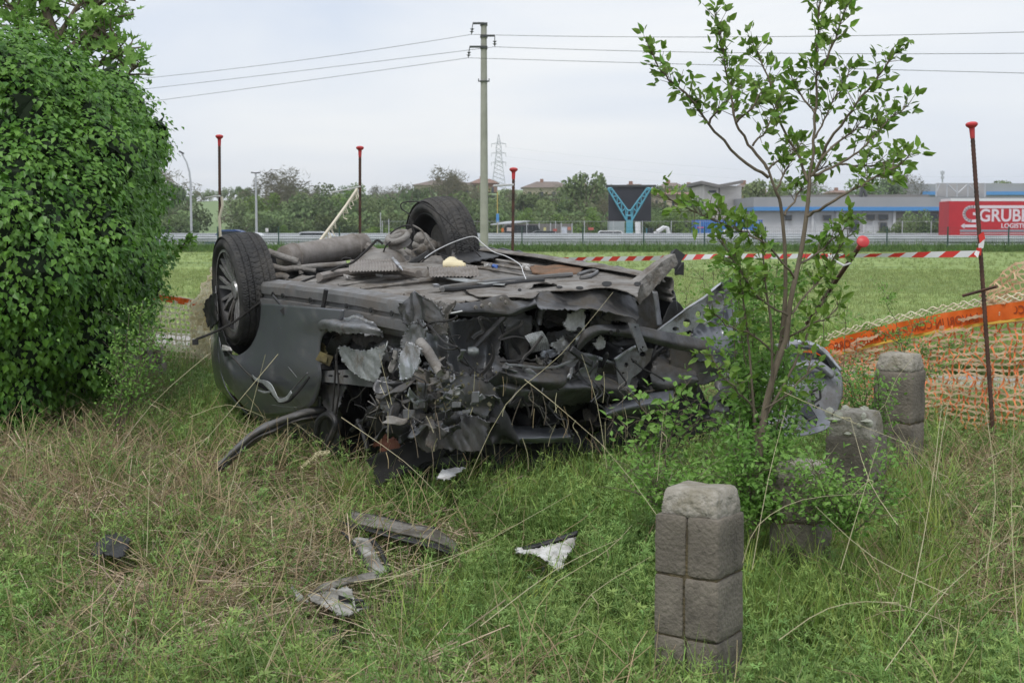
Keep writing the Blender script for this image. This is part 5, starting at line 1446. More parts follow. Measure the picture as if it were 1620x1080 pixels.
# lumps of earth and gravel stuck in the metal
mb = MB(); rg = random.Random(12)
for i in range(130):
    q = rg.random()
    x, y = rg.gauss(700, 38), rg.gauss(620, 26)
    c = hit(x, y, 't', -.17 + rg.uniform(-.05, .08)); r_ = rg.uniform(.002, .006) * (1.6 if q > .93 else 1)
    mb.box(c, (r_ * 2, r_ * 1.7, r_ * 1.4), Euler((rg.uniform(0, 6), rg.uniform(0, 6), 0)).to_matrix(), r_ * .5)
mb.build('caked_earth', M['soil'], car)['kind'] = 'stuff'
for (x, y, a, b_) in ((664, 640, 8, 7), (722, 640, 7, 5), (738, 650, 6, 3), (752, 628, 5, 9), (648, 655, 9, 7)):
    pp('torn_panel', [[(x - a, y - b_), (x + a, y - b_)], [(x - a * 1.1, y), (x + a, y)], [(x - a, y + b_), (x + a, y + b_ * .8)]], 't', -.2, M['steel2'], car, nu=10, nv=10, amp=.006, freq=8, seed=int(x))
# glossy crushed roof sheet low down
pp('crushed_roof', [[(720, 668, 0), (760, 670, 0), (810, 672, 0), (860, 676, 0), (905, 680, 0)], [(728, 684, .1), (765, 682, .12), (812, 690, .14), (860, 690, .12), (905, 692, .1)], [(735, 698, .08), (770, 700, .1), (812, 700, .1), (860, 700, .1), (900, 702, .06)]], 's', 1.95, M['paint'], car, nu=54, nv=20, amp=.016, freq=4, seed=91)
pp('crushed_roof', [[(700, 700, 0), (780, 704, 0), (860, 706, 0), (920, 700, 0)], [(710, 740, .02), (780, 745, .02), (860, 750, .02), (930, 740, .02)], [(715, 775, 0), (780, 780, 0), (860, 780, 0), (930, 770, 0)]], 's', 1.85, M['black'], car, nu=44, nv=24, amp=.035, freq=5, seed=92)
pp('crushed_roof', [[(500, 650, .0), (560, 660, .1), (620, 660, .1), (690, 690, .1)], [(500, 690, .1), (560, 700, .2), (620, 700, .2), (700, 720, .1)], [(505, 715, .3), (560, 720, .4), (620, 722, .4), (700, 735, .3)]], 't', .25, M['void'], car, nu=34, nv=24, amp=.03, freq=5, seed=93)  # roof sheet in the near-black cavity colour, reads as shadow under the wreck
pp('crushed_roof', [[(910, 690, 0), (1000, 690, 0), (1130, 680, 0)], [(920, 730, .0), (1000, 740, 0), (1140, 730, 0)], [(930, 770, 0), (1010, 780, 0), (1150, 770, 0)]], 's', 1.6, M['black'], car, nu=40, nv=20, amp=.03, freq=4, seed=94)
pp('broken_plastic', [[(598, 682), (606, 678), (612, 692)], [(590, 705), (604, 708), (618, 712)]], 't', .05, M['copper'], car, nu=10, nv=8, amp=.012, freq=8, seed=95)
pp('broken_plastic', [[(618, 690), (632, 702)], [(600, 712), (634, 716)]], 't', .0, M['copper'], car, nu=8, nv=8, amp=.015, freq=8, seed=96)
tubepx('bent_tube', [(556, 680), (575, 665), (598, 655), (614, 650)], 't', 0, .012, M['black'], car)
tubepx('bent_tube', [(500, 690), (505, 665), (520, 655), (532, 670), (520, 700)], 't', -.1, .018, M['black'], car)
tubepx('bent_tube', [(566, 664), (575, 685), (582, 712)], 't', 0, .014, M['black'], car)
pp('seat_back', [[(500, 640), (520, 650), (540, 640)], [(498, 680), (515, 690), (535, 690)], [(505, 720), (520, 725), (540, 720)]], 't', .0, M['black'], car, nu=18, nv=18, amp=.02, freq=6, seed=97)

# ---- cables and wires
tubepx('brake_cable', [(307, 541), (312, 536), (328, 530), (352, 519), (372, 508), (395, 490), (416, 476), (436, 465), (462, 452), (490, 441), (520, 430), (540, 421), (556, 416), (568, 407), (580, 396), (590, 386), (597, 380), (606, 386)], 'Y', 8.0, .007, M['cable'], car, 6)
mb = MB(); mb.box(P(309, 541, 8.0), (.03, .02, .03)); mb.build('cable_end', M['black'], car)
for pts, r_, m_ in (([(650, 355), (648, 340), (636, 331), (635, 322), (650, 319), (668, 321), (690, 335), (710, 352), (735, 378), (752, 398), (772, 417)], .004, 'cable'),
                    ([(650, 357), (640, 357), (626, 363), (617, 370)], .005, 'cable'), ([(652, 356), (666, 364), (676, 378), (688, 396)], .006, 'under'), ([(606, 402), (610, 390), (618, 382)], .005, 'cable'),
                    ([(690, 398), (680, 405), (668, 414), (664, 430)], .005, 'cable'), ([(700, 404), (720, 412), (745, 418), (770, 422), (800, 430)], .004, 'cable'), ([(590, 434), (610, 446), (640, 456), (672, 458)], .003, 'cable'),
                    ([(648, 414), (652, 398), (662, 394)], .006, 'under'), ([(540, 412), (546, 408), (556, 410)], .006, 'cable'), ([(652, 348), (652, 357), (656, 372)], .008, 'cable')):
    tubepx('cable', pts, 'Y', 8.6, r_, M[m_], car, 5)
tubepx('white_wire', [(672, 408), (690, 396), (720, 382), (749, 374), (762, 384), (780, 398), (800, 405), (822, 418), (828, 432), (832, 441)], 'f', .17, .0026, M['wire'], car, 5)
tubepx('white_wire', [(696, 497), (715, 495), (731, 492)], 's', 2.25, .004, M['wire'], car, 5)
for i in range(26):
    rg = random.Random(900 + i); x = rg.uniform(560, 1000); y = rg.uniform(560, 640); kd = ('t', -.2) if x < 700 else ('s', 2.12)
    pts = [(x, y)]
    for k_ in range(4): x += rg.uniform(-14, 18); y += rg.uniform(2, 20); pts.append((x, y))
    tubepx('loose_cable', pts, kd[0], kd[1], rg.uniform(.002, .005), M[rg.choice(['cable', 'cable', 'under', 'steel'])], car, 4)
for pts in ([(840, 505), (850, 520), (846, 545), (856, 560)], [(884, 540), (888, 560), (880, 575)], [(790, 500), (798, 530), (802, 560), (812, 590)], [(812, 500), (806, 530), (822, 560)], [(900, 545), (905, 565), (895, 580)]):
    tubepx('hose', pts, 's', 1.95, .012, M['black'], car, 7)

# ---- long bent trim running down into the grass
trim = thing('bumper_strip', P(420, 700, 7.6), 'long bent grey trim strip hanging from the wreck into the grass', 'car part')
def trimrow(dy, dt): return [P(x, y + dy, Y + dt) for x, y, Y in ((344, 742, 6.9), (362, 724, 7.0), (385, 702, 7.1), (410, 683, 7.2), (432, 674, 7.25), (458, 663, 7.35), (485, 655, 7.4), (516, 650, 7.5))]
patch('face', [trimrow(-9, .05), trimrow(-5, -.02), trimrow(0, -.03), trimrow(3, -.01)], M['sillm'], trim, 40, 10, .006, 6, 5, .005)
patch('lower_fold', [trimrow(3, -.01), trimrow(7, -.03), trimrow(12, .03)], M['steel'], trim, 40, 8, .008, 7, 6, .005)

# ================================================================== DEBRIS IN THE GRASS
def debris(name, rows, m, label, **kw):
    o = patch(name, [[P(*q) for q in r] for r in rows], m, None, **kw); tag(o, label, 'car part'); return o


t = thing('broken_trim', P(640, 845, 6.0), 'long flat grey inner door trim with black edges, lying in the grass in front of the wreck', 'car part')
M['trimgrey'] = mat('dirty_trim', (.24, .225, .205), .75, c2=(.15, .14, .125), scale=9, dirt=(.08, .07, .055), dscale=9, bump=.3)
M['trimpale'] = mat('pale_trim', (.42, .41, .385), .7, c2=(.3, .29, .265), scale=9, dirt=(.13, .12, .1), dscale=10, bump=.25)
patch('panel', [[P(557, 809, 6.15), P(600, 818, 6.1), P(650, 830, 6.05), P(690, 836, 6.0), P(722, 860, 5.95)], [P(556, 826, 6.0), P(600, 836, 5.95), P(650, 848, 5.9), P(690, 856, 5.85), P(724, 872, 5.85)]], M['trimgrey'], t, 30, 8, .006, 6, 3, .006)
patch('lower_lip', [[P(556, 828, 6.0), P(600, 839, 5.95), P(650, 851, 5.9), P(690, 860, 5.85), P(724, 874, 5.85)], [P(558, 834, 5.96), P(600, 845, 5.9), P(650, 858, 5.86), P(690, 868, 5.8), P(722, 880, 5.8)]], M['black'], t, 30, 5, .004, 6, 4, .01)
patch('upper_edge', [[P(555, 807, 6.16), P(600, 816, 6.11), P(650, 828, 6.06), P(690, 833, 6.0)], [P(555, 811, 6.14), P(600, 820, 6.09), P(650, 832, 6.04), P(688, 839, 6.0)]], M['black'], t, 24, 4, .007, 9, 5, .008)
mb = MB(); mb.tube([P(525, 818, 6.1), P(548, 828, 6.0), P(560, 836, 5.95)], .005, 5); mb.build('rod', M['black'], t)
t = thing('broken_trim', P(582, 880, 5.6), 'pale curved trim piece with a dark rim, standing up between the flat trim and the crumpled white one', 'car part')
patch('panel', [[P(556, 853, 5.8), P(568, 850, 5.82), P(584, 852, 5.82)], [P(570, 876, 5.65), P(584, 872, 5.62), P(600, 884, 5.65)], [P(588, 908, 5.5), P(600, 908, 5.45), P(614, 906, 5.5)]], M['trimpale'], t, 14, 22, .005, 7, 6, .006)
patch('dark_rim', [[P(540, 842, 5.85), P(556, 860, 5.75), P(572, 884, 5.6), P(590, 912, 5.5)], [P(543, 841, 5.85), P(561, 859, 5.75), P(577, 881, 5.6), P(594, 910, 5.5)]], M['black'], t, 16, 4, .003, 7, 7, .01)
patch('dark_rim', [[P(584, 851, 5.8), P(598, 868, 5.7), P(606, 885, 5.6), P(616, 904, 5.5)], [P(588, 850, 5.82), P(603, 868, 5.72), P(610, 886, 5.62), P(618, 904, 5.52)]], M['black'], t, 16, 4, .003, 7, 8, .01)
t = thing('broken_trim', P(530, 930, 5.2), 'crumpled white trim with cracked dark spots, nearest of the trims lying in the grass', 'car part')
patch('bar', [[P(492, 934, 5.25), P(520, 922, 5.3), P(560, 912, 5.35), P(598, 902, 5.4)], [P(492, 941, 5.2), P(522, 931, 5.25), P(562, 922, 5.3), P(600, 915, 5.35)]], M['trimgrey'], t, 20, 6, .006, 8, 9, .01)
patch('panel', [[P(488, 938, 5.2), P(520, 935, 5.22), P(556, 930, 5.25)], [P(498, 950, 5.1), P(528, 952, 5.1), P(566, 948, 5.15)], [P(528, 966, 5.0), P(546, 975, 4.98), P(580, 962, 5.05)]], M['trimpale'], t, 20, 18, .014, 7, 10, .005)
patch('side_flap', [[P(463, 924, 5.2), P(476, 940, 5.15)], [P(470, 948, 5.1), P(492, 952, 5.1)]], M['trimpale'], t, 9, 9, .012, 9, 11, .005)
mb = MB(); mb.box(P(546, 948, 5.08), (.05, .01, .02), Matrix.Rotation(.3, 3, 'Y'), .004); mb.box(P(568, 955, 5.05), (.03, .01, .03), None, .005); mb.build('crack', M['black'], t)
t = thing('broken_trim', P(868, 862, 5.8), 'white sheet metal scrap hanging from a dark strip, right of the flat trim', 'car part')
patch('panel', [[P(817, 866, 5.8), P(850, 868, 5.75), P(880, 858, 5.75), P(912, 846, 5.8)], [P(820, 874, 5.72), P(860, 874, 5.7), P(890, 870, 5.7), P(908, 862, 5.75)], [P(846, 876, 5.66), P(866, 890, 5.62), P(886, 900, 5.6), P(898, 876, 5.66)]], M['white'], t, 24, 18, .012, 8, 12, .004)
patch('strip', [[P(826, 866, 5.78), P(870, 854, 5.78), P(914, 840, 5.8)], [P(828, 869, 5.76), P(870, 859, 5.76), P(913, 845, 5.78)]], M['black'], t, 20, 4, .003, 7, 13, .012)
debris('paper_scrap', [[(690, 756, 6.4), (706, 744, 6.45), (732, 740, 6.5)], [(700, 758, 6.35), (712, 756, 6.38), (728, 746, 6.45)]], M['white'], 'small white scrap at the edge of the shadow under the wreck', nu=12, nv=8, amp=.01, freq=9, seed=3)
debris('black_plastic_scrap', [[(500, 1000, 4.9), (516, 990, 4.95), (534, 984, 5.0)], [(498, 1016, 4.85), (520, 1012, 4.88), (540, 1000, 4.9)], [(505, 1030, 4.8), (522, 1028, 4.8), (538, 1016, 4.85)]], M['black'], 'black crumpled plastic scrap below the white trim', nu=14, nv=14, amp=.03, freq=9, seed=4)
debris('black_cloth', [[(146, 862, 5.6), (170, 846, 5.7), (190, 840, 5.7), (202, 852, 5.65)], [(146, 876, 5.5), (168, 870, 5.52), (190, 872, 5.5), (204, 868, 5.5)], [(152, 884, 5.45), (170, 886, 5.42), (188, 884, 5.42), (200, 878, 5.45)]], M['black'], 'black crumpled cloth lying among dry stalks on the left', nu=26, nv=22, amp=.028, freq=8, seed=5)

# detached panel standing among the stones at the right
dp = thing('torn_bonnet', P(1260, 640, 6.9), 'torn silver grey inner bonnet panel leaning behind the stone posts', 'car part')
def D(x, y, d=0): return P(x, y, 6.75 + d)
M['bonnet'] = mat('silver_inner_panel', (.27, .28, .31), .5, .4, c2=(.36, .37, .4), scale=4, dirt=(.2, .19, .19), dscale=5, bump=.08)
patch('panel', [[D(1180, 590, .1), D(1215, 570, .08), D(1250, 560, .1), D(1290, 560, .14), D(1330, 585, .2)], [D(1180, 630, 0), D(1215, 620, 0), D(1252, 610, .0), D(1295, 605, .05), D(1334, 620, .1)], [D(1185, 665, -.05), D(1220, 660, -.06), D(1262, 660, -.03), D(1300, 660, 0), D(1325, 650, .06)], [D(1200, 690, -.1), D(1230, 690, -.1), D(1265, 690, -.08), D(1300, 682, -.04), D(1318, 670, 0)]],
      M['bonnet'], dp, 50, 50, .006, 4, 7, .006)
patch('stiffener', [[D(1250, 578, .02), D(1290, 572, .05), D(1320, 590, .1)], [D(1252, 586, -.03), D(1290, 580, -.0), D(1316, 598, .05)]], M['bonnet'], dp, 16, 5, .003, 4, 8, .02)
patch('dark_channel', [[D(1268, 640, -.07), D(1280, 642, -.07), D(1293, 662, -.06)], [D(1262, 652, -.09), D(1276, 664, -.09), D(1290, 674, -.08)]], mat('glossy_dark', (.05, .055, .06), .25, .3), dp, 12, 8, .002, 4, 9, .006)
mb = MB(); sq = [(1284, 619), (1297, 614), (1298, 630), (1286, 638)]
for i in range(4): mb.tube([D(*sq[i], -.06), D(*sq[(i + 1) % 4], -.06)], .006, 5)
mb.tube([D(1287, 622, -.06), D(1289, 628, -.06), D(1293, 630, -.06)], .004, 5); mb.tube([D(1296, 640, -.06), D(1290, 645, -.06)], .006, 5); mb.tube([D(1306, 656, -.04), D(1311, 652, -.04)], .005, 5)
mb.build('latch_frame', M['black'], dp)
patch('rim', [[D(1222, 548, .1), D(1262, 540, .12), D(1300, 552, .16), D(1322, 575, .2)], [D(1224, 556, .02), D(1264, 548, .04), D(1300, 560, .08), D(1322, 584, .12)]], M['paint'], dp, 26, 6, .006, 6, 10, .02)
patch('rim_edge', [[D(1262, 538, .05), D(1298, 550, .09), D(1332, 585, .14)], [D(1262, 541, .03), D(1298, 554, .07), D(1330, 588, .12)]], M['bright'], dp, 26, 4, .003, 6, 11, .006)

# ================================================================== STONE POSTS
def rock_block(c, d, rot, m, parent, seed, name='stone_block', amp=.008, bev=.018, taper=0):
    import bmesh
    bm = bmesh.new(); bmesh.ops.create_cube(bm, size=1)
    for v in bm.verts: v.co = Vector((v.co.x * d[0], v.co.y * d[1], v.co.z * d[2]))
    bmesh.ops.bevel(bm, geom=list(bm.edges), offset=bev, segments=2, affect='EDGES', profile=.6)
    bmesh.ops.triangulate(bm, faces=[f for f in bm.faces if len(f.verts) > 4])
    for _ in range(3): bmesh.ops.subdivide_edges(bm, edges=[e for e in bm.edges if e.calc_length() > .028], cuts=1, use_grid_fill=True)
    Rm = Matrix.Rotation(rot, 3, 'Z')
    for v in bm.verts:
        p = v.co.copy() + Vector((seed * 3.1, 0, 0)); n = v.co.normalized()
        k_ = noise.noise(p * 9) * 1.0 + noise.noise(p * 28) * .4 + noise.noise(p * 60) * .2
        v.co += n * k_ * amp
        if taper: q_ = 1 - taper * max(0, v.co.z / d[2] + .5) ** 1.6; v.co.x *= q_; v.co.y *= q_
        v.co = Vector(c) + Rm @ v.co - wloc(parent)
    me = bpy.data.meshes.new(name); bm.to_mesh(me); bm.free(); me.materials.append(m)
    for p in me.polygons: p.use_smooth = True
    me.set_sharp_from_angle(angle=R(55))
    o = bpy.data.objects.new(name, me); COL.objects.link(o); o.parent = parent
    return o


def stone_post(px, ptop, Y, wpx, rot, tiers, label, hts, split=True, tilt=0, cap=True, lich=0):
    w_ = wpx * Y / FPX; c = P(px, ptop, Y); base = gz(c.x, Y) - .25
    t = thing('stone_post', (c.x, Y, gz(c.x, Y)), label, 'stone post', 'old stone posts of the lane edge')
    z = c.z; side = w_ / (abs(math.cos(rot)) + .85 * abs(math.sin(rot))) * 1.0; dp_ = side * .9
    Rm = Matrix.Rotation(rot, 3, 'Z')
    if cap:
        rock_block((c.x, Y, z - hts[0] / 2), (side * .93, dp_ * .93, hts[0]), rot, M['stonetop'], t, 1 + px, 'cap_stone', .009, .016, taper=.17)
        z -= hts[0] - .006
    i = 0
    while z > base + .05 and i < 5:
        h = hts[min(i + 1, len(hts) - 1)]
        if split:
            for s_, f in ((-1, .47 - .03 * (i % 2)), (1, .47 + .03 * (i % 2))):
                wd = side * f * 1.045
                x = (-side / 2 + wd / 2) if s_ < 0 else (side / 2 - wd / 2)
                q = Rm @ Vector((x, 0, 0))
                rock_block((c.x + q.x, Y + q.y, z - h / 2), (wd, dp_, h - .004), rot, M['stone'], t, i * 3 + s_ + px, 'stone_block', .004, .012)
        else:
            rock_block((c.x, Y, z - h / 2), (side, dp_, h - .001), rot, M['stone'], t, i * 3 + px, 'stone_block', .008, .02)
        z -= h; i += 1
    mb = MB(); zt = c.z - hts[0] - .02; mb.box((c.x, Y, (zt + base) / 2), (side * .93, dp_ * .93, zt - base), Rm); mb.build('mortar_core', M['mortar'], t)
    if lich:
        mb = MB(); rg = random.Random(px)
        for k_ in range(lich):
            a = rg.uniform(-.5, .5); cc = Vector((c.x, Y, 0)) + Rm @ Vector((a * side * .9, -dp_ * .42 * rg.choice([1, 1, .2]), 0)); cc.z = c.z - rg.uniform(0, .12); 
            mb.lathe([(-.012, 0), (-.008, .01), (0, rg.uniform(.012, .03)), (.008, .01), (.012, 0)], 8, Matrix.Translation(cc) @ Matrix.Rotation(rg.uniform(0, 3), 4, 'Z') @ Matrix.Rotation(R(90 * rg.choice([0, 1])), 4, 'Y'))
        mb.build('lichen_patch', M['lichen'], t)['kind'] = 'stuff'
    return t


stone_post(1108, 768, 4.3, 146, R(-33), 3, 'nearest stone post, three tiers with a worn pale cap and a crack down its middle', [.085, .185, .19, .2])
stone_post(1268, 728, 5.55, 104, R(-34), 3, 'stone post half hidden by weeds behind the nearest post', [.07, .17, .19, .2], split=False)
stone_post(1356, 648, 6.35, 100, R(-36), 2, 'stone post with white lichen on its cap, in front of the tallest rear post', [.12, .2, .2, .2], split=False, lich=14)
stone_post(1424, 558, 7.3, 86, R(-38), 3, 'farthest stone post, dark with chipped edges, standing before the orange net', [.09, .27, .2, .2], split=False)

# ================================================================== STAKES
def stake(pt, pb, Yt, Yb, label, capw, r_=.012, lean_to=None):
    a = P(pt[0], pt[1], Yt); b_ = P(pb[0], pb[1], Yb)
    d = (b_ - a).normalized()
    q = (a.z - .05) / max(-d.z, .05)
    e = a + d * ((a.z - gz(a.x, a.y) + .15) / -d.z)
    t = thing('rebar_stake', (e.x, e.y, gz(e.x, e.y)), label, 'stake', 'rusty steel stakes with red mushroom caps')
    mb = MB(); n = int((e - a).length / .012)
    mb.tube([a.lerp(e, i / n) for i in range(n + 1)], [r_ * (1.12 if i % 2 else .9) for i in range(n + 1)], 7); mb.build('bar', M['rebar'], t, 60)
    Q = Matrix.Translation(a) @ (-d).to_track_quat('X', 'Z').to_matrix().to_4x4(); mb = MB()
    c = capw * Yt / FPX / 2
    mb.lathe([(-.09, .0), (-.09, c * .42), (-.032, c * .52), (-.02, c * 1.0), (-.013, c * 1.12), (-.005, c * 1.1), (.003, c * .75), (.006, 0)], 20, Q); mb.build('cap', M['cap'], t, 40)
    return t


stake((347, 214), (348, 360), 12, 12, 'red-capped stake at far left, rising behind the near wheel', 11)
stake((569.5, 232), (569.5, 370), 12, 12, 'red-capped stake behind the exhaust with slanting shredded cord tied to it', 11)
stake((812.5, 266), (811, 390), 11.5, 11.5, 'red-capped stake right of the concrete pole, shortest of the upright ones', 12)
stake((1537, 194), (1569, 655), 8.2, 8.2, 'tall red-capped stake at far right holding the orange net', 17, .0125)
stake((1366, 381), (1305, 470), 7.4, 8.1, 'leaning red-capped stake tilted left behind the sapling', 18, .0125)

mb = MB(); mb.tube([P(1523, 468, 8.1), P(1545, 462, 8.05), P(1577, 453, 7.9)], .009, 6); tag(mb.build('cross_bar', M['rebar']), 'short rusty bar tied across the tall right stake', 'rod')
# bits of white cord and tape on the stakes
def cordobj(name, pts, r_, m, label, cat, fr=0, seed=1):
    mb = MB(); L_ = [P(*q) for q in pts]; mb.tube(L_, r_, 5)
    rg = random.Random(seed)
    for i in range(fr):
        k_ = rg.uniform(0, len(L_) - 1.01); a = L_[int(k_)].lerp(L_[int(k_) + 1], k_ % 1)
        mb.tube([a, a + Vector((rg.uniform(-.03, .03), 0, -rg.uniform(.02, .07))), a + Vector((rg.uniform(-.05, .05), 0, -rg.uniform(.05, .1)))], r_ * .4, 3)
    return tag(mb.build(name, m), label, cat)


cordobj('shredded_cord', [(565, 299, 11.9), (547, 326, 11.8), (525, 356, 11.6), (508, 378, 11.5), (495, 398, 11.3)], .013, M['cord'], 'shredded pale cord slanting down left from the middle stake', 'cord', 26)
cordobj('white_strip', [(570, 295, 11.95), (548, 300, 12), (523, 305, 12.1)], .007, M['wire'], 'thin white strip pointing left from the middle stake', 'strip')
cordobj('white_strip', [(348, 310, 11.95), (338, 311, 12), (325, 313, 12.1)], .008, M['wire'], 'thin white strip on the far left stake', 'strip')
cordobj('white_strip', [(812, 292, 11.4), (796, 293, 11.5), (781, 294, 11.6)], .009, M['wire'], 'thin white strip on the stake right of the concrete pole', 'strip')
cordobj('hanging_cord', [(351, 311, 11.9), (352, 326, 11.9), (347, 345, 11.9), (349, 378, 11.9)], .011, M['cord'], 'pale cord hanging down the far left stake', 'cord')
cordobj('white_tie', [(1311, 403, 7.7), (1320, 412, 7.6), (1335, 420, 7.55), (1346, 416, 7.6)], .006, M['wire'], 'white tie on the leaning stake', 'cord')

# ---- red and white barrier tape
tp = thing('barrier_tape', P(1200, 406, 9), 'red and white striped barrier tape stretched from the wreck to the right stake', 'tape')
mb = MB(); path = [(880, 410, 12.0), (950, 409.5, 11.6), (1040, 408.5, 11.0), (1130, 405.5, 10.4), (1230, 405.5, 9.7), (1310, 405, 9.2), (1380, 404, 8.9), (1460, 403, 8.5), (1548, 401.5, 8.18)]
NSeg = 320
def pathpt(q):
    q *= len(path) - 1; i = min(int(q), len(path) - 2); f = q - i
    return P(*[path[i][j] * (1 - f) + path[i + 1][j] * f for j in range(3)])
acc = 0; prevp = None; S_ = []; Q_ = []
for i in range(NSeg + 1):
    p = pathpt(i / NSeg)
    if prevp is not None: acc += (p - prevp).length
    prevp = p; S_.append(acc); Q_.append(p)
def tapept(s, f):
    i = max(0, min(int(np.searchsorted(S_, s)) - 1, NSeg - 1)); q = (s - S_[i]) / (S_[i + 1] - S_[i]); p = Q_[i].lerp(Q_[i + 1], min(max(q, 0), 1))
    tw = .5 * math.sin(s * 2.1) + .3 * math.sin(s * 5.3 + 1); h = .0215 * (1 - .3 * (.5 + .5 * math.sin(s * 1.7 + 2)))
    f = f * 2 - 1; return p + Vector((0, -math.sin(tw) * h * f, math.cos(tw) * h * f))
s = 0; kk = 0; per = .105
while s < acc - .07:
    mb.mi = kk % 2; sl = .055; n = 5
    for j in range(4):
        f0, f1 = j / 4, (j + 1) / 4
        for q in range(n):
            a0 = s + per * q / n; a1 = s + per * (q + 1) / n
            mb.add([tapept(a0 + sl * f0, f0), tapept(a1 + sl * f0, f0), tapept(a1 + sl * f1, f1), tapept(a0 + sl * f1, f1)], [(0, 1, 2, 3)])
    s += per; kk += 1
mb.build('strip', [M['tape_r'], M['tape_w']], tp)
mb = MB()
for (pts, mi) in (([(1548, 372, 8.1), (1556, 366, 8.1), (1559, 378, 8.1), (1550, 385, 8.1)], 0), ([(1548, 386, 8.1), (1558, 378, 8.1), (1556, 392, 8.1), (1548, 396, 8.1)], 1), ([(1545, 392, 8.08), (1553, 392, 8.05), (1552, 404, 8.05), (1544, 404, 8.1)], 0), ([(1544, 396, 8.05), (1550, 398, 8.03), (1547, 408, 8.03), (1541, 402, 8.03)], 1)):
    mb.mi = mi; mb.add([P(*q) for q in pts], [(0, 1, 2, 3)])
mb.build('knot', [M['tape_r'], M['tape_w']], tp)


# ================================================================== ORANGE SAFETY NET
def net(parent, top, bot, cell, mH, mV, wH=.45, jitter=.006, seed=1, hbot=True):
    """top / bot: lists of world points; real strands with open cells between"""
    rg = random.Random(seed); nr = np.random.RandomState(seed)
    def res(L_, n):
        out = []
        for q in np.linspace(0, len(L_) - 1, n):
            i = min(int(q), len(L_) - 2); out.append(L_[i].lerp(L_[i + 1], q - i))
        return out
    LT = sum((top[i + 1] - top[i]).length for i in range(len(top) - 1)); n = int(LT / cell[0]); A = res(top, n); B = res(bot, n)
    m = max(3, int(max((A[i] - B[i]).length for i in range(n)) / cell[1]))
    G = [[A[i].lerp(B[i], j / m) + Vector((nr.normal() * jitter, nr.normal() * jitter * 2 + .02 * math.sin(i * .35 + j * .6), nr.normal() * jitter * .6)) for i in range(n)] for j in range(m + 1)]
    mb = MB(); hw = cell[1] * wH / 2
    for j in range(m + 1):      # horizontal bands, thinner mid cell
        for i in range(n - 1):
            a, b_ = G[j][i], G[j][i + 1]; c = (a + b_) / 2; up = Vector((0, 0, 1))
            mb.add([a - up * hw, c - up * hw * .45, b_ - up * hw, b_ + up * hw, c + up * hw * .45, a + up * hw], [(0, 1, 4, 5), (1, 2, 3, 4)])
    o1 = mb.build('net_band', mH, parent); o1['kind'] = 'stuff'
    mb = MB(); vw = cell[0] * .12
    for i in range(n):
        for j in range(m):
            a, b_ = G[j][i], G[j + 1][i]; d = (G[j][min(i + 1, n - 1)] - G[j][max(i - 1, 0)]).normalized()
            mb.add([a - d * vw * 2, a + d * vw * 2, (a + b_) / 2 + d * vw, (a + b_) / 2 - d * vw, b_ + d * vw * 2, b_ - d * vw * 2], [(0, 1, 2, 3), (3, 2, 4, 5)])
    o2 = mb.build('net_strand', mV, parent); o2['kind'] = 'stuff'


nt1 = thing('safety_net', P(1450, 600, 8.5), 'faded orange plastic safety net with a bright orange band, strung at the right', 'safety net')
topn = [P(1270, 556, 9.0), P(1320, 535, 8.9), P(1400, 514, 8.7), P(1480, 497, 8.5), P(1556, 484, 8.3), P(1640, 473, 8.1), P(1720, 470, 7.9)]
def down(p, z_, dy=0): return Vector((p.x, p.y + dy, z_))
botn = [down(p, .3 - .05 * i, .05) for i, p in enumerate(topn)]
net(nt1, [p - Vector((0, 0, .05)) for p in topn], botn, (.036, .038), M['net_cream'], M['net_orange'], wH=.64, jitter=.010, seed=3)
# band
def strip3(name, L_, z0, z1, m, parent, dy=-.012, wav=.004, seed=1):
    mb = MB(); n = 90; rg = random.Random(seed); vs = []
    for i in range(n):
        q = i / (n - 1) * (len(L_) - 1); k_ = min(int(q), len(L_) - 2); p = L_[k_].lerp(L_[k_ + 1], q - k_)
        w_ = wav * math.sin(i * 1.3) + wav * math.sin(i * .37)
        vs += [p + Vector((0, dy + w_, z0)), p + Vector((0, dy + w_ * 1.5, (z0 + z1) / 2)), p + Vector((0, dy - w_, z1))]
    mb.add(vs, [(i * 3 + j, i * 3 + 3 + j, i * 3 + 4 + j, i * 3 + 1 + j) for i in range(n - 1) for j in range(2)]); return mb.build(name, m, parent, 60)
strip3('orange_band', topn, -.095, .0, M['band'], nt1)
strip3('band_border', topn, -.112, -.094, M['band_edge'], nt1, dy=-.013)
# two or three rows of gathered net above the band
mb = MB(); rg = random.Random(2)
for r_ in range(3):
    pts = []
    for i in range(160):
        q = i / 159 * (len(topn) - 1); k_ = min(int(q), len(topn) - 2); p = topn[k_].lerp(topn[k_ + 1], q - k_)
        pts.append(p + Vector((0, rg.uniform(-.01, .01), .012 + r_ * .014 + .008 * math.sin(i * 1.1 + r_ * 2))))
    mb.tube(pts, .0045, 4, False)
mb.build('gathered_edge', M['net_pale'], nt1)['kind'] = 'stuff'
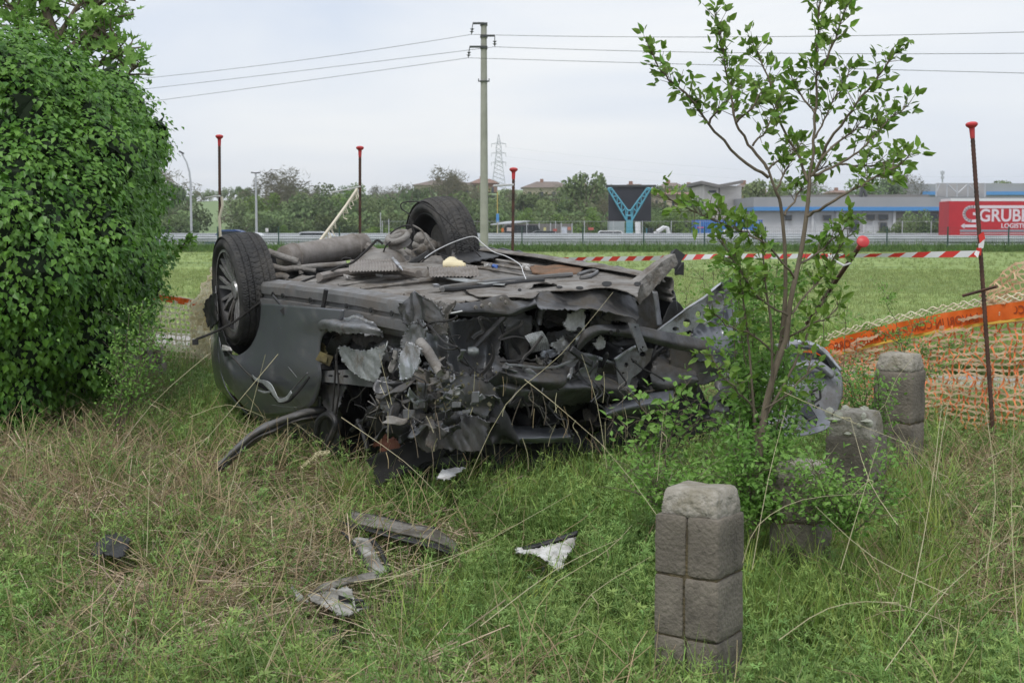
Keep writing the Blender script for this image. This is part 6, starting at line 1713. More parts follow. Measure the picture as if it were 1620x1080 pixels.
# mirrored lettering on the band, one run either side of the stake
def onband(px):
    # point on the band plane along the top polyline with this pixel x, its lower part
    for i in range(len(topn) - 1):
        for f in np.linspace(0, 1, 60):
            p = topn[i].lerp(topn[i + 1], f)
            if 810 + FPX * (p.x / (p.y * cP - (p.z - 1.5) * sP)) >= px: return p
    return topn[-1]
for px in (1547, 1425, 1700):
    q = onband(px); p = q + Vector((0, -.022, -.078))
    dirv = (onband(px) - onband(px - 60)).normalized()
    cu_o = text_obj('LAVORI IN CORSO', 'lettering', .068, (p.x, p.y, p.z), M['band_text'], nt1, ext=.0008, space=1.05, sx=.82, offset=.0008)
    xx = dirv; z_ = Vector((0, 0, 1)); yy = (z_ - xx * z_.dot(xx)).normalized(); nn = xx.cross(yy)
    cu_o.rotation_euler = Matrix((xx, yy, nn)).transposed().to_euler(); cu_o.scale = (-.82, 1, 1)
# upper loose piece at the right edge, climbing above the band
net(nt1, [P(1560, 462, 8.25), P(1585, 436, 8.25), P(1605, 420, 8.2), P(1640, 405, 8.1), P(1700, 395, 8.0)], [P(1556, 484, 8.3), P(1590, 478, 8.25), P(1620, 474, 8.2), P(1650, 470, 8.1), P(1720, 465, 8.0)], (.034, .04), M['net_cream'], M['net_cream'], wH=.5, jitter=.009, seed=8)
nt2 = thing('safety_net', P(295, 520, 12.3), 'bleached safety net with an orange band between the ivy hedge and the rear wheel', 'safety net')
tl = [P(215, 462, 12.6), P(262, 467, 12.5), P(300, 473, 12.4), P(326, 478, 12.3)]
net(nt2, tl, [down(p, .25) for p in tl], (.045, .05), M['net_pale'], M['net_pale'], seed=5)
strip3('orange_band', tl, -.055, .0, M['band'], nt2)
# gathered folds right of it, climbing towards the wheel
for k_, (xa, Yd) in enumerate(((0, 0), (-9, .14), (6, -.12))):
    tA = [P(352 + xa, 418, 12.1 + Yd), P(340 + xa, 434, 12.1 + Yd), P(326 + xa, 460, 12.1 + Yd), P(310 + xa, 482, 12.15 + Yd)]
    tB = [P(350 + xa, 572, 12.1 + Yd), P(342 + xa, 575, 12.1 + Yd), P(330 + xa, 570, 12.1 + Yd), P(312 + xa, 560, 12.15 + Yd)]
    net(nt2, tA, tB, (.03, .045), M['net_pale'], M['net_pale'], wH=.8, jitter=.016, seed=60 + k_)

# ================================================================== VEGETATION BUILDERS (numpy)
def leaf_cloud(pos, nrm, size, shape, rs, tipdir=None):
    """many leaves at once. shape: list of (u, v, w) points + faces"""
    pts, faces = shape
    n = len(pos); pts = np.array(pts)
    nrm = nrm / np.linalg.norm(nrm, axis=1, keepdims=True)
    t = tipdir if tipdir is not None else rs.normal(size=(n, 3))
    t = t - nrm * np.sum(t * nrm, axis=1, keepdims=True); t /= np.linalg.norm(t, axis=1, keepdims=True) + 1e-9
    s_ = np.cross(nrm, t)
    V = pos[:, None, :] + size[:, None, None] * (pts[None, :, 0, None] * s_[:, None, :] + pts[None, :, 1, None] * t[:, None, :] + pts[None, :, 2, None] * nrm[:, None, :])
    V = V.reshape(-1, 3); k_ = len(pts)
    F = [tuple(i * k_ + j for j in f) for i in range(n) for f in faces]
    return V, F


OVATE = ([(0, 0, 0), (-.28, .35, .06), (0, .35, -.03), (.28, .35, .06), (-.2, .72, .03), (.2, .72, .03), (0, 1.05, -.06)],
         [(0, 2, 1), (0, 3, 2), (1, 2, 6, 4), (2, 3, 5, 6)])
HEART = ([(0, .05, 0), (-.42, .2, .05), (.42, .2, .05), (-.3, .62, .0), (.3, .62, .0), (0, 1.05, -.1), (0, .5, -.05)],
         [(0, 6, 3, 1), (0, 2, 4, 6), (3, 6, 5), (6, 4, 5)])
HEART2 = ([(0, .02, 0), (-.4, .35, .07), (.4, .35, .07), (0, 1.05, -.1)], [(0, 3, 1), (0, 2, 3)])
FIG = ([(0, 0, 0), (-.5, .25, .05), (-.18, .45, -.02), (-.42, .8, .05), (-.12, .7, 0), (0, 1.2, -.08), (.12, .7, 0), (.42, .8, .05), (.18, .45, -.02), (.5, .25, .05)],
       [(0, 2, 1), (0, 4, 3, 2), (0, 6, 5, 4), (0, 8, 7, 6), (0, 9, 8)])


def raw_mesh(name, V, F, m):
    me = bpy.data.meshes.new(name); me.from_pydata(np.asarray(V).tolist(), [], F); me.materials.append(m); me.update(); return me


def link(name, me, parent=None, world=True):
    o = bpy.data.objects.new(name, me); COL.objects.link(o)
    if parent:
        o.parent = parent
        if world: o.location = -wloc(parent)
    return o


# ================================================================== IVY HEDGE
hb = [(-60, 195, 8.9, .58), (20, 185, 9.4, .5), (85, 180, 9.9, .40), (140, 185, 10.3, .34), (185, 185, 10.8, .25), (-20, 280, 8.9, .6), (60, 270, 9.3, .6), (140, 260, 10.0, .48), (200, 255, 10.8, .27), (236, 228, 11.2, .15), (216, 290, 11.0, .17),
      (40, 400, 8.6, .62), (-60, 420, 8.2, .6), (120, 400, 9.3, .55), (180, 380, 10.2, .30), (205, 350, 10.8, .16), (196, 430, 10.6, .24), (225, 440, 11.0, .16), (60, 520, 8.7, .45), (-40, 540, 8.3, .5), (130, 500, 9.4, .38), (190, 490, 10.4, .22), (30, 570, 8.6, .28), (105, 140, 10.4, .26), (45, 128, 9.9, .28), (-30, 125, 9.6, .3), (178, 148, 10.9, .18), (243, 215, 11.2, .10), (228, 262, 11.1, .10), (150, 330, 10.0, .36), (170, 450, 10.1, .28), (0, 340, 8.7, .42), (90, 340, 9.2, .4), (80, 460, 8.9, .38)]
hedge = thing('ivy_hedge', P(80, 600, 9.6), 'tall dense mass of green climbing leaves filling the left side of the view', 'hedge')
rs = np.random.RandomState(4)
BL = [(np.array(P(a, b_, y)), r_) for a, b_, y, r_ in hb]
# mass behind so the hedge has real depth
BL += [(np.array(P(-40 + 50 * i, 330, 10.6 + i * .25)), .95) for i in range(3)] + [(np.array(Vector((-4.6, 9.4, 1.2)))) if 0 else (np.array(P(-60, 330, 10)), 1.1)]
BL = [(b_, r_) if not isinstance(b_, tuple) else b_ for b_, r_ in BL]
rsb = np.random.RandomState(15)
main = list(BL)
for k_ in range(330):      # hanging lumps that break the surface into tiers
    c, r_ = main[rsb.randint(len(hb))]
    d = rsb.normal(size=3); d[1] = -abs(d[1]) * .9; d /= np.linalg.norm(d)
    p = c + d * r_ * rsb.uniform(.82, 1.02)
    if p[2] < .35 or (p[0] * FPX / p[1] > -585 and d[0] > .3): continue
    rr = rsb.uniform(.1, .25); qx = 810 + FPX * p[0] / p[1]; qy = 355 - (p[2] - 1.5) * FPX / p[1]; rp_ = rr * FPX / p[1] * 1.15
    if qy - rp_ < 62 + .36 * max(qx, 0) or qx + rp_ > (258 if qy < 310 else 226): continue
    BL.append((p, rr))
BL += [(np.array(P(a, b_, y)), r_) for a, b_, y, r_ in ((60, 176, 9.05, .28), (150, 196, 9.8, .23), (90, 292, 8.75, .30), (196, 300, 10.5, .18), (10, 300, 8.3, .3), (25, 425, 8.0, .36), (118, 432, 8.85, .28), (180, 410, 9.85, .19), (60, 535, 8.3, .25), (150, 520, 9.2, .2), (0, 200, 8.7, .28), (215, 225, 10.9, .13), (218, 365, 10.9, .12), (214, 470, 10.8, .12))]
LP_, LN_ = [], []
tot = sum(r_ * r_ for _, r_ in BL)
for c, r_ in BL:
    n = int(200000 * r_ * r_ / tot)
    d = rs.normal(size=(n, 3)); d /= np.linalg.norm(d, axis=1, keepdims=True)
    # stacked, overhanging tiers
    rad = r_ * (1 + .0 * d[:, 2]) + .055 * np.sin(c[2] * 9 + d[:, 2] * r_ * 17 + 2.2 * np.sin(d[:, 0] * 6 * r_ + c[0] * 7)) + .035 * np.sin(d[:, 0] * r_ * 33 + d[:, 2] * r_ * 14 + c[0] * 5) + rs.uniform(-.06, .03, n) + rs.exponential(.012, n)
    p = c + d * rad[:, None]; p[:, 2] = c[2] + (p[:, 2] - c[2]) * 1.12
    keep = np.ones(n, bool)
    for c2, r2 in BL:
        if c2 is c: continue
        keep &= np.linalg.norm(p - c2, axis=1) > r2 * .84
    keep &= (p[:, 2] > .15)
    # never seen from any nearby viewpoint: the far side
    keep &= (d[:, 1] < .55)
    LP_.append(p[keep]); LN_.append(d[keep])
    n = int(90000 * r_ * r_ / tot); d = rs.normal(size=(n, 3)); d[:, 1] = -np.abs(d[:, 1]) * .9 + .15; d /= np.linalg.norm(d, axis=1, keepdims=True)
    p = c + d * (r_ * rs.uniform(.8, .93, n))[:, None] * np.array([1, 1, 1.12]); k3 = p[:, 2] > .15; LP_.append(p[k3]); LN_.append(d[k3])
pos = np.vstack(LP_); nr_ = np.vstack(LN_)
nn = nr_ * .8 + np.array([0, -.15, .55]) + rs.normal(size=nr_.shape) * .38
V, F = leaf_cloud(pos, nn, rs.uniform(.022, .054, len(pos)), HEART2, rs, nr_ * .4 + np.array([0, 0, -1.0]) + rs.normal(size=nr_.shape) * .35)
link('foliage', raw_mesh('foliage', V, F, M['ivy']), hedge)['kind'] = 'stuff'
print('hedge leaves', len(pos))
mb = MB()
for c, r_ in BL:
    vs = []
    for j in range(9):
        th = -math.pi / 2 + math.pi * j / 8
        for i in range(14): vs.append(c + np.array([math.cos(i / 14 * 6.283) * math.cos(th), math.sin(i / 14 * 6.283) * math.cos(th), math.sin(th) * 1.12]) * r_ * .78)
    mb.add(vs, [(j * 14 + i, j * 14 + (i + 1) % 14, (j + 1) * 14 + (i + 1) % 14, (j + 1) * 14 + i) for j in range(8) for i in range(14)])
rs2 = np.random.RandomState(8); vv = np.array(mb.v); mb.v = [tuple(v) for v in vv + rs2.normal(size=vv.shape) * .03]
mb.build('dark_core', M['core'], hedge)  # solid near-black core behind the leaves, inner shade put into its colour
# ruined wall foot at the lower edge of the hedge
wl_ = thing('ruined_wall', P(150, 560, 10.6), 'low broken stone wall showing at the foot of the climbing leaves', 'wall')
rg = random.Random(9)
for i in range(22):
    x = 60 + i * 8.2; Y = 9.6 + i * .075; c = P(x, 540, Y)
    for j in range(3):
        rock_block((c.x + rg.uniform(-.02, .02), Y + .1, gz(c.x, Y) + .07 + j * .12), (.26, .2, .12), rg.uniform(-.2, .2), M['stone'], wl_, i * 3 + j, 'stone', .014, .02) if (i % 2 == j % 2) else None
# leafy shoot sticking out right
mb = MB(); L_ = [P(205, 455, 10.6), P(245, 430, 10.6), P(275, 402, 10.6), P(305, 373, 10.6)]; mb.tube(L_, .006, 4)
st_ = thing('leafy_shoot', L_[0], 'long leafy shoot poking out of the hedge towards the near wheel', 'shoot')
mb.build('stem', M['bark'], st_)
n = 260; q = rs.uniform(0, 3, n); base = np.array([np.array(L_[min(int(a), 2)].lerp(L_[min(int(a), 2) + 1], a - min(int(a), 2))) for a in q]); wid = (.1 - .02 * q)
pos = base + rs.normal(size=(n, 3)) * wid[:, None] * .5
V, F = leaf_cloud(pos, rs.normal(size=(n, 3)) * .6 + np.array([0, -.4, .8]), rs.uniform(.03, .055, n), OVATE, rs, np.tile(np.array(L_[3] - L_[0]), (n, 1)) + rs.normal(size=(n, 3)) * .5)
link('foliage', raw_mesh('foliage', V, F, M['shrubleaf']), st_)['kind'] = 'stuff'

# ================================================================== FIG TREE ABOVE THE HEDGE
ft = thing('fig_tree', (P(60, 400, 11.5).x, 11.5, gz(-3.8, 11.5)), 'grey-barked tree with pale lobed leaves growing above the hedge at top left', 'tree')
FY = 11.2
figb = [[(60, 420, 0), (70, 120, 0), (88, 60, 0), (66, 0, 0), (50, -40, 0)], [(88, 64, 0), (110, 30, .1), (128, 0, .2), (140, -40, .2)], [(78, 90, 0), (40, 60, -.1), (0, 40, -.2), (-60, 20, -.2)], [(110, 78, 0), (135, 52, 0), (150, 20, .1), (160, -20, .1)],
        [(80, 100, 0), (118, 92, .1), (140, 68, .1), (160, 45, .1), (180, 28, .1)], [(100, 130, 0), (145, 108, 0), (175, 95, 0), (205, 78, 0)], [(130, 140, 0), (170, 128, 0), (200, 118, 0), (222, 102, 0)], [(40, 60, -.1), (30, 30, -.1), (10, 0, -.1)], [(88, 60, 0), (60, 36, .1), (30, 16, .1), (0, 10, .1)], [(128, 0, .2), (155, 8, .2), (178, -5, .2)], [(135, 52, 0), (158, 60, 0), (186, 62, 0)]]
mb = MB(); tips = []
for bi, br in enumerate(figb):
    L_ = [P(x, y, FY + d) for x, y, d in br]; r0 = .07 if bi == 0 else .026
    mb.tube(L_, [r0 * (1 - .75 * i / (len(L_) - 1)) for i in range(len(L_))], 7)
    for i in range(1, len(L_)):
        for f in (.0, .35, .7):
            tips.append((L_[i - 1].lerp(L_[i], f + .3 if f < .7 else 1), L_[i] - L_[i - 1]))
mb.build('trunk', M['bark'], ft, 50)
mb = MB(); pos = []; tp_ = []
rg = random.Random(3)
for p, d in tips:
    if p.z < P(0, 150, FY).z: continue
    for k_ in range(2):
        e = p + Vector((rg.uniform(-.14, .16), rg.uniform(-.15, .15), rg.uniform(0, .16))); mb.tube([p, e], [.008, .005], 4)
        for j in range(5): pos.append(np.array(e) + np.array([rg.gauss(0, .02), rg.gauss(0, .02), rg.gauss(0, .02)])); tp_.append([rg.gauss(0, .8), rg.gauss(0, .8), .7 + rg.gauss(0, .35)])
mb.build('twig', M['bark'], ft)['kind'] = 'stuff'
pos = np.array(pos); tp_ = np.array(tp_)
V, F = leaf_cloud(pos, rs.normal(size=pos.shape) * .5 + np.array([0, -.5, .4]), rs.uniform(.05, .10, len(pos)), FIG, rs, tp_)
link('foliage', raw_mesh('foliage', V, F, M['fig']), ft)['kind'] = 'stuff'
# lone twig at the top edge
mb = MB(); mb.tube([P(190, -8, 9), P(205, 0, 9), P(214, 1, 9)], .006, 5); mb.tube([P(196, -4, 9), P(199, 4, 9), P(203, 4, 9)], .006, 5); tag(mb.build('twig', M['bark']), 'dark curled twig tip hanging in at the top edge of the picture', 'twig')

# ================================================================== SAPLING
SY = 5.6
sap = thing('sapling', (P(1195, 800, SY).x, SY, gz(.95, SY)), 'slender young tree with fresh green leaves rising at right, in front of the wreck', 'tree')
sb = {'stem': [[(1190, 850, 0), (1198, 780, 0), (1207, 665, 0), (1228, 580, 0), (1244, 535, 0), (1250, 480, 0), (1267, 400, 0), (1276, 340, 0), (1281, 289, 0)],
               [(1205, 690, .02), (1222, 600, .06), (1236, 540, .08), (1242, 480, .1), (1242, 400, .1), (1235, 324, .08), (1227, 302, .06), (1215, 267, .05)],
               [(1200, 740, .0), (1192, 640, -.05), (1184, 540, -.08), (1172, 450, -.1), (1160, 400, -.1)], [(1210, 660, .0), (1250, 590, .05), (1285, 510, .08), (1320, 440, .1)], [(1222, 620, .0), (1220, 520, -.05), (1210, 440, -.08), (1206, 370, -.1)]],
      'branch': [[(1215, 280, .05), (1169, 249, .0), (1120, 195, -.05), (1084, 147, -.1), (1053, 120, -.1), (1029, 80, -.1)], [(1215, 267, .05), (1191, 235, .05), (1164, 195, .05), (1153, 133, .1), (1144, 80, .1), (1131, 22, .1)],
                 [(1281, 289, 0), (1287, 222, 0), (1291, 147, 0), (1293, 67, 0), (1297, 0, 0), (1300, -60, 0)], [(1281, 289, 0), (1267, 253, .1), (1236, 195, .15), (1218, 133, .2), (1200, 84, .2), (1189, 70, .2)],
                 [(1284, 280, 0), (1320, 213, -.1), (1356, 164, -.15), (1387, 124, -.2), (1420, 82, -.2)], [(1284, 278, 0), (1329, 258, .1), (1369, 231, .15), (1400, 196, .15), (1438, 167, .15)], [(1276, 345, 0), (1305, 326, -.1), (1338, 307, -.12), (1387, 278, -.15), (1420, 264, -.15), (1440, 240, -.15)],
                 [(1258, 440, 0), (1215, 390, -.1), (1160, 360, -.15), (1120, 345, -.2), (1050, 312, -.2)], [(1248, 500, 0), (1200, 470, -.1), (1165, 420, -.15), (1140, 380, -.15)], [(1262, 420, 0), (1300, 395, .1), (1330, 365, .1), (1350, 345, .1)], [(1248, 500, 0), (1290, 450, .1), (1310, 420, .1), (1345, 370, .1)],
                 [(1240, 340, .08), (1262, 310, .12), (1280, 280, .15), (1310, 262, .2)], [(1215, 267, .05), (1236, 250, .1), (1262, 232, .12)], [(1229, 300, .06), (1246, 262, .1), (1256, 232, .1)], [(1287, 222, 0), (1305, 190, .05), (1322, 150, .05), (1345, 110, .05)],
                 [(1291, 120, 0), (1310, 90, -.05), (1325, 50, -.05), (1338, 12, -.05)], [(1289, 180, 0), (1265, 150, .05), (1250, 118, .05)], [(1190, 232, .05), (1212, 205, .1), (1228, 160, .1)], [(1164, 195, .05), (1190, 170, 0), (1205, 140, 0)], [(1120, 195, -.05), (1140, 170, -.1), (1158, 150, -.1)],
                 [(1329, 258, .1), (1355, 262, .1), (1385, 262, .1), (1412, 248, .1)], [(1300, 250, -.1), (1335, 215, -.1), (1365, 200, -.1), (1392, 190, -.1)], [(1236, 540, .08), (1270, 520, .0), (1310, 500, 0), (1330, 480, 0)], [(1228, 560, 0), (1190, 530, -.1), (1150, 515, -.1), (1130, 495, -.1)],
                 [(1207, 665, 0), (1170, 620, -.1), (1140, 590, -.15), (1125, 560, -.15)], [(1207, 650, 0), (1250, 620, -.1), (1275, 590, -.1), (1285, 560, -.1)],
                 [(1184, 540, -.08), (1172, 450, -.1), (1160, 400, -.1)], [(1250, 590, .05), (1285, 510, .08), (1320, 440, .1)], [(1220, 520, -.05), (1210, 440, -.08), (1206, 370, -.1)]]}
leaves = []
rg = random.Random(21)


def splin(L_, k_=4):
    out = []
    for i in range(len(L_) - 1):
        p0 = L_[max(i - 1, 0)]; p1 = L_[i]; p2 = L_[i + 1]; p3 = L_[min(i + 2, len(L_) - 1)]
        for j in range(k_):
            f = j / k_; out.append(.5 * ((2 * p1) + (-p0 + p2) * f + (2 * p0 - 5 * p1 + 4 * p2 - p3) * f * f + (-p0 + 3 * p1 - 3 * p2 + p3) * f ** 3))
    out.append(L_[-1]); return out


twm = MB()
for si, br in enumerate(sb['stem']):
    L_ = splin([P(x, y, SY + d) for x, y, d in br]); n = len(L_); r0, r1 = ((.015, .0075) if si == 0 else ((.011, .005) if si == 1 else (.006, .002)))
    mb = MB(); mb.tube(L_, [r0 + (r1 - r0) * i / (n - 1) for i in range(n)], 9); mb.build('trunk', M['bark'], sap, 60)
for bi, br in enumerate(sb['branch']):
    L_ = splin([P(x, y, SY + d) for x, y, d in br]); n = len(L_)
    mb = MB(); big = bi < 7
    L_ = [p + Vector((rg.gauss(0, .003), rg.gauss(0, .003), rg.gauss(0, .003))) for p in L_]
    mb.tube(L_, [(.0055 if big else .0038) * (1 - .8 * i / (n - 1)) + .001 for i in range(n)], 6); mb.build('branch', M['bark'], sap, 60)
    start = .34 if bi < 7 else .2
    acc = 0
    for i in range(n - 1):
        if i / n < start: continue
        a, b_ = L_[i], L_[i + 1]; d = (b_ - a); step = .0085 if bi < 22 else .013
        m_ = max(1, int(d.length / step + rg.random()))
        for j in range(m_):
            p = a.lerp(b_, rg.random()); out = Vector((rg.gauss(0, 1), rg.gauss(0, .7), rg.gauss(.5, .6))).normalized(); out = (out + d.normalized() * .8).normalized()
            ln = rg.uniform(.015, .085); e = p + out * ln; twm.tube([p, e], [.002, .001], 3, False)
            for k_ in range(rg.choice([2, 3, 3, 4]) if ln > .04 else 2):
                leaves.append((e + Vector((rg.gauss(0, .008), rg.gauss(0, .008), rg.gauss(0, .008))), (out + Vector((rg.gauss(0, .7), rg.gauss(0, .7), rg.gauss(-.1, .5)))).normalized(), rg.uniform(.025, .05)))
    leaves.append((L_[-1], (L_[-1] - L_[-2]).normalized(), .045))
twm.build('twig', M['bark'], sap)['kind'] = 'stuff'
print('sapling leaves', len(leaves))
# nearest / largest ones are parts, the rest one joined part
ovm = []
for v in range(3):
    pts = [(x * (1, .9, 1.15)[v], y, z * (1, 2.2, -1.5)[v]) for x, y, z in OVATE[0]]
    ovm.append(raw_mesh('leaf', pts, OVATE[1], M['sapleaf']))
leaves.sort(key=lambda q: -q[2] * (1 if q[0].z > 1.2 else .6))
for i, (p, d, s_) in enumerate(leaves[:295]):
    o = bpy.data.objects.new('leaf', ovm[i % 3]); COL.objects.link(o); o.parent = sap; o.location = p - wloc(sap)
    z = Vector((rg.gauss(0, .8), rg.gauss(-.6, .8), .6)).normalized(); y = d; x = y.cross(z).normalized(); z = x.cross(y)
    o.rotation_euler = Matrix((x, y, z)).transposed().to_euler(); o.scale = (s_,) * 3
rest = leaves[295:]
pos = np.array([tuple(q[0]) for q in rest]); td = np.array([tuple(q[1]) for q in rest]); sz = np.array([q[2] for q in rest])
V, F = leaf_cloud(pos, rs.normal(size=pos.shape) * .8 + np.array([0, -.6, .6]), sz, OVATE, rs, td)
link('foliage', raw_mesh('foliage', V, F, M['sapleaf']), sap)['kind'] = 'stuff'


# ================================================================== SHRUBS
def shrub(name, base, stems, label, cat, leafsize, nleaf, m='shrubleaf', r_=.004, spread=.05, twigs=True, seed=1, zbias=.3):
    """base: (px, Y); stems: pixel polylines with depth"""
    rg = random.Random(seed); rs = np.random.RandomState(seed)
    b_ = P(base[0], 700, base[1]); t = thing(name, (b_.x, base[1], gz(b_.x, base[1])), label, cat)
    mb = MB(); segs = []
    for st in stems:
        L_ = splin([P(x, y, base[1] + d) for x, y, d in st], 3); L_ = [p + Vector((rg.gauss(0, .006), rg.gauss(0, .006), 0)) for p in L_]; n = len(L_)
        mb.tube(L_, [r_ * (1 - .7 * i / (n - 1)) for i in range(n)], 5)
        for i in range(n - 1): segs.append((L_[i], L_[i + 1], i / n))
        if twigs:
            for k_ in range(n * 2):
                i = rg.randrange(int(n * .25), n - 1); p = L_[i]; e = p + Vector((rg.gauss(0, spread * 1.6), rg.gauss(0, spread * 1.6), rg.uniform(0, spread * 2))); mb.tube([p, (p + e) / 2 + Vector((0, 0, .01)), e], [r_ * .4, r_ * .3, r_ * .15], 3, False); segs.append((p, e, .9)); segs.append((p, e, .9))
    mb.build('stem', M['bark'], t)
    pos = []
    for i in range(nleaf):
        a, c, q = segs[rg.randrange(len(segs))]
        if q < .25 and rg.random() < .8: continue
        p = a.lerp(c, rg.random()); pos.append([p.x + rg.gauss(0, spread * .45), p.y + rg.gauss(0, spread * .45), p.z + rg.gauss(0, spread * .4)])
    pos = np.array(pos)
    V, F = leaf_cloud(pos, rs.normal(size=pos.shape) * .6 + np.array([0, -.35, .8]), rs.uniform(.6, 1.3, len(pos)) * leafsize, OVATE, rs, rs.normal(size=pos.shape) + np.array([0, 0, zbias]))
    link('foliage', raw_mesh('foliage', V, F, M[m]), t)['kind'] = 'stuff'
    return t


rg = random.Random(31)
def fan(x0, y0, n, xs, ys, dep=.25, curv=20):
    out = []
    for i in range(n):
        xe = rg.uniform(*xs); ye = rg.uniform(*ys); xm = (x0 + xe) / 2 + rg.uniform(-curv, curv) * .5 + (xe - x0) * .15; ym = (y0 + ye) / 2
        d = rg.uniform(-dep, dep); out.append([(x0 + rg.uniform(-12, 12), y0, 0), (xm, ym, d * .5), (xe, ye, d)])
    return out


shrub('hawthorn_shrub', (1215, 5.9), fan(1200, 760, 16, (1150, 1275), (380, 590)), 'bushy small-leaved shrub round the foot of the sapling', 'shrub', .024, 7800, spread=.055, seed=41)
shrub('hawthorn_shrub', (1300, 7.6), fan(1320, 720, 6, (1270, 1360), (450, 560), .15), 'loose twiggy bush behind the bonnet panel below the leaning stake', 'shrub', .02, 700, spread=.06, seed=52)
shrub('hawthorn_shrub', (1240, 5.5), fan(1200, 830, 9, (1130, 1290), (660, 750), .2), 'low leafy growth hiding the half-buried stone post', 'shrub', .024, 2600, spread=.06, seed=42)
shrub('hawthorn_shrub', (1380, 6.9), fan(1385, 720, 9, (1340, 1420), (560, 640), .2), 'small bright bush between the bonnet panel and the farthest stone post', 'shrub', .02, 1700, spread=.05, seed=43)
shrub('thorn_sprig', (1430, 7.6), [[(1440, 600, 0), (1425, 540, 0), (1408, 490, 0), (1390, 450, 0)], [(1438, 590, 0), (1460, 560, .1), (1490, 550, .1), (1540, 545, .1)], [(1430, 560, 0), (1445, 520, 0), (1480, 500, 0)], [(1435, 600, 0), (1480, 590, -.1), (1520, 560, -.1)], [(1425, 545, 0), (1400, 530, .1), (1370, 520, .1)]], 'thin thorny sprig in front of the orange band above the farthest stone post', 'shrub', .017, 900, r_=.003, spread=.035, seed=44)
shrub('thin_shrub', (186, 7.8), fan(190, 680, 7, (130, 260), (470, 560), .2), 'fine-leaved shrub standing against the hedge foot on the left', 'shrub', .02, 1300, spread=.06, seed=45)
shrub('bramble', (1040, 5.9), [[(1060, 760, 0), (1050, 700, 0), (1060, 640, 0), (1090, 598, 0)], [(1040, 760, 0), (1030, 690, 0), (1010, 640, 0), (992, 618, 0)], [(1050, 750, 0), (1080, 690, .1), (1110, 660, .1)], [(1030, 750, 0), (1000, 700, 0), (985, 670, 0)], [(1050, 720, 0), (1070, 660, 0), (1100, 640, 0)]], 'bramble with broad fresh leaves before the dark right end of the wreck', 'shrub', .036, 280, spread=.05, seed=46)
shrub('low_weeds', (1330, 5.3), fan(1340, 840, 12, (1240, 1440), (715, 790), .25), 'low leafy weeds before the lichen-topped stone post', 'weeds', .02, 2200, spread=.06, seed=51)
shrub('low_weeds', (1080, 5.6), fan(1090, 820, 14, (960, 1200), (700, 770), .3), 'low leafy weeds between the wreck and the nearest stone post', 'weeds', .022, 2200, spread=.06, seed=47)
shrub('small_bush', (1030, 8.6), fan(1040, 560, 5, (1010, 1060), (460, 500), .1), 'wispy bush showing behind the torn rail', 'shrub', .02, 260, spread=.05, seed=48)
shrub('small_bush', (1110, 8.9), fan(1120, 560, 6, (1080, 1180), (410, 500), .1), 'wispy bush behind the perforated beam', 'shrub', .022, 500, spread=.06, seed=49)
shrub('small_bush', (225, 11.5), fan(222, 560, 7, (200, 246), (430, 530), .1), 'leafy bush at the right foot of the hedge', 'shrub', .035, 700, spread=.08, seed=50)


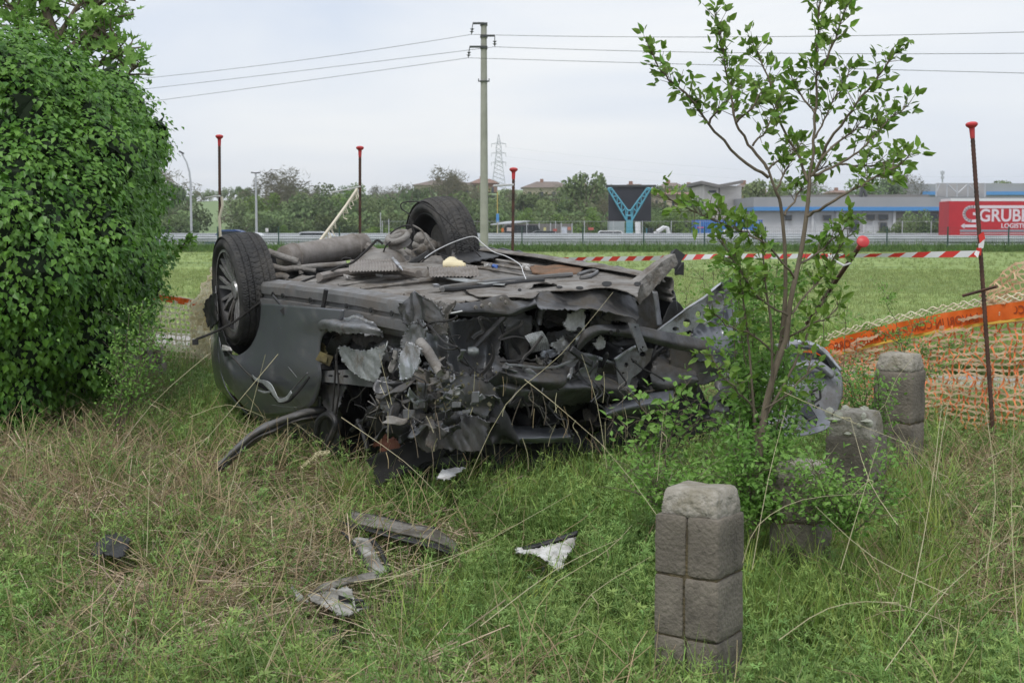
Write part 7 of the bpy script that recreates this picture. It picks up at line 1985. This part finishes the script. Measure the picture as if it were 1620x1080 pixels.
# ================================================================== GRASS (instanced on points)
def tuft(kind, seed):
    rg = random.Random(seed); mb = MB()
    def blade(x, y, h, w_, lean, an, segs=3):
        dx, dy = math.cos(an), math.sin(an); px_, py_ = -dy, dx; vs = []
        for i in range(segs + 1):
            q = i / segs; o = lean * q * q; z = h * q * (1 - .35 * min(lean / h, 1) * q); ww = w_ * (1 - q ** 1.6) * .5
            vs += [(x + dx * o - px_ * ww, y + dy * o - py_ * ww, z), (x + dx * o + px_ * ww, y + dy * o + py_ * ww, z)]
        mb.add(vs, [(2 * i, 2 * i + 1, 2 * i + 3, 2 * i + 2) for i in range(segs)])
    if kind == 'grass':
        for i in range(16): blade(rg.gauss(0, .022), rg.gauss(0, .022), rg.uniform(.06, .17), rg.uniform(.0025, .0045), rg.uniform(.02, .13), rg.uniform(0, 6.28))
    elif kind == 'long':
        for i in range(14): blade(rg.gauss(0, .03), rg.gauss(0, .03), rg.uniform(.16, .36), rg.uniform(.003, .006), rg.uniform(.04, .2), rg.uniform(0, 6.28), 4)
    elif kind == 'straw':
        for i in range(11):
            an = rg.uniform(0, 6.28); x, y = rg.gauss(0, .03), rg.gauss(0, .03); L_ = [Vector((x, y, 0))]; d = Vector((math.cos(an) * .5, math.sin(an) * .5, rg.uniform(.5, 1.6))).normalized(); ln = rg.uniform(.1, .34)
            for k_ in range(4): d = (d + Vector((rg.gauss(0, .2), rg.gauss(0, .2), rg.gauss(-.18, .12)))).normalized(); L_.append(L_[-1] + d * ln / 4)
            mb.tube(L_, [.0017, .0015, .0013, .001, .0006], 3, False)
    elif kind == 'litter':
        for i in range(16):
            an = rg.uniform(0, 6.28); c = Vector((rg.gauss(0, .06), rg.gauss(0, .06), rg.uniform(.01, .07))); d = Vector((math.cos(an), math.sin(an), rg.uniform(-.15, .3))); ln = rg.uniform(.03, .12)
            mb.tube([c - d * ln, c + Vector((0, 0, rg.uniform(-.01, .02))), c + d * ln], .0014, 3, False)
    elif kind == 'weed':   # whorled fine-leaved stems
        for i in range(6):
            an = rg.uniform(0, 6.28); L_ = [Vector((rg.gauss(0, .02), rg.gauss(0, .02), 0))]; d = Vector((math.cos(an) * .4, math.sin(an) * .4, 1)).normalized(); ln = rg.uniform(.08, .22)
            for k_ in range(5): d = (d + Vector((rg.gauss(0, .18), rg.gauss(0, .18), .05))).normalized(); L_.append(L_[-1] + d * ln / 5)
            mb.tube(L_, .0011, 3, False)
            for k_ in range(1, 6):
                for j in range(6):
                    a2 = j * 1.047 + rg.random(); o = Vector((math.cos(a2), math.sin(a2), rg.uniform(.1, .6))) * rg.uniform(.010, .02); pd = Vector((-math.sin(a2), math.cos(a2), 0)) * .0016
                    p = L_[k_]; mb.add([p, p + o * .55 + pd, p + o, p + o * .55 - pd], [(0, 1, 2, 3)])
    elif kind == 'broad':
        for i in range(6):
            an = rg.uniform(0, 6.28); ln = rg.uniform(.07, .17); w_ = ln * .17; d = Vector((math.cos(an), math.sin(an), 0)); pd = Vector((-math.sin(an), math.cos(an), 0)); vs = []
            for k_ in range(5):
                q = k_ / 4; c = d * ln * q + Vector((0, 0, .13 * q * (1.35 - q))); ww = w_ * math.sin(math.pi * min(q * .9 + .08, 1)); vs += [c - pd * ww + Vector((0, 0, .006)), c, c + pd * ww + Vector((0, 0, .006))]
            mb.add(vs, [(3 * k_ + j, 3 * k_ + j + 1, 3 * k_ + 4 + j, 3 * k_ + 3 + j) for k_ in range(4) for j in range(2)])
    elif kind == 'clover':
        for i in range(9):
            x, y, h = rg.gauss(0, .03), rg.gauss(0, .03), rg.uniform(.03, .09)
            for j in range(3):
                a2 = j * 2.09 + rg.random(); o = Vector((math.cos(a2), math.sin(a2), .1)) * .013; pd = Vector((-math.sin(a2), math.cos(a2), 0)) * .006
                p = Vector((x, y, h)); mb.add([p, p + o * .6 + pd, p + o, p + o * .6 - pd], [(0, 1, 2, 3)])
    elif kind == 'field':
        for i in range(14): blade(rg.gauss(0, .05), rg.gauss(0, .05), rg.uniform(.03, .08), .006, rg.uniform(.01, .05), rg.uniform(0, 6.28), 2)
    elif kind == 'verge':
        for i in range(14): blade(rg.gauss(0, .12), rg.gauss(0, .12), rg.uniform(.15, .42), .022, rg.uniform(.03, .2), rg.uniform(0, 6.28), 2)
    return mb


def scatter(name, pts, kind, m, label, smin, smax, seed, cat='grass', tilt=.25):
    src = bpy.data.objects.new(name + '_source', tuft(kind, seed).build(name + '_tuft', m, mesh_only=True))
    rs = np.random.RandomState(seed); n = len(pts)
    me = bpy.data.meshes.new(name); me.from_pydata([tuple(p) for p in pts], [], [])
    a = me.attributes.new('rot', 'FLOAT_VECTOR', 'POINT'); a.data.foreach_set('vector', np.column_stack([rs.normal(size=n) * tilt, rs.normal(size=n) * tilt, rs.uniform(0, 6.28, n)]).ravel())
    b_ = me.attributes.new('scl', 'FLOAT', 'POINT'); b_.data.foreach_set('value', rs.uniform(smin, smax, n))
    me.materials.append(m)
    o = bpy.data.objects.new(name, me); COL.objects.link(o)
    g = bpy.data.node_groups.new(name, 'GeometryNodeTree'); g.interface.new_socket('Geometry', in_out='INPUT', socket_type='NodeSocketGeometry'); g.interface.new_socket('Geometry', in_out='OUTPUT', socket_type='NodeSocketGeometry')
    N = g.nodes; K = g.links.new; gi = N.new('NodeGroupInput'); go = N.new('NodeGroupOutput'); ip = N.new('GeometryNodeInstanceOnPoints'); oi = N.new('GeometryNodeObjectInfo'); oi.inputs[0].default_value = src
    ar = N.new('GeometryNodeInputNamedAttribute'); ar.data_type = 'FLOAT_VECTOR'; ar.inputs[0].default_value = 'rot'; as_ = N.new('GeometryNodeInputNamedAttribute'); as_.data_type = 'FLOAT'; as_.inputs[0].default_value = 'scl'
    K(gi.outputs[0], ip.inputs['Points']); K(oi.outputs['Geometry'], ip.inputs['Instance']); K(ar.outputs[0], ip.inputs['Rotation']); K(as_.outputs[0], ip.inputs['Scale']); K(ip.outputs[0], go.inputs[0])
    md = o.modifiers.new('scatter', 'NODES'); md.node_group = g
    return tag(o, label, cat, kind='stuff')


def nz(x, y, f, o=0.0): return noise.noise(Vector((x * f + o, y * f - o, o * 1.7)))


def frusta(n, y0, y1, rs, marg=.6, pw=.5):
    Y = np.sqrt(rs.uniform(y0 ** (2 * pw * 1) if 0 else y0 ** 2, y1 ** 2, n)); X = rs.uniform(-1, 1, n) * (Y * .375 + marg); return X, Y


rs = np.random.RandomState(77)
def inside_car(x, y):
    d = Vector((x, y, 0)) - Vector((CO.x, CO.y, 0)); s = d.dot(LX); t = d.dot(AX); return -.5 < s < 1.75 and .05 < t < 1.6


def near_trim(x, y):
    px = 810 + 2250 * x / y
    return any(a < px < b_ and y0 < y < y1 for a, b_, y0, y1 in ((550, 728, 5.2, 6.15), (555, 618, 4.9, 5.8), (460, 605, 4.4, 5.35), (815, 915, 5.1, 5.85), (140, 208, 4.9, 5.7), (335, 520, 6.2, 7.1), (495, 545, 4.3, 5.0), (685, 735, 5.8, 6.5)))


def dry(x, y):
    """how dry the sward is here: brownish patch on the left foreground, some at right"""
    v = .52 + 1.1 * nz(x, y, .9, 3) + .8 * nz(x, y, 2.9, 9)
    px = 810 + 2250 * x / y; py = 355 + 2250 * 1.4 / y
    d1 = ((px - 190) / 300) ** 2 + ((py - 830) / 120) ** 2; v += .66 * math.exp(-d1) - .2
    d2 = ((px - 1530) / 170) ** 2 + ((py - 790) / 210) ** 2; v += .5 * math.exp(-d2)
    d3 = ((px - 620) / 170) ** 2 + ((py - 775) / 28) ** 2; v += .8 * math.exp(-d3)
    d4 = ((px - 250) / 300) ** 2 + ((py - 990) / 120) ** 2; v += .3 * math.exp(-d4)
    d5 = ((px - 760) / 300) ** 2 + ((py - 900) / 130) ** 2; v -= .35 * math.exp(-d5)
    return v


groups = {k_: [] for k_ in ('grass', 'grassb', 'long', 'straw', 'litter', 'weed', 'broad', 'clover')}
X, Y = frusta(62000, 2.4, 13.5, rs)
for x, y, q, q2 in zip(X, Y, rs.uniform(0, 1, len(X)), rs.uniform(0, 1, len(X))):
    if inside_car(x, y): continue
    if near_trim(x, y) and q2 > .3: continue
    if abs(y - 13.7 + .62 * x) < 1.3: continue
    v = dry(x, y); z = gz(x, y) - .005; p = (x, y, z)
    px = 810 + 2250 * x / y
    if v > .62:
        groups['litter' if q < .36 else ('straw' if q < .50 else ('grass' if q < .82 else 'weed'))].append(p)
    elif v > .4:
        groups['straw' if q < .07 else ('litter' if q < .15 else ('weed' if q < .45 else ('grass' if q < .8 else 'grassb')))].append(p)
    else:
        wv = .3 + (.25 if px > 950 else 0) + .3 * nz(x, y, 1.3, 20)
        if q < wv: groups['weed'].append(p)
        elif q < wv + .07: groups['clover'].append(p)
        elif q < wv + .075: groups['broad'].append(p)
        elif q < wv + .09: groups['straw'].append(p)
        else: groups['grass' if q2 < .6 else 'grassb'].append(p)
    if q2 > .93 and (px < 420 or px > 1180 or nz(x, y, 1.1, 30) > -.02) and v < .7: groups['long'].append(p)
    if px > 1400 and q2 < .04 and y > 4.5: groups['straw'].append(p)
X, Y = frusta(14000, 13.0, 18, rs)
for x, y in zip(X, Y):
    if abs(y - 13.7 + .62 * x) > 1.3: groups['grass'].append((x, y, gz(x, y)))
for x in rs.uniform(0, 1, 55): groups['broad'].append((-.25 + x * 1.2, 3.3 + rs.uniform(0, 1.2), gz(0, 3.5)))
for k_ in range(900):
    px = rs.uniform(1170, 1500) if k_ % 3 else rs.uniform(480, 1080); y = rs.uniform(4.7, 6.9) if k_ % 3 else rs.uniform(6.1, 6.9)
    x = (px - 810) / 2250 * y
    if inside_car(x, y) or near_trim(x, y): continue
    groups['long' if (k_ % 3 or k_ % 2) else 'weed'].append((x, y, gz(x, y)))
for k_ in range(2600):
    px, py = rs.normal(200, 190), rs.normal(830, 62); 
    if not (-30 < px < 620 and 715 < py < 1000): continue
    y = 2250 * 1.4 / (py - 355); x = (px - 810) / 2250 * y
    if near_trim(x, y): continue
    groups['litter' if k_ % 4 else 'straw'].append((x, y, gz(x, y) + .01))
print({k_: len(v) for k_, v in groups.items()})
scatter('green_grass', groups['grass'], 'grass', M['grass'], 'short green grass covering the ground round the wreck', .7, 1.35, 1)
scatter('green_grass', groups['grassb'], 'grass', M['grass'], 'short green grass mixed through the sward', .8, 1.5, 2)
scatter('long_grass', groups['long'], 'long', M['grass'], 'taller grass tufts along the hedge and the stone posts', .7, 1.25, 3)
scatter('dry_straw', groups['straw'], 'straw', M['straw'], 'dry straw stalks scattered through the grass', .7, 1.5, 4)
scatter('dead_litter', groups['litter'], 'litter', M['litter'], 'matted dead brown stems on the ground at left', .7, 1.5, 5)
scatter('whorled_weeds', groups['weed'], 'weed', M['grass2'], 'soft fine-leaved weeds spread over the foreground', .7, 1.8, 6, 'weeds')
scatter('broad_leaved_weeds', groups['broad'], 'broad', M['weed'], 'broad-leaved dock weeds low in the grass', .7, 1.4, 7, 'weeds', .15)
scatter('clover', groups['clover'], 'clover', M['weed'], 'small clover leaves low in the grass', .8, 1.6, 8, 'weeds')
# mown field near part
X, Y = frusta(32000, 14, 42, rs, 1); fp = [(x, y, gz(x, y)) for x, y in zip(X, Y) if y - 13.7 + .62 * x > 1.3]
M['fieldblade'] = mat('field_blade', (.19, .27, .075), .7, c2=(.34, .37, .15), scale=.25, randv=.3, trans=.25, stretch=(.2, 1, 1))
scatter('field_grass', fp, 'field', M['fieldblade'], 'short mown grass of the field behind the wreck', .8, 1.6, 9)
# tall verge in front of and behind the green fence
X = rs.uniform(-32, 32, 16000); Y = np.where(rs.uniform(0, 1, 16000) < .6, rs.uniform(69, 77, 16000), rs.uniform(77, 91, 16000))
fp = [(x, y, gz(x, y)) for x, y in zip(X, Y)]
M['vergeblade'] = mat('verge_blade', (.075, .15, .03), .8, c2=(.13, .22, .05), scale=.3, randv=.25, trans=.2)
scatter('verge_grass', fp, 'verge', M['vergeblade'], 'tall rough grass along the green fence and guardrail', .8, 1.5, 10)
X, Y = frusta(5000, 42, 69, rs, 1); fp = [(x, y, gz(x, y)) for x, y in zip(X, Y)]
scatter('field_grass', fp, 'verge', M['fieldblade'], 'mown grass of the far half of the field', .25, .45, 11)

# individual long dry stalks
mb = MB()
stalks = [[(740, 760, 5.6), (800, 640, 5.5), (888, 560, 5.5), (970, 462, 5.5)], [(830, 600, 5.5), (880, 640, 5.4), (960, 710, 5.2)], [(1190, 900, 4.6), (1215, 760, 4.7), (1245, 640, 4.8)], [(1175, 890, 4.2), (1200, 830, 4.2), (1270, 790, 4.3), (1380, 780, 4.4)],
          [(1232, 1012, 3.6), (1310, 962, 3.7), (1400, 952, 3.8), (1490, 980, 3.8), (1520, 1002, 3.7)], [(340, 870, 5), (420, 560, 5.1)], [(440, 560, 6), (330, 690, 5.8), (260, 760, 5.7)], [(585, 930, 4.6), (680, 890, 4.7), (780, 860, 4.8)], [(490, 870, 5), (505, 750, 5)],
          [(1070, 860, 5), (1000, 760, 5.1), (940, 690, 5.2)], [(560, 920, 4.4), (700, 890, 4.5), (905, 780, 4.7)], [(1040, 760, 5.4), (1050, 650, 5.4)], [(960, 740, 5.6), (945, 640, 5.6), (920, 560, 5.6)], [(420, 1060, 3.6), (470, 960, 3.7), (560, 900, 3.8)], [(760, 990, 4), (880, 900, 4.1), (985, 850, 4.2)],
          [(1440, 960, 4), (1470, 800, 4.2), (1490, 640, 4.4)], [(1610, 1000, 3.8), (1600, 800, 4), (1606, 640, 4)], [(1500, 940, 4), (1380, 880, 4.1), (1290, 800, 4.2)], [(1400, 1060, 3.5), (1500, 930, 3.7), (1620, 830, 3.8)], [(900, 1000, 3.9), (935, 940, 3.9), (1030, 880, 4)], [(1330, 900, 4.6), (1390, 700, 4.8)],
          [(330, 560, 7.2), (240, 640, 7), (150, 760, 6.5)], [(232, 880, 5), (238, 700, 5.2)], [(300, 660, 6.4), (360, 640, 6.4), (420, 660, 6.2)], [(1240, 620, 5.2), (1330, 660, 5.1), (1470, 715, 5)], [(1420, 830, 4.4), (1375, 760, 4.6), (1345, 660, 4.8)],
          [(620, 640, 6), (600, 560, 6)], [(540, 660, 5.9), (640, 730, 5.8), (700, 790, 5.7)], [(455, 660, 6), (456, 720, 6)], [(880, 920, 4.5), (960, 870, 4.5), (1000, 830, 4.6)], [(1560, 900, 4), (1575, 780, 4.1), (1560, 650, 4.3)], [(1480, 760, 5.2), (1500, 640, 5.3), (1530, 560, 5.4)], [(1460, 740, 5.6), (1400, 640, 5.6), (1480, 520, 5.6)]]
rg = random.Random(70)
for i in range(110):
    x = rg.choice([rg.uniform(0, 560), rg.uniform(1150, 1620), rg.uniform(1330, 1620), rg.uniform(560, 1150)]); Yb = rg.uniform(3.6, 7.2); b_ = P(x, 700, Yb); zb = gz(b_.x, Yb); yb = 355 + 2250 * (1.5 - zb) / Yb
    h = rg.uniform(60, 190) * (1.25 if x > 1380 else 1); l_ = rg.uniform(-80, 80); stalks.append([(x, yb, Yb), (x + l_ * .25, yb - h * .6, Yb), (x + l_ + rg.uniform(-20, 20), yb - h * rg.uniform(.8, 1.05), Yb + rg.uniform(-.2, .2))])
for Lk, st in enumerate(stalks):
    L_ = splin([P(*q) for q in st], 3); n = len(L_); mb.tube(L_, [(.0014 if Lk < 36 else .0011) * (1 - .6 * i / (n - 1)) for i in range(n)], 4, False)
    if rg.random() < .5:
        p = L_[n // 2]; e = p + Vector((rg.uniform(-.06, .06), 0, -rg.uniform(.02, .08))); mb.tube([p, (p + e) / 2 + Vector((.01, 0, .01)), e], [.0018, .0014, .0005], 3, False)
tag(mb.build('dry_stalks', M['stalk']), 'long pale dry stalks leaning over the grass and in front of the wreck', 'dry stalks', kind='stuff')
# pale feathery grass heads near the trim
t = thing('grass_ear', P(500, 690, 6.2), 'nodding pale grass ears beside the long bent trim strip', 'grass ear')
for (x, y, x2, y2) in ((478, 736, 506, 712), (500, 715, 520, 712)):
    mb = MB(); a = P(x, y, 6.2); b_ = P(x2, y2, 6.2)
    mb.tube([a - Vector((0, 0, .12)), a, b_], .0015, 3)
    for k_ in range(9):
        p = a.lerp(b_, k_ / 8); mb.lathe([(-.012, 0), (0, .006), (.014, 0)], 6, Matrix.Translation(p + Vector((0, 0, -.01))) @ Matrix.Rotation(k_ * 2, 4, 'Z') @ Matrix.Rotation(.9, 4, 'Y'))
    mb.build('ear', M['stalk'], t)

# crumbs of glass, plastic and trim trodden into the grass round the wreck
mb = MB(); rg = random.Random(88)
for i in range(150):
    px = rg.gauss(640, 190); py = rg.gauss(800, 60)
    if not (330 < px < 1000 and 745 < py < 960): continue
    y = 2250 * 1.38 / (py - 355) ; x = (px - 810) / 2250 * y; r_ = rg.uniform(.004, .016); mb.mi = rg.choice([0, 0, 1, 2])
    mb.box((x, y, gz(x, y) + rg.uniform(.03, .08)), (r_ * 2, r_, r_ * .4), Euler((rg.uniform(0, 6), rg.uniform(0, 6), 0)).to_matrix(), r_ * .3)
tag(mb.build('crash_fragments', [M['black'], M['galv'], M['white']]), 'small broken plastic and metal crumbs scattered in the grass before the wreck', 'debris', kind='stuff')

# ================================================================== HAZE
mb = MB(); mb.box((0, 50, 16.5), (2700, 2800, 39))
hm = bpy.data.materials.new('haze'); hm.use_nodes = True; t_ = hm.node_tree; t_.nodes.remove(t_.nodes['Principled BSDF'])
pv = t_.nodes.new('ShaderNodeVolumePrincipled'); pv.inputs['Color'].default_value = (.95, .97, 1.0, 1); pv.inputs['Density'].default_value = .00034; pv.inputs['Anisotropy'].default_value = .2
t_.links.new(pv.outputs[0], t_.nodes['Material Output'].inputs['Volume'])
hzb = mb.build('haze', hm); hzb['kind'] = 'stuff'
